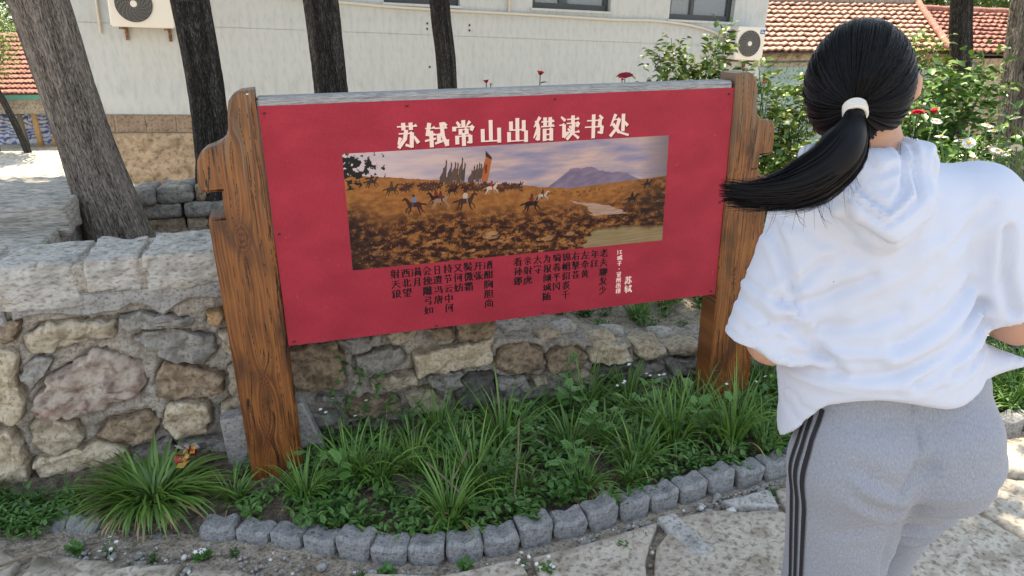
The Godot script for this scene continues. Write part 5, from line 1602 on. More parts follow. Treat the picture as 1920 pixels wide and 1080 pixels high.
	tiled_slope(roof3, Vector3(-17.5, -0.10, -19.7), Vector3(-10.8, -0.10, -19.7), Vector3(-17.5, 1.38, -22.3), Vector3(-10.8, 1.38, -22.3), 13, M.tile_old)
	obj("fascia", box_mesh(Vector3(-17.5, -0.235, -19.72), Vector3(-10.8, -0.115, -19.68)), M.green_paint, s)
	obj("beam", box_mesh(Vector3(-17.4, -0.62, -20.1), Vector3(-10.9, -0.24, -19.9)), M.beige, s)
	obj("back_wall", box_mesh(Vector3(-17.4, -1.5, -22.4), Vector3(-10.9, 1.2, -22.25)), M.beige, s)
	for q in [[-12.2, -0.62, -12.42, M.wood_new, 0.075], [-12.86, -0.62, -12.78, M.wood_new, 0.075], [-13.25, -0.62, -13.17, M.twig, 0.07], [-16.0, -0.62, -16.0, M.twig, 0.08]]:
		var pbm := MB.new()
		tube_into(pbm, [Vector3(q[2], -1.5, -19.85), Vector3((q[0] + q[2]) / 2.0 + 0.01, -1.05, -19.87), Vector3(q[0], q[1], -19.95)], [q[4] * 1.1, q[4], q[4] * 0.9], 9)
		obj("post", pbm.mesh(), q[3], s)
	# striped tarpaulin slung behind the posts
	var tp := MB.new()
	var nx := 90
	var ny := 26
	for j in ny + 1:
		for i in nx + 1:
			var px := lerpf(-14.6, -11.2, i / float(nx))
			var py := lerpf(-1.5, -0.64, j / float(ny))
			var z := -20.35 + 0.12 * fn.get_noise_2d(px * 1.5, py * 2.0) + 0.07 * sin(px * 5.0 + py * 3.0)
			var f := fmod((py + 0.10 * fn.get_noise_2d(px * 1.3, py * 1.5) + px * 0.04) * 9.0 + 100.0, 1.0)
			tp.add(Vector3(px, py, z), Vector2.ZERO, Color(0.62, 0.62, 0.66) if f < 0.5 else Color(0.07, 0.12, 0.34))
	for j in ny:
		for i in nx:
			var k := j * (nx + 1) + i
			tp.quad(k, k + nx + 1, k + nx + 2, k + 1)
	var tm := plain(Color.WHITE, 0.5)
	tm.vertex_color_use_as_albedo = true
	var tarp := obj("tarpaulin", tp.mesh(), tm)
	tag(tarp, "blue and white striped tarpaulin under the shed roof", "tarpaulin")
	var sg := thing("blue_sign", "small blue sign on a stake at the left edge", "sign", Vector3(-13.5, -1.5, -19.2))
	obj("stake", box_mesh(Vector3(-0.03, 0, -0.03), Vector3(0.03, 0.7, 0.0)), M.twig, sg)
	var face := obj("face", box_mesh(Vector3(-0.55, 0.62, 0.0), Vector3(0.16, 1.27, 0.02), 0.006), plain(lin(.07, .27, .58), 0.5), sg)
	for k in 6:
		obj("print_line", box_mesh(Vector3(-0.45, 0.72 + k * 0.085, 0.0205), Vector3(0.10 - 0.04 * (k % 3), 0.745 + k * 0.085, 0.0225)), M.white_paint, face)


# ------------------------------------------------------------------ trees
func trunk_into(b: MB, pts: Array, radii: Array, sides: int, rows: int, ridge: float, seed_: float) -> void:
	var cv := Curve3D.new()
	for k in pts.size():
		var tg: Vector3 = (pts[mini(k + 1, pts.size() - 1)] - pts[maxi(k - 1, 0)]) * 0.22
		cv.add_point(pts[k], -tg, tg)
	var total := cv.get_baked_length()
	var first := b.v.size()
	var turn: float = TAU * radii[0]
	for j in rows + 1:
		var f := j / float(rows)
		var p := cv.sample_baked(total * f)
		var q := cv.sample_baked(minf(total * f + 0.05, total))
		var o := cv.sample_baked(maxf(total * f - 0.05, 0.0))
		var t := (q - o).normalized()
		var x := Vector3(0, 0, 1).cross(t).normalized()
		var y := t.cross(x)
		var rf := f * (radii.size() - 1)
		var k := mini(int(rf), radii.size() - 2)
		var rad: float = lerpf(radii[k], radii[k + 1], rf - k)
		for s in sides + 1:
			var an := TAU * (s % sides) / sides
			var c := Vector3(cos(an), sin(an), 0.0)
			var n := fn.get_noise_3d(c.x * 1.2 + seed_, c.y * 1.2, total * f * 1.1) * 0.07
			n -= maxf(0.0, 0.35 - absf(fn.get_noise_3d(c.x * 4.5 + seed_, c.y * 4.5, total * f * 4.0)) * 2.0) * ridge
			b.add(p + (x * c.x + y * c.y) * rad * (1.0 + n), Vector2(s / float(sides), -total * f / (2.0 * turn)))
	for j in rows:
		for s in sides:
			var k := first + j * (sides + 1) + s
			b.quad(k, k + sides + 1, k + sides + 2, k + 1)


var leaf_clump: ArrayMesh


func make_leaf_clump(n: int, spread: float, size: float, seed_: int) -> ArrayMesh:
	var g := RandomNumberGenerator.new()
	g.seed = seed_
	var b := MB.new()
	for k in n:
		var c := Vector3(g.randfn(), g.randfn() * 0.7, g.randfn()) * spread * 0.5
		var d := Vector3(g.randf_range(-1, 1), g.randf_range(-0.6, 0.35), g.randf_range(-1, 1)).normalized()
		var s := d.cross(Vector3(g.randf_range(-0.5, 0.5), 1, g.randf_range(-0.5, 0.5))).normalized()
		var l := size * g.randf_range(0.7, 1.25)
		var up := s.cross(d)
		var a := b.add(c)
		var e := b.add(c + d * l * 0.5 + s * l * 0.26 + up * l * 0.06)
		var f := b.add(c + d * l - up * l * 0.08)
		var h := b.add(c + d * l * 0.5 - s * l * 0.26 + up * l * 0.06)
		b.tri(a, e, f)
		b.tri(a, f, h)
	return b.mesh(false)


func tree(label: String, group: String, pts: Array, radii: Array, m: Material, crown_at: Vector3, crown_r: Vector3, count: int, seed_: int, sides := 28, rows := 60, clump_scale := 1.0) -> void:
	var base: Vector3 = pts[0]
	var t := thing("tree", label, "tree", base, 0.0, group)
	var loc := []
	for p in pts:
		loc.append(p - base)
	var b := MB.new()
	trunk_into(b, loc, radii, sides, rows, 0.14, seed_)
	var g := RandomNumberGenerator.new()
	g.seed = seed_
	var top: Vector3 = loc[-1]
	for k in 7:      # limbs into the crown
		var an := TAU * k / 7.0 + g.randf()
		var e := crown_at - base + Vector3(cos(an) * crown_r.x, g.randf_range(-0.2, 0.5) * crown_r.y, sin(an) * crown_r.z) * 0.7
		var s: Vector3 = loc[-2].lerp(top, g.randf_range(0.5, 1.0))
		trunk_into(b, [s, s.lerp(e, 0.5) + Vector3(0, 0.25, 0), e], [radii[-1] * 0.6, radii[-1] * 0.35, 0.012], 8, 8, 0.0, k)
	obj("trunk", b.mesh(), m, t)
	var where := []
	while where.size() < count:
		var p := Vector3(g.randf_range(-1, 1), g.randf_range(-1, 1), g.randf_range(-1, 1))
		var l := p.length()
		if l > 1.0 or l < 0.35 * g.randf():
			continue
		# gaps and lobes
		if fn.get_noise_3d(p.x * 1.7 + seed_, p.y * 1.7, p.z * 1.7) < -0.12:
			continue
		var bs := Basis.from_euler(Vector3(g.randf_range(-0.5, 0.5), g.randf() * TAU, g.randf_range(-0.5, 0.5))).scaled(Vector3.ONE * g.randf_range(0.75, 1.3) * clump_scale)
		where.append(Transform3D(bs, crown_at - base + p * crown_r))
	stuff("crown", copies_of(leaf_clump, where), M.crown, t)


func build_trees() -> void:
	leaf_clump = make_leaf_clump(22, 0.34, 0.105, 5)
	var near := "trees standing behind the board"
	tree("thick grey-barked trunk leaning left beside the stone slabs", near, [Vector3(-1.81, 0.42, -3.25), Vector3(-1.823, 0.62, -3.25), Vector3(-1.905, 1.2, -3.25), Vector3(-1.962, 1.7, -3.25), Vector3(-2.1, 2.6, -3.3), Vector3(-2.35, 3.9, -3.45)], [0.155, 0.113, 0.112, 0.10, 0.09, 0.08], M.bark, Vector3(-2.75, 5.3, -3.55), Vector3(2.0, 1.3, 1.6), 1000, 3, 96, 260)
	tree("black trunk just left of the board's left post", near, [Vector3(-1.67, 0.45, -3.95), Vector3(-1.656, 0.62, -3.95), Vector3(-1.612, 1.05, -3.95), Vector3(-1.618, 1.72, -3.95), Vector3(-1.7, 2.6, -4.0), Vector3(-1.6, 4.2, -4.1)], [0.10, 0.092, 0.096, 0.094, 0.085, 0.07], M.bark_dark, Vector3(-1.45, 5.6, -4.4), Vector3(1.7, 1.35, 1.5), 900, 4, 72, 200)
	tree("dark trunk with pale streaks rising behind the left third of the board", near, [Vector3(-1.13, 0.5, -4.8), Vector3(-1.147, 1.17, -4.8), Vector3(-1.162, 1.74, -4.8), Vector3(-1.2, 2.6, -4.75), Vector3(-0.9, 4.0, -4.3)], [0.115, 0.107, 0.101, 0.095, 0.075], M.bark_dark, Vector3(-0.45, 5.0, -3.1), Vector3(1.38, 1.1, 1.6), 900, 5, 64, 160)
	tree("slim black trunk rising behind the middle of the board", near, [Vector3(-0.46, 0.0, -5.6), Vector3(-0.466, 1.13, -5.6), Vector3(-0.48, 1.45, -5.6), Vector3(-0.502, 1.76, -5.6), Vector3(-0.52, 2.6, -5.6), Vector3(-0.8, 4.6, -5.4)], [0.09, 0.074, 0.072, 0.068, 0.07, 0.06], M.bark_dark, Vector3(-1.6, 7.2, -6.0), Vector3(1.7, 1.3, 1.4), 600, 6, 56, 140)
	tree("dark straight trunk among the shrubs right of the person's head", near, [Vector3(3.68, 0.2, -6.0), Vector3(3.6, 1.18, -6.0), Vector3(3.503, 1.72, -6.0), Vector3(3.4, 2.8, -6.0), Vector3(3.4, 4.5, -6.0)], [0.085, 0.08, 0.077, 0.072, 0.06], M.bark_dark, Vector3(3.6, 6.5, -6.6), Vector3(1.6, 1.2, 1.5), 450, 7, 48, 120)
	tree("stout brown-grey trunk cut off by the right edge of the photo", near, [Vector3(3.3, 0.2, -4.5), Vector3(3.227, 0.75, -4.5), Vector3(3.11, 1.68, -4.5), Vector3(3.0, 2.8, -4.5), Vector3(2.7, 4.4, -4.3)], [0.19, 0.172, 0.158, 0.15, 0.12], M.bark, Vector3(2.6, 5.8, -4.1), Vector3(1.7, 1.1, 1.3), 260, 8, 72, 160)
	var far := "trees beyond the houses"
	tree("light green tree drooping over the shed roof at the left edge", far, [Vector3(-12.55, -1.5, -18.9), Vector3(-12.75, -0.6, -18.9), Vector3(-13.0, 0.4, -18.8), Vector3(-13.5, 1.6, -18.8)], [0.09, 0.08, 0.07, 0.05], M.bark_dark, Vector3(-13.55, 1.55, -18.7), Vector3(1.3, 1.55, 1.2), 420, 11, 16, 20)
	var spots := [[-17.0, -27.0, 3.6, "big sunny tree behind the shed roof at far left"], [-11.5, -29.0, 3.6, "big sunny tree behind the shed, half hidden by the leaning trunk"], [5.0, -21.0, 3.0, "green tree crown above the ridge, left of the person's head"], [8.0, -22.0, 2.9, "green tree crown above the ridge, behind the person's head"], [11.3, -21.0, 2.8, "green tree crown above the red roof, left of the stout trunk"], [14.8, -22.0, 3.0, "green tree crown above the roof at the right edge"]]
	var n := 0
	for q in spots:
		tree(q[3], far, [Vector3(q[0], -1.6, q[1]), Vector3(q[0] + 0.1, 0.5, q[1]), Vector3(q[0], 2.2, q[1])], [0.2, 0.16, 0.1], M.bark, Vector3(q[0], 2.6, q[1]), Vector3(2.4, q[2] * 0.75, 2.0), 520, 20 + n, 14, 16, 1.7)
		n += 1


# ------------------------------------------------------------------ plants
func blade_into(b: MB, base: Vector3, an: float, length: float, width: float, lean: float, sag: float, col: Color, twist := 0.0) -> void:
	var out := Vector3(cos(an), 0, sin(an))
	var side := Vector3(-sin(an + twist), 0, cos(an + twist))
	var p := base
	var el := lean
	var n := 7
	var step := length / n
	var prev_a := -1
	var prev_b := -1
	for k in n + 1:
		var f := k / float(n)
		var w := width * (0.75 + 0.5 * f) * (1.0 - pow(f, 2.6)) * 0.5
		var a := b.add(p + side * w, Vector2(0, f), col)
		var c := b.add(p - side * w + Vector3(0, w * 0.3, 0), Vector2(1, f), col)
		if prev_a >= 0:
			b.quad(prev_a, a, c, prev_b)
		prev_a = a
		prev_b = c
		p += (out * cos(el) + Vector3.UP * sin(el)) * step
		el -= sag / n


func clump_shape(seed_: int, blades: int, length: float, dry: float, tone: float, wide := 1.0, droop := 0.0) -> ArrayMesh:
	var g := RandomNumberGenerator.new()
	g.seed = seed_
	var b := MB.new()
	for k in blades:
		var an := g.randf() * TAU
		var rr := sqrt(g.randf()) * 0.05 * wide * wide
		var base := Vector3(cos(an) * rr, -0.01, sin(an) * rr)
		var l := length * g.randf_range(0.55, 1.15)
		var col := Color(0.06, 0.145, 0.02).lerp(Color(0.18, 0.31, 0.06), g.randf()) * tone
		var lean := g.randf_range(1.0, 1.52)
		var sag := g.randf_range(0.3, 2.0) + droop
		if g.randf() < dry:
			col = Color(0.36, 0.27, 0.13).lerp(Color(0.22, 0.15, 0.08), g.randf())
			lean = g.randf_range(0.5, 1.1)
			sag = g.randf_range(1.6, 3.0)
		blade_into(b, base, an + g.randf_range(-0.5, 0.5), l, g.randf_range(0.006, 0.0115) * wide, lean, sag, col, g.randf_range(-0.7, 0.7))
	return b.mesh()


func leaf_into(b: MB, at: Vector3, d: Vector3, up: Vector3, l: float, w: float, col: Color, cup := 0.12) -> void:
	var s := d.cross(up).normalized()
	var n := s.cross(d).normalized()
	var a := b.add(at, Vector2(0.5, 0), col)
	var m1 := b.add(at + d * l * 0.35 - n * l * 0.02, Vector2(0.5, 0.4), col)
	var m2 := b.add(at + d * l * 0.7 - n * l * 0.05, Vector2(0.5, 0.7), col)
	var e := b.add(at + d * l - n * l * 0.16, Vector2(0.5, 1), col)
	for sg in [-1.0, 1.0]:
		var p1 := b.add(at + d * l * 0.3 + s * sg * w * 0.5 + n * l * cup, Vector2(0, 0.4), col)
		var p2 := b.add(at + d * l * 0.68 + s * sg * w * 0.42 + n * l * (cup - 0.06), Vector2(0, 0.7), col)
		if sg > 0:
			b.tri(a, m1, p1)
			b.quad(m1, m2, p2, p1)
			b.tri(m2, e, p2)
		else:
			b.tri(a, p1, m1)
			b.quad(m1, p1, p2, m2)
			b.tri(m2, p2, e)


func one_leaf(l: float, w: float, col: Color) -> ArrayMesh:
	var b := MB.new()
	leaf_into(b, Vector3.ZERO, Vector3(0, 0, -1), Vector3.UP, l, w, col)
	return b.mesh()


# a cut, lobed leaf like mugwort
func lobed_leaf(l: float, col: Color) -> ArrayMesh:
	var b := MB.new()
	for k in 4:
		var f := 0.25 + k * 0.2
		for sg in [-1.0, 1.0]:
			leaf_into(b, Vector3(0, 0, -l * f * 0.8), Vector3(sg * 0.8, 0.06, -0.75).normalized(), Vector3.UP, l * (0.42 - 0.06 * k), l * 0.15, col, 0.05)
	leaf_into(b, Vector3(0, 0, 0), Vector3(0, 0, -1), Vector3.UP, l, l * 0.22, col, 0.04)
	return b.mesh()


func facing(d: Vector3, roll := 0.0) -> Basis:
	var up := Vector3.UP if absf(d.y) < 0.95 else Vector3.RIGHT
	return Basis.looking_at(d, up) * Basis(Vector3.BACK, roll)


func weed(called: String, label: String, at: Vector3, stems: int, h: float, leaves: int, shape: ArrayMesh, seed_: int, group := "", flowers := 0) -> void:
	var g := RandomNumberGenerator.new()
	g.seed = seed_
	var t := thing(called, label, "plant", at, g.randf() * TAU, group)
	var sb := MB.new()
	for s in stems:
		var an := TAU * s / stems + g.randf_range(-0.4, 0.4)
		var out := Vector3(cos(an), 0, sin(an))
		var hh := h * g.randf_range(0.7, 1.1)
		var pts := []
		var rd := []
		for k in 6:
			var f := k / 5.0
			pts.append(out * hh * 0.45 * f * f + Vector3(0, hh * f * (1.0 - 0.12 * f) - 0.01, 0) + Vector3(g.randf_range(-1, 1), 0, g.randf_range(-1, 1)) * 0.006)
			rd.append(0.0028 * (1.0 - 0.6 * f))
		tube_into(sb, pts, rd, 5)
		for k in leaves:
			var f := 0.15 + 0.85 * k / float(leaves)
			var q := mini(int(f * 5.0), 4)
			var p: Vector3 = pts[q].lerp(pts[q + 1], f * 5.0 - q)
			var a := k * 2.4 + g.randf_range(-0.4, 0.4)
			var d := Vector3(cos(a), g.randf_range(0.0, 0.7), sin(a)).normalized()
			var o := obj("leaf", shape, M.leaf, t, p)
			o.basis = facing(d, g.randf_range(-0.3, 0.3)).scaled(Vector3.ONE * g.randf_range(0.65, 1.15) * (1.1 - 0.45 * f))
		for k in flowers:
			var o := obj("flower", tiny_flower(), M.petal, t, pts[5] + Vector3(g.randf_range(-1, 1), g.randf_range(-0.3, 0.8), g.randf_range(-1, 1)) * 0.018)
			o.basis = Basis.from_euler(Vector3(g.randf_range(-0.6, 0.6), g.randf() * TAU, 0))
	obj("stems", sb.mesh(), M.stem, t)


var tiny: ArrayMesh


func tiny_flower() -> ArrayMesh:
	if tiny == null:
		var b := MB.new()
		for k in 5:
			var a := TAU * k / 5.0
			leaf_into(b, Vector3.ZERO, Vector3(cos(a), 0.3, sin(a)).normalized(), Vector3.UP, 0.008, 0.006, Color(0.75, 0.75, 0.72), 0.1)
		tiny = b.mesh()
	return tiny


func bed_point(x: float, f: float) -> Vector3:
	# f = 0 at the kerb, 1 at the foot of the wall
	var a := to_board(Vector3(x, 0, kerb_z(x)))
	return board_axes * Vector3(a.x, 0.03, lerpf(a.z - 0.09, WALL_Z + 0.07, f))


func build_bed() -> void:
	var g := RandomNumberGenerator.new()
	g.seed = 99
	var forms := []
	for k in 6:
		forms.append(clump_shape(200 + k, 75, [0.24, 0.28, 0.32, 0.26, 0.30, 0.22][k], [0.04, 0.07, 0.05, 0.12, 0.03, 0.08][k], [0.8, 0.9, 1.0, 0.85, 1.1, 0.95][k]))
	var many := "grass clumps crowding the planting bed"
	# the one large clump left of the board
	var big := obj("grass_clump", clump_shape(301, 420, 0.27, 0.15, 0.85, 1.4, 0.9), M.leaf)
	big.position = Vector3(-1.27, 0.03, -2.13)
	big.scale = Vector3(1.05, 0.78, 0.85)
	tag(big, "big strappy grass clump with dry tips under the wall, left of the board", "grass clump", "")
	for q in [[-0.98, -2.13, 0.6, "small thin grass tuft between the big clump and the left post"]]:
		var o := obj("grass_clump", forms[5], M.leaf)
		o.position = Vector3(q[0], 0.03, q[1])
		o.scale = Vector3.ONE * q[2]
		tag(o, q[3], "grass clump")
	var placed := []
	var tries := 0
	while placed.size() < 72 and tries < 4000:
		tries += 1
		var x := g.randf_range(-0.72, 2.4)
		var f := g.randf_range(0.0, 0.98)
		if x < -0.25 and f > 0.3 and g.randf() < 0.6:
			continue
		if x < -0.1 and f < 0.25 and g.randf() < 0.7:
			continue
		var p := bed_point(x, f)
		var lp := to_board(p)
		if absf(lp.x + 0.9) < 0.14 and lp.z < 0.05 or absf(lp.x - 0.96) < 0.14 and lp.z < 0.03 and lp.z > -0.14:
			continue
		var ok := true
		for q in placed:
			if q.distance_to(p) < 0.095:
				ok = false
				break
		if not ok:
			continue
		placed.append(p)
		var o := obj("grass_clump", forms[g.randi() % 6], M.leaf)
		o.position = p
		o.rotation.y = g.randf() * TAU
		var s := g.randf_range(0.5, 0.9) + 0.25 * f * g.randf()
		o.scale = Vector3(s * 0.85, s * g.randf_range(0.9, 1.3), s * 0.85)
		tag(o, "arching dark green grass clump crowded into the planting bed", "grass clump", many)
	# grass on the garden soil beyond the low wall
	for k in 60:
		var u := g.randf_range(-0.02, 1.9)
		var l := g.randf_range(-0.62, -1.7)
		var o := obj("grass_clump", forms[g.randi() % 6], M.leaf)
		o.position = board_axes * Vector3(u, land(u, l), l)
		o.rotation.y = g.randf() * TAU
		o.scale = Vector3.ONE * g.randf_range(0.4, 0.8)
		tag(o, "sunlit grass tuft on the garden soil beyond the low wall", "grass clump", "grass tufts beyond the low wall")
	# broad-leaved weeds
	var mug := lobed_leaf(0.085, Color(0.11, 0.24, 0.055))
	var mug2 := lobed_leaf(0.05, Color(0.075, 0.18, 0.045))
	var broad := one_leaf(0.045, 0.03, Color(0.06, 0.16, 0.03))
	var broad2 := one_leaf(0.03, 0.024, Color(0.075, 0.18, 0.04))
	var spiky := one_leaf(0.02, 0.006, Color(0.04, 0.115, 0.03))
	weed("mugwort", "pale mugwort with jagged leaves in the middle of the bed", Vector3(0.33, 0.05, -2.42), 3, 0.30, 6, mug, 1)
	weed("mugwort", "tall jagged-leaved weed against the low wall behind the bed", Vector3(0.24, 0.05, -2.62), 2, 0.34, 6, mug, 2)
	weed("mugwort", "dark lobed weed filling the bed right of the left post", Vector3(-0.22, 0.05, -2.28), 4, 0.22, 8, mug2, 3)
	weed("mugwort", "lobed weed beside the dry stalks in the bed", Vector3(-0.06, 0.05, -2.15), 4, 0.20, 8, mug2, 4)
	weed("mugwort", "lobed weed sprawling at the wall foot right of the concrete footing", Vector3(-0.42, 0.05, -2.5), 4, 0.20, 7, mug2, 5)
	var spread := [[0.05, 0.35], [0.18, 0.55], [0.55, 0.30], [0.68, 0.62], [-0.35, 0.55], [0.80, 0.25], [0.42, 0.75], [-0.55, 0.35], [-0.12, 0.7], [0.28, 0.2], [1.12, 0.4], [1.3, 0.6]]
	for j in spread.size():
		weed("mugwort", "lobed green weed pushing up between the grass clumps of the bed", bed_point(spread[j][0], spread[j][1]), 3, g.randf_range(0.2, 0.3), 7, mug if j % 2 else mug2, 160 + j, "lobed weeds among the grass clumps")
	var leafy := "broad-leaved weeds along the kerb"
	var k := 0
	for q in [[-0.66, -2.03], [-0.62, -2.02], [-0.52, -2.0], [-0.45, -2.08], [-0.33, -1.99], [-0.13, -2.0], [0.02, -2.02], [0.16, -2.08], [0.45, -2.3], [0.62, -2.45], [1.02, -2.5], [1.1, -2.42], [-0.66, -2.12]]:
		weed("broadleaf_weed", "little round-leaved weed growing just inside the kerb", Vector3(q[0], 0.045, q[1]), 4, g.randf_range(0.07, 0.12), 5, broad if k % 2 else broad2, 30 + k, leafy)
		k += 1
	for q in [[-1.86, -2.17], [-1.76, -2.14], [-1.68, -2.12], [-1.92, -2.08], [-1.60, -2.14], [-1.82, -2.06]]:
		weed("feathery_weed", "feathery dark green weed under the wall in the left corner", Vector3(q[0], 0.0, q[1]), 6, g.randf_range(0.09, 0.15), 16, spiky, 60 + k, "feathery weeds in the left corner")
		k += 1
	for q in [[-0.47, -1.77], [-0.40, -1.80], [0.02, -1.80], [0.34, -1.89], [0.42, -1.93], [0.10, -1.78], [0.92, -2.16], [1.0, -2.12], [-1.3, -1.88], [-1.42, -1.9], [-1.15, -1.86], [-1.0, -1.87], [-0.9, -1.88], [-0.16, -1.8]]:
		weed("path_weed", "tiny weed sprouting from the dirt in front of the kerb", Vector3(q[0], 0.0, q[1]), 5, g.randf_range(0.03, 0.06), 7, spiky if k % 2 else broad2, 90 + k, "weeds in front of the kerb", 1 if k % 3 == 0 else 0)
		k += 1
	weed("flowering_weed", "wispy weed with white flowers against the low wall", Vector3(0.52, 0.05, -2.68), 4, 0.22, 5, spiky, 130, "", 3)
	weed("flowering_weed", "wispy weed with tiny white flowers beside the concrete footing", Vector3(-0.62, 0.05, -2.42), 4, 0.24, 6, spiky, 131, "", 2)
	weed("flowering_weed", "wispy pale weed standing in front of the right post", Vector3(0.93, 0.03, -2.66), 5, 0.24, 5, spiky, 132, "", 1)
	# creeper on the wall right of the left post
	var cr := thing("creeper", "thin green creeper climbing the rubble wall right of the left post", "plant", board_axes * Vector3(-0.56, 0.06, WALL_Z + 0.05), YAW)
	var sb := MB.new()
	for s in 4:
		var pts := []
		var rd := []
		for j in 12:
			pts.append(Vector3(-0.10 + s * 0.06 + 0.03 * sin(j * 0.9 + s), j * 0.034 * (1.0 - 0.1 * s), 0.015 + 0.012 * sin(j * 1.3)))
			rd.append(0.0018)
		tube_into(sb, pts, rd, 5)
		for j in 22:
			var p: Vector3 = pts[mini(j / 2, 11)]
			var d := Vector3(g.randf_range(-1, 1), g.randf_range(-0.6, 0.6), g.randf_range(0.2, 1.0)).normalized()
			var o := obj("leaf", broad2, M.leaf, cr, p)
			o.basis = facing(d).scaled(Vector3.ONE * g.randf_range(0.5, 1.0))
	obj("stems", sb.mesh(), M.stem, cr)
	# low green between the clumps: nobody could count it
	var cover := MB.new()
	for j in 40:
		var an := g.randf() * TAU
		var d := Vector3(cos(an), g.randf_range(0.2, 1.0), sin(an)).normalized()
		leaf_into(cover, Vector3(g.randfn() * 0.02, g.randf_range(0, 0.05), g.randfn() * 0.02), d, Vector3.UP, g.randf_range(0.014, 0.032), g.randf_range(0.008, 0.017), Color(0.055, 0.14, 0.03).lerp(Color(0.12, 0.23, 0.05), g.randf()))
	var where := []
	for j in 640:
		var x := g.randf_range(-0.95, 2.6)
		var p := bed_point(x, g.randf_range(-0.05, 1.0))
		if g.randf() < 0.18 and x < 0.0 or x < -0.72 and g.randf() < 0.75:
			continue
		where.append(Transform3D(Basis(Vector3.UP, g.randf() * TAU).scaled(Vector3.ONE * g.randf_range(0.6, 1.4)), p + Vector3(0, -0.01, 0)))
	for j in 60:
		where.append(Transform3D(Basis(Vector3.UP, g.randf() * TAU).scaled(Vector3.ONE * g.randf_range(0.6, 1.3)), Vector3(g.randf_range(-1.95, -1.5), 0.0, g.randf_range(-2.15, -1.98))))
	for j in 420:
		var u := g.randf_range(-0.02, 3.0)
		var l := g.randf_range(-0.55, -2.4)
		where.append(Transform3D(Basis(Vector3.UP, g.randf() * TAU).scaled(Vector3.ONE * g.randf_range(0.6, 1.4)), board_axes * Vector3(u, land(u, l), l)))
	var gc := stuff("ground_cover", copies_of(cover.mesh(), where), M.leaf, self)
	tag(gc, "low small-leaved green growth between the clumps", "ground cover")


# ------------------------------------------------------------------ roses, daisies
func rose_bloom(col: Color, rad: float, open_: float) -> ArrayMesh:
	var b := MB.new()
	var g := RandomNumberGenerator.new()
	g.seed = int(rad * 9000.0)
	for ring in 4:
		var n := 4 + ring
		for k in n:
			var an := TAU * k / n + ring * 0.7
			var el := lerpf(1.35, 0.35 if open_ > 0.5 else 1.0, ring / 3.0)
			var out := Vector3(cos(an), 0, sin(an))
			var d := (out * cos(el) + Vector3.UP * sin(el)).normalized()
			var c := col.lerp(col * 1.4, g.randf() * 0.4)
			c.a = 1.0
			leaf_into(b, out * rad * 0.06 * ring - Vector3(0, rad * 0.25, 0), d, Vector3.UP - out * 0.5, rad * (0.9 + 0.18 * ring), rad * (0.75 + 0.2 * ring), c, 0.22)
	return b.mesh()


func rose_bush(label: String, at: Vector3, tips: Array, leaf_len: float, cols: Array, parts: int, more: int, blooms: Array, seed_: int) -> void:
	var g := RandomNumberGenerator.new()
	g.seed = seed_
	var t := thing("rose_bush", label, "rose bush", at, 0.0)
	var forms := []
	for c in cols:
		forms.append(one_leaf(leaf_len, leaf_len * 0.62, c))
	var spots := []
	for tip in tips:
		var e: Vector3 = tip - at
		var s := Vector3(g.randf_range(-0.1, 0.1), -0.02, g.randf_range(-0.1, 0.1))
		var pts := []
		var rd := []
		for k in 9:
			var f := k / 8.0
			pts.append(s.lerp(e, f) + Vector3(sin(f * 5.0 + e.x * 9.0) * 0.02, 0.06 * sin(f * PI), cos(f * 4.0) * 0.02 * sin(f * PI)))
			rd.append(lerpf(0.007, 0.002, f))
		var b := MB.new()
		tube_into(b, pts, rd, 6)
		obj("cane", b.mesh(), M.stem, t)
		for k in 110:
			var f := sqrt(g.randf_range(0.08, 1.0))
			var q := mini(int(f * 8.0), 7)
			var p: Vector3 = pts[q].lerp(pts[q + 1], f * 8.0 - q)
			var d := Vector3(g.randf_range(-1, 1), g.randf_range(-0.35, 0.6), g.randf_range(-1, 1)).normalized()
			# a stalk of leaflets
			for j in 3:
				spots.append([p + d * leaf_len * (0.5 + 0.75 * j), (d + Vector3(g.randf_range(-1, 1), g.randf_range(-0.5, 0.3), g.randf_range(-1, 1)) * 0.7).normalized(), f])
	spots.shuffle()
	var order := range(spots.size())
	for k in mini(parts, spots.size()):
		var s = spots[k]
		var o := obj("leaf", forms[k % forms.size()], M.leaf_gloss, t, s[0])
		o.basis = facing(s[1], g.randf_range(-0.6, 0.6)).scaled(Vector3.ONE * g.randf_range(0.7, 1.25))
	var by := []
	for f in forms:
		by.append([])
	for k in range(parts, mini(parts + more, spots.size())):
		var s = spots[k]
		by[k % forms.size()].append(Transform3D(facing(s[1], g.randf_range(-0.6, 0.6)).scaled(Vector3.ONE * g.randf_range(0.7, 1.25)), s[0]))
	for k in forms.size():
		if by[k].size():
			stuff("inner_leaves", copies_of(forms[k], by[k]), M.leaf_gloss, t)
	for q in blooms:      # [where, colour, size, openness]
		var e: Vector3 = q[0] - at
		var bl := obj("bloom", rose_bloom(q[1], q[2], q[3]), M.petal, t, e)
		bl.rotation = Vector3(g.randf_range(-0.3, 0.5), g.randf() * 6.0, g.randf_range(-0.3, 0.3))
		var b := MB.new()
		tube_into(b, [e - Vector3(0.02, 0.4, 0.02), e - Vector3(0.01, 0.2, 0), e - Vector3(0, q[2] * 0.3, 0)], [0.004, 0.003, 0.003], 6)
		for k in 4:
			leaf_into(b, e - Vector3(0.005, 0.05 + 0.05 * k, 0), Vector3(cos(k * 2.1), 0.3, sin(k * 2.1)).normalized(), Vector3.UP, 0.05, 0.03, Color.WHITE)
		obj("flower_stalk", b.mesh(), M.stem, t)


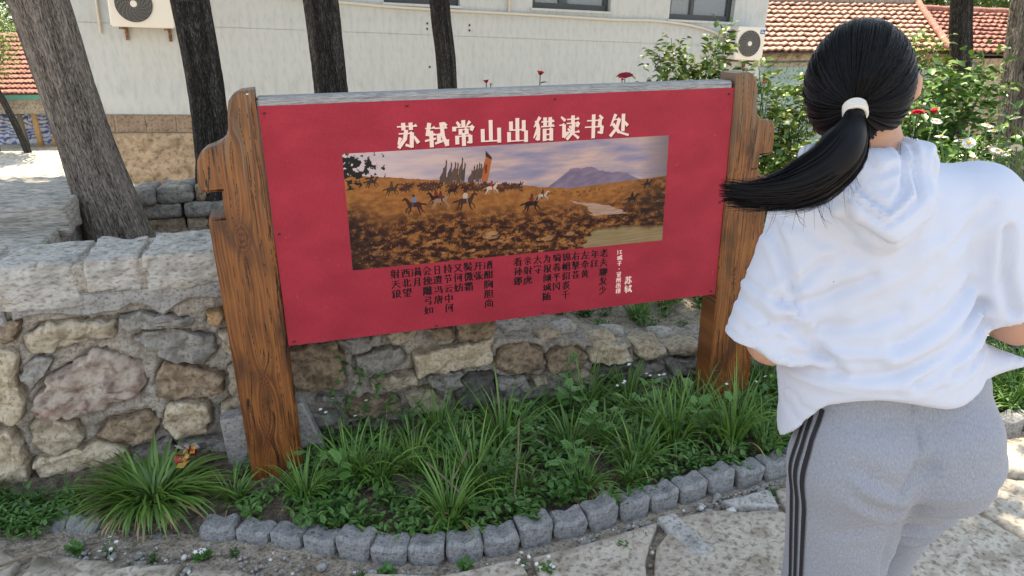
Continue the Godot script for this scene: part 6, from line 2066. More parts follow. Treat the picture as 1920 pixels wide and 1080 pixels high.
func build_shrubs() -> void:
	seed(11)
	var young := [Color(0.20, 0.27, 0.05), Color(0.13, 0.22, 0.04), Color(0.09, 0.17, 0.04), Color(0.27, 0.28, 0.055)]
	var deep := [Color(0.075, 0.16, 0.035), Color(0.11, 0.21, 0.045), Color(0.06, 0.12, 0.03), Color(0.16, 0.25, 0.06)]
	var pink := Color(0.62, 0.035, 0.16)
	var red := Color(0.50, 0.012, 0.03)
	rose_bush("tall leafy rose canes above the board's right end, before the window", Vector3(0.98, 0.3, -4.2), [Vector3(0.83, 1.42, -4.15), Vector3(0.92, 1.50, -4.25), Vector3(1.0, 1.38, -4.2), Vector3(1.12, 1.44, -4.15), Vector3(1.15, 1.53, -4.2), Vector3(1.12, 1.38, -4.25), Vector3(0.74, 1.22, -4.2), Vector3(0.98, 1.25, -4.1)], 0.044, young, 280, 1700, [[Vector3(0.646, 1.30, -4.2), pink, 0.034, 1.0], [Vector3(0.63, 1.28, -4.2), red, 0.01, 0.0]], 1)
	rose_bush("slender rose with three dark red buds peeping over the board's middle", Vector3(0.1, 0.3, -4.2), [Vector3(-0.12, 1.0, -4.2), Vector3(0.15, 1.05, -4.2), Vector3(0.05, 0.9, -4.1)], 0.036, deep, 100, 200, [[Vector3(-0.131, 1.275, -4.2), red, 0.017, 0.0], [Vector3(-0.107, 1.262, -4.2), red, 0.008, 0.0], [Vector3(0.171, 1.315, -4.2), red, 0.02, 0.0]], 2)
	rose_bush("pale sunlit rose bush between the right post and the person's head", Vector3(1.35, 0.3, -3.75), [Vector3(1.22, 1.38, -3.65), Vector3(1.30, 1.22, -3.7), Vector3(1.42, 1.27, -3.75), Vector3(1.52, 1.33, -3.7), Vector3(1.58, 1.20, -3.8), Vector3(1.18, 1.1, -3.6), Vector3(1.36, 1.0, -3.5), Vector3(1.55, 0.95, -3.5), Vector3(1.66, 1.1, -3.7), Vector3(1.2, 0.85, -3.45), Vector3(1.45, 1.12, -3.6), Vector3(1.3, 0.95, -3.5)], 0.042, young, 290, 2200, [[Vector3(1.24, 1.30, -3.64), Color(0.55, 0.16, 0.06), 0.014, 0.0]], 3)
	rose_bush("dense dark green rose bush right of the person's ear", Vector3(2.3, 0.2, -3.9), [Vector3(2.0, 1.05, -3.8), Vector3(2.15, 1.2, -3.9), Vector3(2.3, 1.3, -3.9), Vector3(2.45, 1.38, -3.9), Vector3(2.55, 1.3, -4.0), Vector3(2.1, 0.95, -3.6), Vector3(2.3, 1.0, -3.6), Vector3(2.5, 1.1, -3.7), Vector3(1.9, 0.9, -3.6), Vector3(2.35, 0.8, -3.5)], 0.058, deep, 290, 1900, [[Vector3(1.72, 0.985, -2.98), red, 0.03, 1.0], [Vector3(1.80, 1.20, -3.25), red, 0.022, 1.0], [Vector3(2.02, 1.17, -3.5), red, 0.02, 0.0]], 4)
	rose_bush("yellow-green shrub behind the person's ear, before the red roof", Vector3(2.65, 0.2, -5.0), [Vector3(2.35, 1.2, -4.9), Vector3(2.5, 1.4, -5.0), Vector3(2.65, 1.48, -5.0), Vector3(2.8, 1.45, -5.0), Vector3(2.95, 1.3, -5.1), Vector3(2.6, 1.1, -4.8), Vector3(2.8, 1.0, -4.8), Vector3(3.1, 1.2, -5.0)], 0.046, young, 240, 2000, [], 5)
	# daisies
	var g := RandomNumberGenerator.new()
	g.seed = 21
	var head := MB.new()
	for k in 20:
		var a := TAU * k / 20.0
		leaf_into(head, Vector3(cos(a), 0, sin(a)) * 0.006, Vector3(cos(a), 0.08, sin(a)).normalized(), Vector3.UP, 0.021, 0.008, Color(0.80, 0.80, 0.77), 0.04)
	var hm := head.mesh()
	var eye := SphereMesh.new()
	eye.radius = 0.0075
	eye.height = 0.008
	eye.radial_segments = 10
	eye.rings = 5
	var yellow := plain(lin(.62, .42, .06), 0.8)
	var n := 0
	for q in [[Vector3(2.03, 0.2, -3.05), 22, "white daisies in front of the dark rose bush, nearer the person"], [Vector3(2.32, 0.2, -3.15), 40, "thick clump of white daisies at the foot of the stout right trunk"]]:
		var t := thing("daisy_plant", q[2], "daisies", q[0])
		var sb := MB.new()
		var leafspots := []
		for k in q[1]:
			var tip := Vector3(g.randf_range(-0.24, 0.24), g.randf_range(0.62, 1.0), g.randf_range(-0.2, 0.15))
			var pts := []
			var rd := []
			var s := Vector3(g.randf_range(-0.07, 0.07), -0.02, g.randf_range(-0.07, 0.07))
			for j in 7:
				var f := j / 6.0
				pts.append(s.lerp(tip, f) + Vector3(0, 0.05 * sin(f * PI), 0))
				rd.append(0.0022)
				if j > 0:
					for e in 5:
						leaf_into(sb, pts[-1] + Vector3(0, g.randf_range(-0.05, 0.05), 0), Vector3(g.randf_range(-1, 1), g.randf_range(-0.1, 0.9), g.randf_range(-1, 1)).normalized(), Vector3.UP, g.randf_range(0.03, 0.06), 0.009, Color(0.12, 0.2, 0.06), 0.03)
			tube_into(sb, pts, rd, 5, Color(0.10, 0.18, 0.05))
			var fl := obj("flower_head", hm, M.petal, t, tip)
			fl.rotation = Vector3(g.randf_range(-0.3, 1.0), g.randf() * TAU, g.randf_range(-0.4, 0.4))
			fl.scale = Vector3.ONE * g.randf_range(0.85, 1.15)
			obj("eye", eye, yellow, fl, Vector3(0, 0.003, 0))
		obj("stems", sb.mesh(), M.leaf, t)
		n += 1


# ------------------------------------------------------------------ small things
func build_small_things() -> void:
	var g := RandomNumberGenerator.new()
	g.seed = 61
	# broken concrete that wedges the left post
	var ft := thing("concrete_footing", "broken slab of pale concrete wedged behind the foot of the left post", "footing", BOARD_AT, YAW)
	obj("slab", slab_of(PackedVector2Array([Vector2(-1.075, -0.1), Vector2(-1.082, 0.05), Vector2(-1.088, 0.235), Vector2(-1.02, 0.243), Vector2(-0.93, 0.236), Vector2(-0.80, 0.262), Vector2(-0.788, 0.25), Vector2(-0.757, 0.14), Vector2(-0.728, 0.05), Vector2(-0.725, -0.1)]), -0.17, -0.102, 0.008), M.concrete, ft)
	# crumpled sweet wrapper caught in the big grass clump
	var wr := MB.new()
	var cols := [Color(0.30, 0.02, 0.02), Color(0.55, 0.22, 0.03), Color(0.60, 0.58, 0.62), Color(0.10, 0.02, 0.02), Color(0.65, 0.45, 0.12)]
	for k in 26:
		var c := Vector3(g.randfn() * 0.014, (k / 26.0 - 0.5) * 0.10, g.randfn() * 0.012)
		if k > 16:
			c = Vector3(0.035 + g.randfn() * 0.014, 0.012 + g.randfn() * 0.012, g.randfn() * 0.012)
		var a := Vector3(g.randfn(), g.randfn(), g.randfn()).normalized() * 0.018
		var e := Vector3(g.randfn(), g.randfn(), g.randfn()).normalized() * 0.016
		wr.flatquad(c - a, c + e, c + a * 1.1, c - e, cols[g.randi() % 5])
	var wm := plain(Color.WHITE, 0.25)
	wm.vertex_color_use_as_albedo = true
	wm.metallic = 0.3
	var w := obj("sweet_wrapper", wr.mesh(false), wm)
	w.position = Vector3(-1.16, 0.20, -2.17)
	tag(w, "crumpled red, gold and silver sweet wrapper caught in the grass", "wrapper")
	# a dead leaf, dry stalks
	var dl := obj("dead_leaf", one_leaf(0.12, 0.03, Color(0.42, 0.32, 0.19)), M.leaf)
	dl.position = Vector3(-1.19, 0.03, -1.96)
	dl.rotation = Vector3(0.15, -0.9, 0.2)
	tag(dl, "long tan dead leaf lying in front of the big grass clump", "leaf")
	var sticks := [[Vector3(-0.26, 0.06, -2.02), Vector3(-0.16, 0.20, -2.16), "dry stalk leaning in the bed, nearest the kerb"], [Vector3(-0.12, 0.06, -2.0), Vector3(-0.30, 0.18, -2.12), "dry stalk crossing another in the bed"], [Vector3(0.0, 0.07, -2.06), Vector3(0.02, 0.24, -2.3), "bent dry stalk behind the mugwort"], [Vector3(-0.62, 0.016, -1.78), Vector3(-0.49, 0.018, -1.70), "thin twig lying on the gravel before the kerb"], [Vector3(-1.62, 0.016, -1.82), Vector3(-1.48, 0.02, -1.9), "thin pale twig on the path at far left"]]
	for s in sticks:
		var b := MB.new()
		tube_into(b, [s[0], s[0].lerp(s[1], 0.5) + Vector3(0.004, 0.006, 0), s[1]], [0.0042, 0.0036, 0.0028], 7)
		tag(obj("dry_stalk", b.mesh(), plain(lin(.21, .165, .105), 0.9)), s[2], "stalk", "dry stalks and twigs")
	# pebbles and chips
	var form := rough_block(Vector3(0.02, 0.014, 0.017), 0.004, 0.005, 3.0, 2)
	var grey := []
	var white := []
	for k in 1900:
		var x := g.randf_range(-1.5, 2.0)
		var z := kerb_z(x) + absf(g.randfn()) * 0.07 + 0.035
		var dense := x > -0.9 and x < -0.35 or x > 0.22 and x < 0.45 or x > 0.62 and x < 0.95 or x < -1.0
		if not dense and g.randf() < 0.7:
			continue
		if dense and x < -0.3:
			z += g.randf() * 0.14
		var s := g.randf_range(0.18, 0.65) if g.randf() < 0.95 else g.randf_range(0.8, 1.5)
		var tr := Transform3D(Basis.from_euler(Vector3(g.randf(), g.randf() * TAU, g.randf())).scaled(Vector3.ONE * s), Vector3(x, 0.001, z))
		if g.randf() < 0.13:
			white.append(tr)
		else:
			grey.append(tr)
	for k in 420:      # gravel in the wide joint of the paving
		var f := g.randf()
		grey.append(Transform3D(Basis.from_euler(Vector3(g.randf(), g.randf() * TAU, g.randf())).scaled(Vector3.ONE * g.randf_range(0.25, 0.8)), Vector3(lerpf(0.56, 0.66, f) + g.randfn() * 0.025, 0.0, lerpf(-1.86, -1.5, f))))
	for k in 160:      # bits on the tree pit soil
		var u := g.randf_range(-1.7, -1.05)
		var l := g.randf_range(-1.7, -0.6)
		(white if g.randf() < 0.3 else grey).append(Transform3D(Basis.from_euler(Vector3(g.randf(), g.randf() * TAU, g.randf())).scaled(Vector3.ONE * g.randf_range(0.3, 1.0)), board_axes * Vector3(u, land(u, l), l)))
	tag(stuff("gravel", copies_of(form, grey), M.pebble, self), "grey gravel chips scattered in front of the kerb", "gravel")
	tag(stuff("gravel", copies_of(form, white), M.pebble_white, self), "white stone chips scattered in front of the kerb", "gravel")
	# leaf litter and twigs in the tree pit
	var lit := []
	for k in 420:
		var u := g.randf_range(-1.75, -0.95)
		var l := g.randf_range(-1.72, -0.55)
		lit.append(Transform3D(Basis.from_euler(Vector3(g.randf_range(-0.6, 0.6), g.randf() * TAU, g.randf_range(-0.6, 0.6))).scaled(Vector3.ONE * g.randf_range(0.4, 1.1)), board_axes * Vector3(u, land(u, l) + 0.012, l)))
	for k in 260:
		var x := g.randf_range(-0.9, 2.2)
		lit.append(Transform3D(Basis.from_euler(Vector3(g.randf_range(-0.6, 0.6), g.randf() * TAU, g.randf_range(-0.6, 0.6))).scaled(Vector3.ONE * g.randf_range(0.3, 0.9)), bed_point(x, g.randf()) + Vector3(0, 0.012, 0)))
	tag(stuff("leaf_litter", copies_of(one_leaf(0.05, 0.02, Color(0.26, 0.18, 0.10)), lit), M.leaf, self), "dry brown leaf litter on the soil of the tree pit and bed", "leaf litter")
	for q in [[-1.5, -0.95, 0.4, "white paper scrap beside the thick trunk's foot"], [-1.16, -1.25, 1.2, "white paper scrap near the little dry-laid wall"]]:
		var pb := MB.new()
		pb.flatquad(Vector3(-0.03, 0, 0.008), Vector3(-0.03, 0.012, -0.01), Vector3(0.03, 0.02, -0.012), Vector3(0.03, 0.004, 0.01))
		var p := obj("paper_scrap", pb.mesh(false), M.white_paint)
		p.position = board_axes * Vector3(q[0], land(q[0], q[1]) + 0.012, q[1])
		p.rotation.y = q[2]
		tag(p, q[3], "scrap")


# ------------------------------------------------------------------ the person
func field(p: Vector3, prims: Array, k: float) -> float:
	# tapered capsules [a, b, radius at a, radius at b, flattening of z], smoothly joined
	var d := 9.0
	for q in prims:
		var s: float = q[4]
		var ab: Vector3 = q[1] - q[0]
		var ap: Vector3 = p - q[0]
		ab.z *= s
		ap.z *= s
		var h := clampf(ap.dot(ab) / maxf(ab.length_squared(), 1e-8), 0.0, 1.0)
		var e: float = (ap - ab * h).length() - lerpf(q[2], q[3], h)
		var m := maxf(k - absf(d - e), 0.0) / k
		d = minf(d, e) - m * m * k * 0.25
	return d


# surface nets: one point in each cell that the surface crosses, one quad round each crossed edge
func net(f: Callable, lo: Vector3, hi: Vector3, c: float, b: MB) -> void:
	var B := 4
	var nb := Vector3i(((hi - lo) / (c * B)).ceil()) + Vector3i.ONE
	var n := nb * B
	var vals := PackedFloat32Array()
	vals.resize(n.x * n.y * n.z)
	vals.fill(1.0)
	var active := []
	var reach := (B * c * 0.87 + 2.0 * c) * 1.5
	var sx := n.y * n.z
	var sy := n.z
	for bx in nb.x:
		for by in nb.y:
			for bz in nb.z:
				var o := Vector3i(bx, by, bz) * B
				var d: float = f.call(lo + (Vector3(o) + Vector3.ONE * (B - 1) * 0.5) * c)
				if absf(d) < reach:
					active.append(o)
					for x in B:
						for y in B:
							for z in B:
								vals[(o.x + x) * sx + (o.y + y) * sy + o.z + z] = f.call(lo + Vector3(o.x + x, o.y + y, o.z + z) * c)
				elif d < 0.0:
					for x in B:
						for y in B:
							for z in B:
								vals[(o.x + x) * sx + (o.y + y) * sy + o.z + z] = -1.0
	var offs := [0, sx, sy, sx + sy, 1, sx + 1, sy + 1, sx + sy + 1]
	var corner := [Vector3(0, 0, 0), Vector3(1, 0, 0), Vector3(0, 1, 0), Vector3(1, 1, 0), Vector3(0, 0, 1), Vector3(1, 0, 1), Vector3(0, 1, 1), Vector3(1, 1, 1)]
	var edges := [[0, 1], [2, 3], [4, 5], [6, 7], [0, 2], [1, 3], [4, 6], [5, 7], [0, 4], [1, 5], [2, 6], [3, 7]]
	var ids := {}
	for o in active:
		for x in B:
			for y in B:
				for z in B:
					var at := Vector3i(o.x + x, o.y + y, o.z + z)
					if at.x >= n.x - 1 or at.y >= n.y - 1 or at.z >= n.z - 1:
						continue
					var i := at.x * sx + at.y * sy + at.z
					var inside := 0
					for k in 8:
						if vals[i + offs[k]] < 0.0:
							inside += 1
					if inside == 0 or inside == 8:
						continue
					var sum := Vector3.ZERO
					var m := 0
					for e in edges:
						var a := vals[i + offs[e[0]]]
						var z1 := vals[i + offs[e[1]]]
						if (a < 0.0) != (z1 < 0.0):
							sum += corner[e[0]].lerp(corner[e[1]], a / (a - z1))
							m += 1
					ids[i] = b.add(lo + (Vector3(at) + sum / m) * c)
	for i in ids:
		var a := vals[i]
		for ax in 3:
			var st: int = [sx, sy, 1][ax]
			var s1: int = [sy, 1, sx][ax]
			var s2: int = [1, sx, sy][ax]
			var z1 := vals[i + st]
			if (a < 0.0) == (z1 < 0.0):
				continue
			if not (ids.has(i - s1) and ids.has(i - s2) and ids.has(i - s1 - s2)):
				continue
			if a < 0.0:
				b.quad(ids[i], ids[i - s2], ids[i - s1 - s2], ids[i - s1])
			else:
				b.quad(ids[i], ids[i - s1], ids[i - s1 - s2], ids[i - s2])


func normals_of(b: MB) -> PackedVector3Array:
	var n := PackedVector3Array()
	n.resize(b.v.size())
	for k in range(0, b.i.size(), 3):
		var p := b.v[b.i[k]]
		var c := (b.v[b.i[k + 2]] - p).cross(b.v[b.i[k + 1]] - p)
		for j in 3:
			n[b.i[k + j]] += c
	for k in n.size():
		n[k] = n[k].normalized()
	return n


func to_line(p: Vector2, line: Array) -> float:
	var best := 9.0
	for k in line.size() - 1:
		best = minf(best, p.distance_to(Geometry2D.get_closest_point_to_segment(p, line[k], line[k + 1])))
	return best


# folds: [line across the back (x, y), depth, width]; a groove with a soft ridge along it
func fold_cloth(b: MB, folds: Array, back_z: float, noise: float, calm_x := 0.0, creases := 0.0) -> void:
	var n := normals_of(b)
	var boxes := []
	for f in folds:
		var lo: Vector2 = f[0][0]
		var hi: Vector2 = f[0][0]
		for p in f[0]:
			lo = lo.min(p)
			hi = hi.max(p)
		boxes.append(Rect2(lo - Vector2.ONE * 0.07, hi - lo + Vector2.ONE * 0.14))
	for k in b.v.size():
		var v := b.v[k]
		var d := (fn.get_noise_3d(v.x * 5.0 + v.y * 2.0, v.y * 9.0 - v.x * 3.0, v.z * 5.0) * 1.0 + fn.get_noise_3d(v.x * 14.0, v.y * 22.0 + v.x * 8.0, v.z * 14.0) * 0.4) * noise
		if creases > 0.0:      # thin sharp creases running down and across from the shoulders
			var w := fn.get_noise_3d(v.x * 3.0, v.y * 3.0, v.z * 3.0)
			var c := 1.0 - absf(fn.get_noise_3d(v.x * 3.6 + v.y * 1.9 + w * 0.6, v.y * 4.6 - v.x * 2.4, v.z * 3.0 + 7.0)) * 2.2
			d -= pow(maxf(c, 0.0), 7.0) * creases * clampf(0.35 + w * 1.6, 0.0, 1.0)
		if v.z > back_z:
			var q := Vector2(v.x, v.y)
			for j in folds.size():
				if boxes[j].has_point(q):
					var l := to_line(q, folds[j][0])
					var w: float = folds[j][2]
					if l < w * 4.0:
						d += folds[j][1] * (-exp(-l * l / (w * w)) + 0.55 * exp(-pow((l - w * 2.0) / (w * 1.1), 2.0)))
		b.v[k] = v + n[k] * d * smoothstep(calm_x - 0.06, calm_x, v.x)


func strand_into(b: MB, pts: Array, sides: Array, w: float, col := Color.WHITE) -> void:
	var first := b.v.size()
	var n := pts.size()
	for k in n:
		var f := k / float(n - 1)
		var ww := w * (1.0 - 0.75 * f * f * f)
		b.add(pts[k] + sides[k] * ww, Vector2(0, f), col)
		b.add(pts[k] - sides[k] * ww, Vector2(1, f), col)
	for k in n - 1:
		var i := first + k * 2
		b.quad(i, i + 2, i + 3, i + 1)


func shifted(b: MB, by: Vector3) -> void:
	for k in b.v.size():
		b.v[k] -= by


func cap(ax: float, ay: float, az: float, bx: float, by: float, bz: float, ra: float, rb: float, s := 1.0) -> Array:
	return [Vector3(ax, ay, az), Vector3(bx, by, bz), ra, rb, s]


func hand_prims(wrist: Vector3, along: Vector3, side: Vector3, down: Vector3, thumb: float) -> Array:
	# palm, four bent fingers, a thumb that leaves the side of the palm
	var p := [[wrist, wrist + along * 0.085, 0.022, 0.026, 1.0], [wrist + along * 0.03 - side * 0.018, wrist + along * 0.085 - side * 0.03, 0.015, 0.013, 1.0], [wrist + along * 0.03 + side * 0.018, wrist + along * 0.085 + side * 0.03, 0.015, 0.013, 1.0]]
	var lens := [0.068, 0.077, 0.072, 0.056]
	for k in 4:
		var root := wrist + along * 0.085 + side * (-0.033 + 0.022 * k)
		var a: Vector3 = root + along * lens[k] * 0.45 + down * lens[k] * 0.15
		var c: Vector3 = a + along * lens[k] * 0.22 + down * lens[k] * 0.30
		var e: Vector3 = c - along * lens[k] * 0.02 + down * lens[k] * 0.26
		p.append([root, a, 0.0095, 0.0088, 1.0])
		p.append([a, c, 0.0088, 0.008, 1.0])
		p.append([c, e, 0.008, 0.0068, 1.0])
	var t0 := wrist + along * 0.025 + side * thumb * 0.022
	var t1 := t0 + along * 0.032 + side * thumb * 0.026 + down * 0.008
	p.append([t0, t1, 0.013, 0.0105, 1.0])
	p.append([t1, t1 + along * 0.034 + side * thumb * 0.004 + down * 0.014, 0.0105, 0.008, 1.0])
	return p


func build_person() -> void:
	var foot := Vector3(0.77, 0.0, -1.27)
	# ---- body: skin
	var skin := plain(lin(.47, .27, .19), 0.55)
	skin.subsurf_scatter_enabled = true
	skin.subsurf_scatter_strength = 0.08
	var body := MB.new()
	var bp := [cap(0.60, 1.42, -1.235, 0.635, 1.31, -1.24, 0.052, 0.07), cap(0.65, 1.26, -1.25, 0.70, 0.95, -1.25, 0.11, 0.115, 1.5), cap(0.56, 1.275, -1.25, 0.81, 1.285, -1.25, 0.045, 0.045),
		cap(0.552, 1.27, -1.25, 0.482, 1.035, -1.225, 0.046, 0.039), cap(0.482, 1.035, -1.225, 0.575, 1.06, -1.42, 0.039, 0.026),
		cap(0.815, 1.27, -1.25, 0.925, 1.075, -1.215, 0.046, 0.039), cap(0.925, 1.075, -1.215, 0.81, 1.06, -1.43, 0.039, 0.026),
		cap(0.68, 0.88, -1.25, 0.79, 0.88, -1.25, 0.10, 0.10), cap(0.66, 0.80, -1.24, 0.68, 0.46, -1.25, 0.08, 0.06), cap(0.68, 0.46, -1.25, 0.69, 0.09, -1.22, 0.055, 0.036), cap(0.69, 0.09, -1.22, 0.685, 0.035, -1.32, 0.035, 0.03),
		cap(0.82, 0.80, -1.26, 0.838, 0.47, -1.38, 0.08, 0.06), cap(0.838, 0.47, -1.38, 0.835, 0.10, -1.33, 0.055, 0.036), cap(0.835, 0.09, -1.33, 0.84, 0.035, -1.43, 0.035, 0.03)]
	net(func(p): return field(p, bp, 0.03), Vector3(0.40, -0.01, -1.52), Vector3(1.04, 1.50, -1.04), 0.013, body)
	var hc := Vector3(0.577, 1.495, -1.243)
	var head := [[hc + Vector3(0, 0.012, 0.012), hc + Vector3(0, 0.012, -0.02), 0.073, 0.072, 1.0], [hc + Vector3(0.0, -0.02, -0.04), hc + Vector3(0.0, -0.085, -0.062), 0.058, 0.03, 1.0],
		cap(0.592, 1.43, -1.235, 0.61, 1.38, -1.236, 0.054, 0.052), [hc + Vector3(0, -0.005, -0.098), hc + Vector3(0, -0.038, -0.112), 0.008, 0.012, 1.0], [hc + Vector3(-0.012, -0.062, -0.088), hc + Vector3(0.012, -0.062, -0.088), 0.009, 0.009, 1.0],
		[hc + Vector3(-0.05, 0.018, -0.075), hc + Vector3(0.05, 0.018, -0.075), 0.014, 0.014, 1.0],
		[hc + Vector3(0.076, -0.005, 0.008), hc + Vector3(0.072, -0.046, 0.0), 0.013, 0.009, 1.0], [hc + Vector3(0.084, 0.01, 0.018), hc + Vector3(0.084, -0.012, 0.018), 0.010, 0.010, 1.0], [hc + Vector3(-0.060, -0.005, -0.01), hc + Vector3(-0.058, -0.046, -0.015), 0.012, 0.009, 1.0]]
	for q in head:
		for k in 2:
			if q[0].y > 1.431 or k == 0:
				q[k] = hc + Basis(Vector3.UP, -0.3) * (q[k] - hc)
	net(func(p): return field(p, head, 0.016), hc - Vector3(0.12, 0.14, 0.14), hc + Vector3(0.13, 0.12, 0.12), 0.006, body)
	var lh := hand_prims(Vector3(0.575, 1.06, -1.42), Vector3(0.75, 0.25, -0.61).normalized(), Vector3(0.45, 0.2, 0.87).normalized(), Vector3(0.2, -0.9, -0.2).normalized(), -1.0)
	net(func(p): return field(p, lh, 0.008), Vector3(0.52, 0.94, -1.56), Vector3(0.76, 1.18, -1.34), 0.005, body)
	var rh := hand_prims(Vector3(0.81, 1.06, -1.43), Vector3(-0.7, 0.2, -0.68).normalized(), Vector3(0.6, 0.2, -0.7).normalized(), Vector3(-0.1, -0.9, -0.2).normalized(), 1.0)
	net(func(p): return field(p, rh, 0.008), Vector3(0.66, 0.94, -1.62), Vector3(0.90, 1.18, -1.36), 0.005, body)
	shifted(body, foot)
	var person := obj("person", body.mesh(), skin, self, foot)
	tag(person, "person seen from behind in a white hoodie and grey sweatpants, right of the board", "person")
	# eyes, lips on the far side of the head
	var eye := SphereMesh.new()
	eye.radius = 0.011
	eye.height = 0.022
	for s in [-1.0, 1.0]:
		obj("eye", eye, plain(lin(.02, .015, .012), 0.2), person, hc + Basis(Vector3.UP, -0.3) * Vector3(0.032 * s, 0.0, -0.09) - foot)
	# ---- hoodie
	var hem := func(p: Vector3) -> float:
		var back := clampf((p.z + 1.25) / 0.15, 0.0, 1.0)
		var y := lerpf(0.892, 0.965, back)
		y += 0.055 * smoothstep(0.76, 0.93, p.x)
		y -= 0.075 * (1.0 - smoothstep(0.53, 0.575, p.x)) * (1.0 - back * 0.6)
		y += 0.010 * sin(p.x * 21.0 + 0.6)
		return y
	var sp := [cap(0.655, 1.22, -1.25, 0.695, 0.99, -1.245, 0.150, 0.175, 1.35), cap(0.695, 0.99, -1.245, 0.722, 0.84, -1.24, 0.175, 0.196, 1.25), cap(0.535, 1.275, -1.25, 0.825, 1.292, -1.25, 0.068, 0.070, 1.0), cap(0.61, 1.345, -1.235, 0.66, 1.22, -1.235, 0.058, 0.128, 1.3),
		cap(0.90, 0.985, -1.22, 0.935, 0.998, -1.20, 0.035, 0.012),
		cap(0.545, 1.368, -1.19, 0.552, 1.312, -1.145, 0.021, 0.021), cap(0.552, 1.312, -1.145, 0.610, 1.276, -1.128, 0.021, 0.023), cap(0.610, 1.276, -1.128, 0.655, 1.315, -1.142, 0.023, 0.021), cap(0.655, 1.315, -1.142, 0.668, 1.376, -1.19, 0.021, 0.025),
		cap(0.595, 1.362, -1.172, 0.608, 1.305, -1.152, 0.034, 0.038), cap(0.668, 1.376, -1.19, 0.664, 1.382, -1.29, 0.025, 0.025), cap(0.545, 1.368, -1.19, 0.535, 1.368, -1.29, 0.020, 0.022), cap(0.57, 1.368, -1.178, 0.62, 1.370, -1.178, 0.015, 0.015)]
	var sleeve_l := [cap(0.540, 1.258, -1.245, 0.480, 1.02, -1.232, 0.076, 0.084)]
	var sleeve_r := [cap(0.825, 1.272, -1.245, 0.930, 1.05, -1.232, 0.076, 0.084)]
	var lcut := Vector3(-0.30, -0.92, 0.12).normalized()
	var rcut := Vector3(0.40, -0.9, 0.12).normalized()
	var shirt_f := func(p: Vector3) -> float:
		var d := field(p, sp, 0.035)
		for q in [[sleeve_l, lcut, Vector3(0.470, 1.022, -1.232)], [sleeve_r, rcut, Vector3(0.918, 1.10, -1.232)]]:
			var e2 := maxf(field(p, q[0], 0.01), q[1].dot(p - q[2]))
			var m := maxf(0.022 - absf(d - e2), 0.0) / 0.022
			d = minf(d, e2) - m * m * 0.022 * 0.25
		var low: float = hem.call(p) - p.y      # a softly rounded hem
		var r2 := maxf(0.014 - absf(d - low), 0.0) / 0.014
		d = maxf(d, low) + r2 * r2 * 0.014 * 0.25
		# the neck opening
		var e := (p - Vector3(0.595, 1.41, -1.245)) / Vector3(0.058, 0.07, 0.060)
		return maxf(d, (1.0 - e.length()) * 0.06)
	var sh := MB.new()
	net(shirt_f, Vector3(0.37, 0.78, -1.46), Vector3(1.08, 1.47, -1.02), 0.0062, sh)
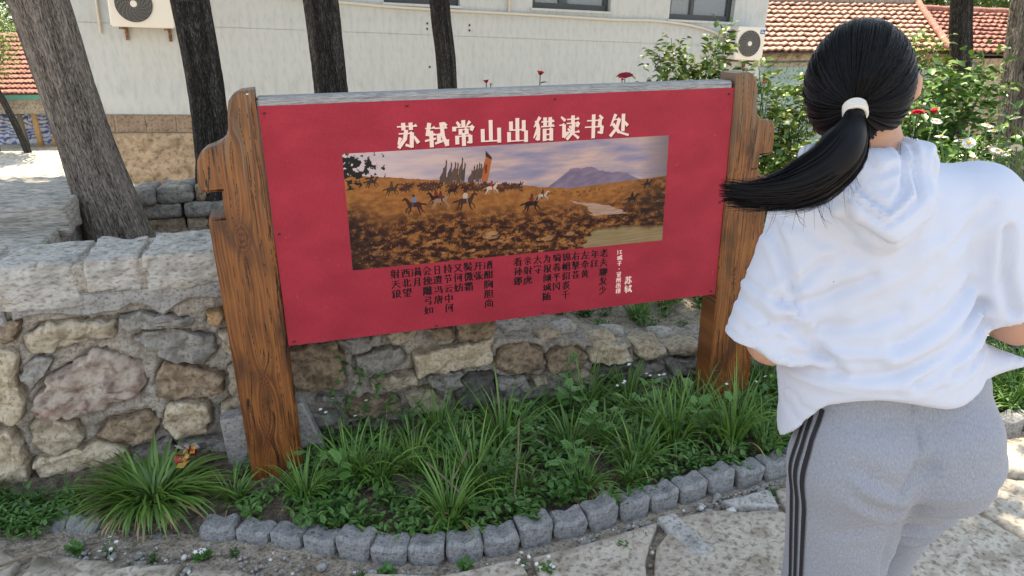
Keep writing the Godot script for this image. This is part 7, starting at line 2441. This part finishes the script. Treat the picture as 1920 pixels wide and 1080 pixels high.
	var folds := [
		[[Vector2(0.458, 1.261), Vector2(0.476, 1.193), Vector2(0.497, 1.118)], 0.014, 0.009], [[Vector2(0.39, 1.180), Vector2(0.435, 1.150), Vector2(0.485, 1.134)], 0.005, 0.007],
		[[Vector2(0.472, 1.135), Vector2(0.539, 1.144), Vector2(0.604, 1.189)], 0.011, 0.013], [[Vector2(0.481, 1.106), Vector2(0.533, 1.057), Vector2(0.572, 1.016)], 0.012, 0.012],
		[[Vector2(0.469, 1.145), Vector2(0.507, 1.185), Vector2(0.534, 1.213)], 0.009, 0.011], [[Vector2(0.464, 1.010), Vector2(0.547, 1.003), Vector2(0.671, 1.028), Vector2(0.754, 1.067), Vector2(0.822, 1.122)], 0.016, 0.014],
		[[Vector2(0.487, 1.042), Vector2(0.579, 1.031), Vector2(0.632, 1.040)], 0.010, 0.010], [[Vector2(0.693, 1.007), Vector2(0.790, 1.066), Vector2(0.834, 1.088)], 0.012, 0.012],
		[[Vector2(0.606, 1.120), Vector2(0.652, 1.162), Vector2(0.702, 1.218)], 0.006, 0.016], [[Vector2(0.658, 1.075), Vector2(0.723, 1.114), Vector2(0.793, 1.161)], 0.010, 0.014],
		[[Vector2(0.539, 1.086), Vector2(0.608, 1.105), Vector2(0.657, 1.134)], 0.008, 0.013], [[Vector2(0.833, 1.262), Vector2(0.846, 1.176), Vector2(0.871, 1.117)], 0.014, 0.010],
		[[Vector2(0.736, 1.238), Vector2(0.774, 1.265), Vector2(0.801, 1.300)], 0.006, 0.013], [[Vector2(0.528, 1.393), Vector2(0.553, 1.343), Vector2(0.595, 1.312), Vector2(0.624, 1.342), Vector2(0.630, 1.400)], 0.010, 0.007],
		[[Vector2(0.522, 1.381), Vector2(0.542, 1.330), Vector2(0.594, 1.293), Vector2(0.645, 1.329), Vector2(0.650, 1.400)], 0.008, 0.006], [[Vector2(0.512, 1.354), Vector2(0.540, 1.289), Vector2(0.609, 1.250), Vector2(0.675, 1.292), Vector2(0.690, 1.385)], 0.012, 0.009],
		[[Vector2(0.565, 1.399), Vector2(0.587, 1.365), Vector2(0.611, 1.374)], 0.006, 0.007], [[Vector2(0.431, 1.281), Vector2(0.494, 1.272), Vector2(0.533, 1.244)], 0.007, 0.014],
		[[Vector2(0.399, 1.131), Vector2(0.450, 1.099), Vector2(0.489, 1.099)], 0.007, 0.012], [[Vector2(0.395, 1.062), Vector2(0.447, 1.040), Vector2(0.50, 1.058)], 0.003, 0.005],
		[[Vector2(0.480, 0.985), Vector2(0.544, 0.990), Vector2(0.619, 0.985), Vector2(0.691, 0.988), Vector2(0.760, 1.0), Vector2(0.824, 1.03), Vector2(0.9, 1.05)], 0.003, 0.005],
		[[Vector2(0.70, 1.30), Vector2(0.72, 1.22), Vector2(0.71, 1.15)], 0.004, 0.02], [[Vector2(0.56, 1.23), Vector2(0.60, 1.20), Vector2(0.66, 1.21)], 0.004, 0.015], [[Vector2(0.76, 1.02), Vector2(0.84, 1.04), Vector2(0.90, 1.07)], 0.009, 0.011]]
	for f in folds:
		f[1] *= 0.72
		f[2] *= 0.8
	fold_cloth(sh, folds, -1.27, 0.0018, 0.0, 0.0045)
	shifted(sh, foot)
	var cotton := plain(lin(.53, .575, .69), 0.92)
	cotton.rim_enabled = true
	cotton.rim = 0.25
	cotton.uv1_triplanar = true
	cotton.uv1_scale = Vector3.ONE * 5.0
	cotton.heightmap_enabled = true
	cotton.heightmap_texture = bumps
	cotton.heightmap_scale = 0.05
	obj("hoodie", sh.mesh(), cotton, person).set_meta("label", "loose white short-sleeved hoodie with its hood hanging down")
	# ---- sweatpants
	var pp := [cap(0.675, 0.93, -1.25, 0.785, 0.93, -1.25, 0.122, 0.125, 1.15), cap(0.668, 0.83, -1.205, 0.665, 0.79, -1.20, 0.112, 0.112), cap(0.815, 0.835, -1.205, 0.82, 0.80, -1.20, 0.117, 0.115),
		cap(0.662, 0.76, -1.225, 0.682, 0.44, -1.24, 0.110, 0.094), cap(0.682, 0.44, -1.24, 0.69, 0.07, -1.22, 0.090, 0.072), cap(0.825, 0.76, -1.25, 0.838, 0.46, -1.375, 0.110, 0.088), cap(0.838, 0.46, -1.375, 0.835, 0.08, -1.33, 0.085, 0.07)]
	var pants_f := func(p: Vector3) -> float:
		return maxf(maxf(field(p, pp, 0.03), 0.055 - p.y), p.y - 1.0)
	var pa := MB.new()
	net(pants_f, Vector3(0.52, 0.02, -1.52), Vector3(1.03, 1.04, -1.02), 0.009, pa)
	fold_cloth(pa, [[[Vector2(0.584, 0.802), Vector2(0.649, 0.766), Vector2(0.697, 0.747)], 0.010, 0.012], [[Vector2(0.724, 0.706), Vector2(0.730, 0.605), Vector2(0.734, 0.552)], 0.006, 0.010], [[Vector2(0.781, 0.641), Vector2(0.858, 0.633), Vector2(0.896, 0.659)], 0.012, 0.012], [[Vector2(0.777, 0.601), Vector2(0.845, 0.587), Vector2(0.894, 0.613)], 0.010, 0.010],
		[[Vector2(0.549, 0.947), Vector2(0.566, 0.859), Vector2(0.594, 0.802)], 0.005, 0.014], [[Vector2(0.719, 0.963), Vector2(0.732, 0.877), Vector2(0.712, 0.804), Vector2(0.690, 0.77)], 0.005, 0.005], [[Vector2(0.609, 0.838), Vector2(0.693, 0.797), Vector2(0.743, 0.837)], 0.006, 0.016], [[Vector2(0.76, 0.73), Vector2(0.83, 0.745), Vector2(0.92, 0.79)], 0.008, 0.016], [[Vector2(0.60, 0.66), Vector2(0.66, 0.69), Vector2(0.71, 0.70)], 0.006, 0.014]], -1.30, 0.004, 0.645)
	shifted(pa, foot)
	var melange := plain(Color.WHITE, 0.95)
	melange.albedo_texture = ntex(0.05, 77, [lin(.20, .22, .265), lin(.245, .265, .315), lin(.27, .29, .34), lin(.33, .35, .40)], 512, 3)
	melange.uv1_triplanar = true
	melange.uv1_scale = Vector3(9.0, 4.5, 9.0)
	melange.rim_enabled = true
	melange.rim = 0.3
	melange.heightmap_enabled = true
	melange.heightmap_texture = bumps
	melange.heightmap_scale = 0.05
	var pants := obj("sweatpants", pa.mesh(), melange, person)
	pants.set_meta("label", "loose heather grey sweatpants with three black stripes down the left side")
	# three stripes down the left side, lying on the cloth
	for k in 3:
		var an := PI - 0.16 - 0.15 * k
		var sb := MB.new()
		var rows := 90
		for j in rows + 1:
			var y := lerpf(0.915, 0.07, j / float(rows))
			var ax := Vector3(0.685, y, -1.235)
			for s in [-1.0, 1.0]:
				var a2: float = an + s * 0.0055 / 0.14
				var dir := Vector3(cos(a2), 0, sin(a2))
				var lo := 0.03
				var hi := 0.30
				for it in 14:
					var mid := (lo + hi) / 2.0
					if pants_f.call(ax + dir * mid) < 0.0:
						lo = mid
					else:
						hi = mid
				sb.add(ax + dir * (hi + 0.003) - foot, Vector2(s, y))
		for j in rows:
			sb.quad(j * 2, j * 2 + 1, j * 2 + 3, j * 2 + 2)
		obj("stripe", sb.mesh(), plain(lin(.012, .012, .016), 0.8), pants)
	# ---- shoes
	for q in [Vector3(0.688, 0.0, -1.25), Vector3(0.838, 0.0, -1.36)]:
		var sp2 := [[q + Vector3(0, 0.042, 0.05), q + Vector3(0, 0.04, -0.13), 0.042, 0.036, 1.0], [q + Vector3(0, 0.07, 0.03), q + Vector3(0, 0.05, -0.06), 0.04, 0.035, 1.0]]
		var sm := MB.new()
		net(func(p): return maxf(field(p, sp2, 0.02), 0.004 - p.y), q + Vector3(-0.08, -0.02, -0.2), q + Vector3(0.08, 0.14, 0.12), 0.009, sm)
		shifted(sm, foot)
		obj("shoe", sm.mesh(), M.white_paint, person)
	build_hair(person, foot)


func build_hair(person: Node3D, foot: Vector3) -> void:
	var c := Vector3(0.577, 1.494, -1.238)
	var rad := Vector3(0.0785, 0.103, 0.104)
	var nt := Vector3(-0.50, -0.25, 0.83).normalized()
	var hm := plain(lin(.005, .005, .0065), 0.42)
	hm.metallic_specular = 0.26
	hm.anisotropy_enabled = true
	hm.anisotropy = 0.6
	# where hair grows: not on the face, not below the nape
	var grows := func(n: Vector3) -> bool:
		var away := n.dot(Vector3(0.30, 0, -0.954))     # towards the face
		if n.x < 0.0:
			away -= 0.3
		if away > 0.25 and n.y < 0.45:
			return false
		if away > -0.10 and n.y < -0.12:
			return false
		return n.y > (-0.86 if n.x < 0.1 else -0.62)
	var cap_ := MB.new()
	var rows := 40
	var cols := 64
	for j in rows + 1:
		for i in cols + 1:
			var th := PI * j / rows
			var ph := TAU * i / cols
			var n := Vector3(sin(th) * cos(ph), cos(th), sin(th) * sin(ph))
			var k := 0.985 if grows.call(n) else 0.86
			cap_.add(c + n * rad * k - foot)
	for j in rows:
		for i in cols:
			var k := j * (cols + 1) + i
			cap_.quad(k, k + cols + 1, k + cols + 2, k + 1)
	var g := RandomNumberGenerator.new()
	g.seed = 5
	var tie := c + nt * rad * 1.02
	for s in 3000:
		var n0 := Vector3(g.randfn(), g.randfn(), g.randfn()).normalized()
		if n0.dot(nt) > 0.75 or not grows.call(n0):
			continue
		var lift := 1.0 + g.randf_range(-0.006, 0.02) + 0.02 * fn.get_noise_3dv(n0 * 4.0)
		var pts := []
		var sd := []
		var m := 11
		for k in m:
			var f := k / float(m - 1)
			var n := n0.slerp(nt, f * 0.97)
			n = (n + Vector3(0, -0.10 * sin(f * PI), 0) * (1.0 if n0.y > 0.2 else 0.0)).normalized()
			pts.append(c + n * rad * lerpf(lift, 1.03, f) - foot)
		var roll := g.randf_range(-0.75, 0.75)
		for k in m:
			var t: Vector3 = (pts[mini(k + 1, m - 1)] - pts[maxi(k - 1, 0)]).normalized()
			sd.append(t.cross((pts[k] + foot - c).normalized()).normalized().rotated(t, roll))
		strand_into(cap_, pts, sd, g.randf_range(0.0009, 0.0024))
	# stray hairs about the ear and nape
	for s in 26:
		var left := s % 3 == 0
		var p0 := c + Vector3(-0.085 if left else 0.083, g.randf_range(-0.07, -0.02), g.randf_range(0.0, 0.05))
		if s % 3 == 1:
			p0 = c + Vector3(g.randf_range(-0.02, 0.07), -0.085, g.randf_range(0.03, 0.07))
		var pts := []
		var sd := []
		for k in 8:
			var f := k / 7.0
			pts.append(p0 + Vector3((-0.01 if left else 0.006) * f + 0.004 * sin(f * 4.0 + s), -g.randf_range(0.045, 0.06) * f, 0.01 * f) - foot)
			sd.append(Vector3.RIGHT)
		strand_into(cap_, pts, sd, 0.00045)
	var hair := obj("hair", cap_.mesh(), hm, person)
	# ponytail blown to the left
	var tail := MB.new()
	var p0 := tie
	var ctr := func(f: float) -> Vector3:
		var a := p0
		var b := Vector3(0.520, 1.425, -1.075)
		var d := Vector3(0.465, 1.340, -1.06)
		var e := Vector3(0.335, 1.358, -1.075)
		return a.bezier_interpolate(b, d, e, f)
	var prof := func(f: float) -> float:
		return lerpf(0.015, 0.041, smoothstep(0.0, 0.42, f)) * (1.0 - 0.62 * smoothstep(0.6, 1.0, f))
	var cp := []
	var cr := []
	for k in 16:
		var f := k / 15.0 * 0.86
		cp.append(ctr.call(f) - foot)
		cr.append(prof.call(f) * (0.72 - 0.62 * smoothstep(0.45, 0.86, f)))
	tube_into(tail, cp, cr, 14)
	for s in 2300:
		var a := g.randf() * TAU
		var q := sqrt(g.randf())
		var stop := 0.55 + 0.5 * sqrt(g.randf())
		var drop := g.randf_range(-0.006, 0.04) * (1.0 if g.randf() < 0.75 else 1.5) * (1.45 - stop)
		var wob := g.randf() * 6.0
		var pts := []
		var sd := []
		var m := 14
		for k in m:
			var f := k / float(m - 1) * stop
			var t: Vector3 = (ctr.call(minf(f + 0.02, 1.1)) - ctr.call(maxf(f - 0.02, 0.0))).normalized()
			var x := t.cross(Vector3(0.1, 0.2, 1)).normalized()
			var y := t.cross(x)
			var w: float = prof.call(f)
			var o := (x * cos(a) * w * 1.0 + y * sin(a) * w * 0.62) * q
			pts.append(ctr.call(f) + o + Vector3(0.35 * drop, -drop, 0.0) * f * f * f + Vector3(0, sin(f * 5.0 + wob), cos(f * 4.0 + wob)) * 0.0016 * f - foot)
			sd.append((x * cos(a + 1.57) + y * sin(a + 1.57)).normalized())
		strand_into(tail, pts, sd, g.randf_range(0.0006, 0.0017))
	for s in 22:      # flyaway hairs lying on the hood and shoulder
		var pts := []
		var sd := []
		var st: Vector3 = ctr.call(g.randf_range(0.25, 0.8))
		var dx := g.randf_range(-0.03, 0.06)
		for k in 9:
			var f := k / 8.0
			pts.append(st + Vector3(dx * f, -0.075 * f + 0.01 * sin(f * 5.0 + s), 0.006 - 0.02 * f) - foot)
			sd.append(Vector3(0.8, 0.5, 0).normalized())
		strand_into(tail, pts, sd, 0.0004)
	obj("ponytail", tail.mesh(), hm, hair)
	# hair tie: a white band of three coils
	var tb := MB.new()
	var dir: Vector3 = (ctr.call(0.08) - ctr.call(0.0)).normalized()
	var x := dir.cross(Vector3.UP).normalized()
	var y := dir.cross(x)
	for k in 4:
		var pts := []
		var rd := []
		for a in 25:
			var an := TAU * a / 24.0
			pts.append(tie + dir * (0.001 + 0.0052 * k) + (x * cos(an) + y * sin(an)) * 0.0155 - foot)
			rd.append(0.0033)
		tube_into(tb, pts, rd, 8, Color.WHITE, false)
	var tie_mat := plain(lin(.66, .63, .58), 0.8)
	obj("hair_tie", tb.mesh(), tie_mat, hair)
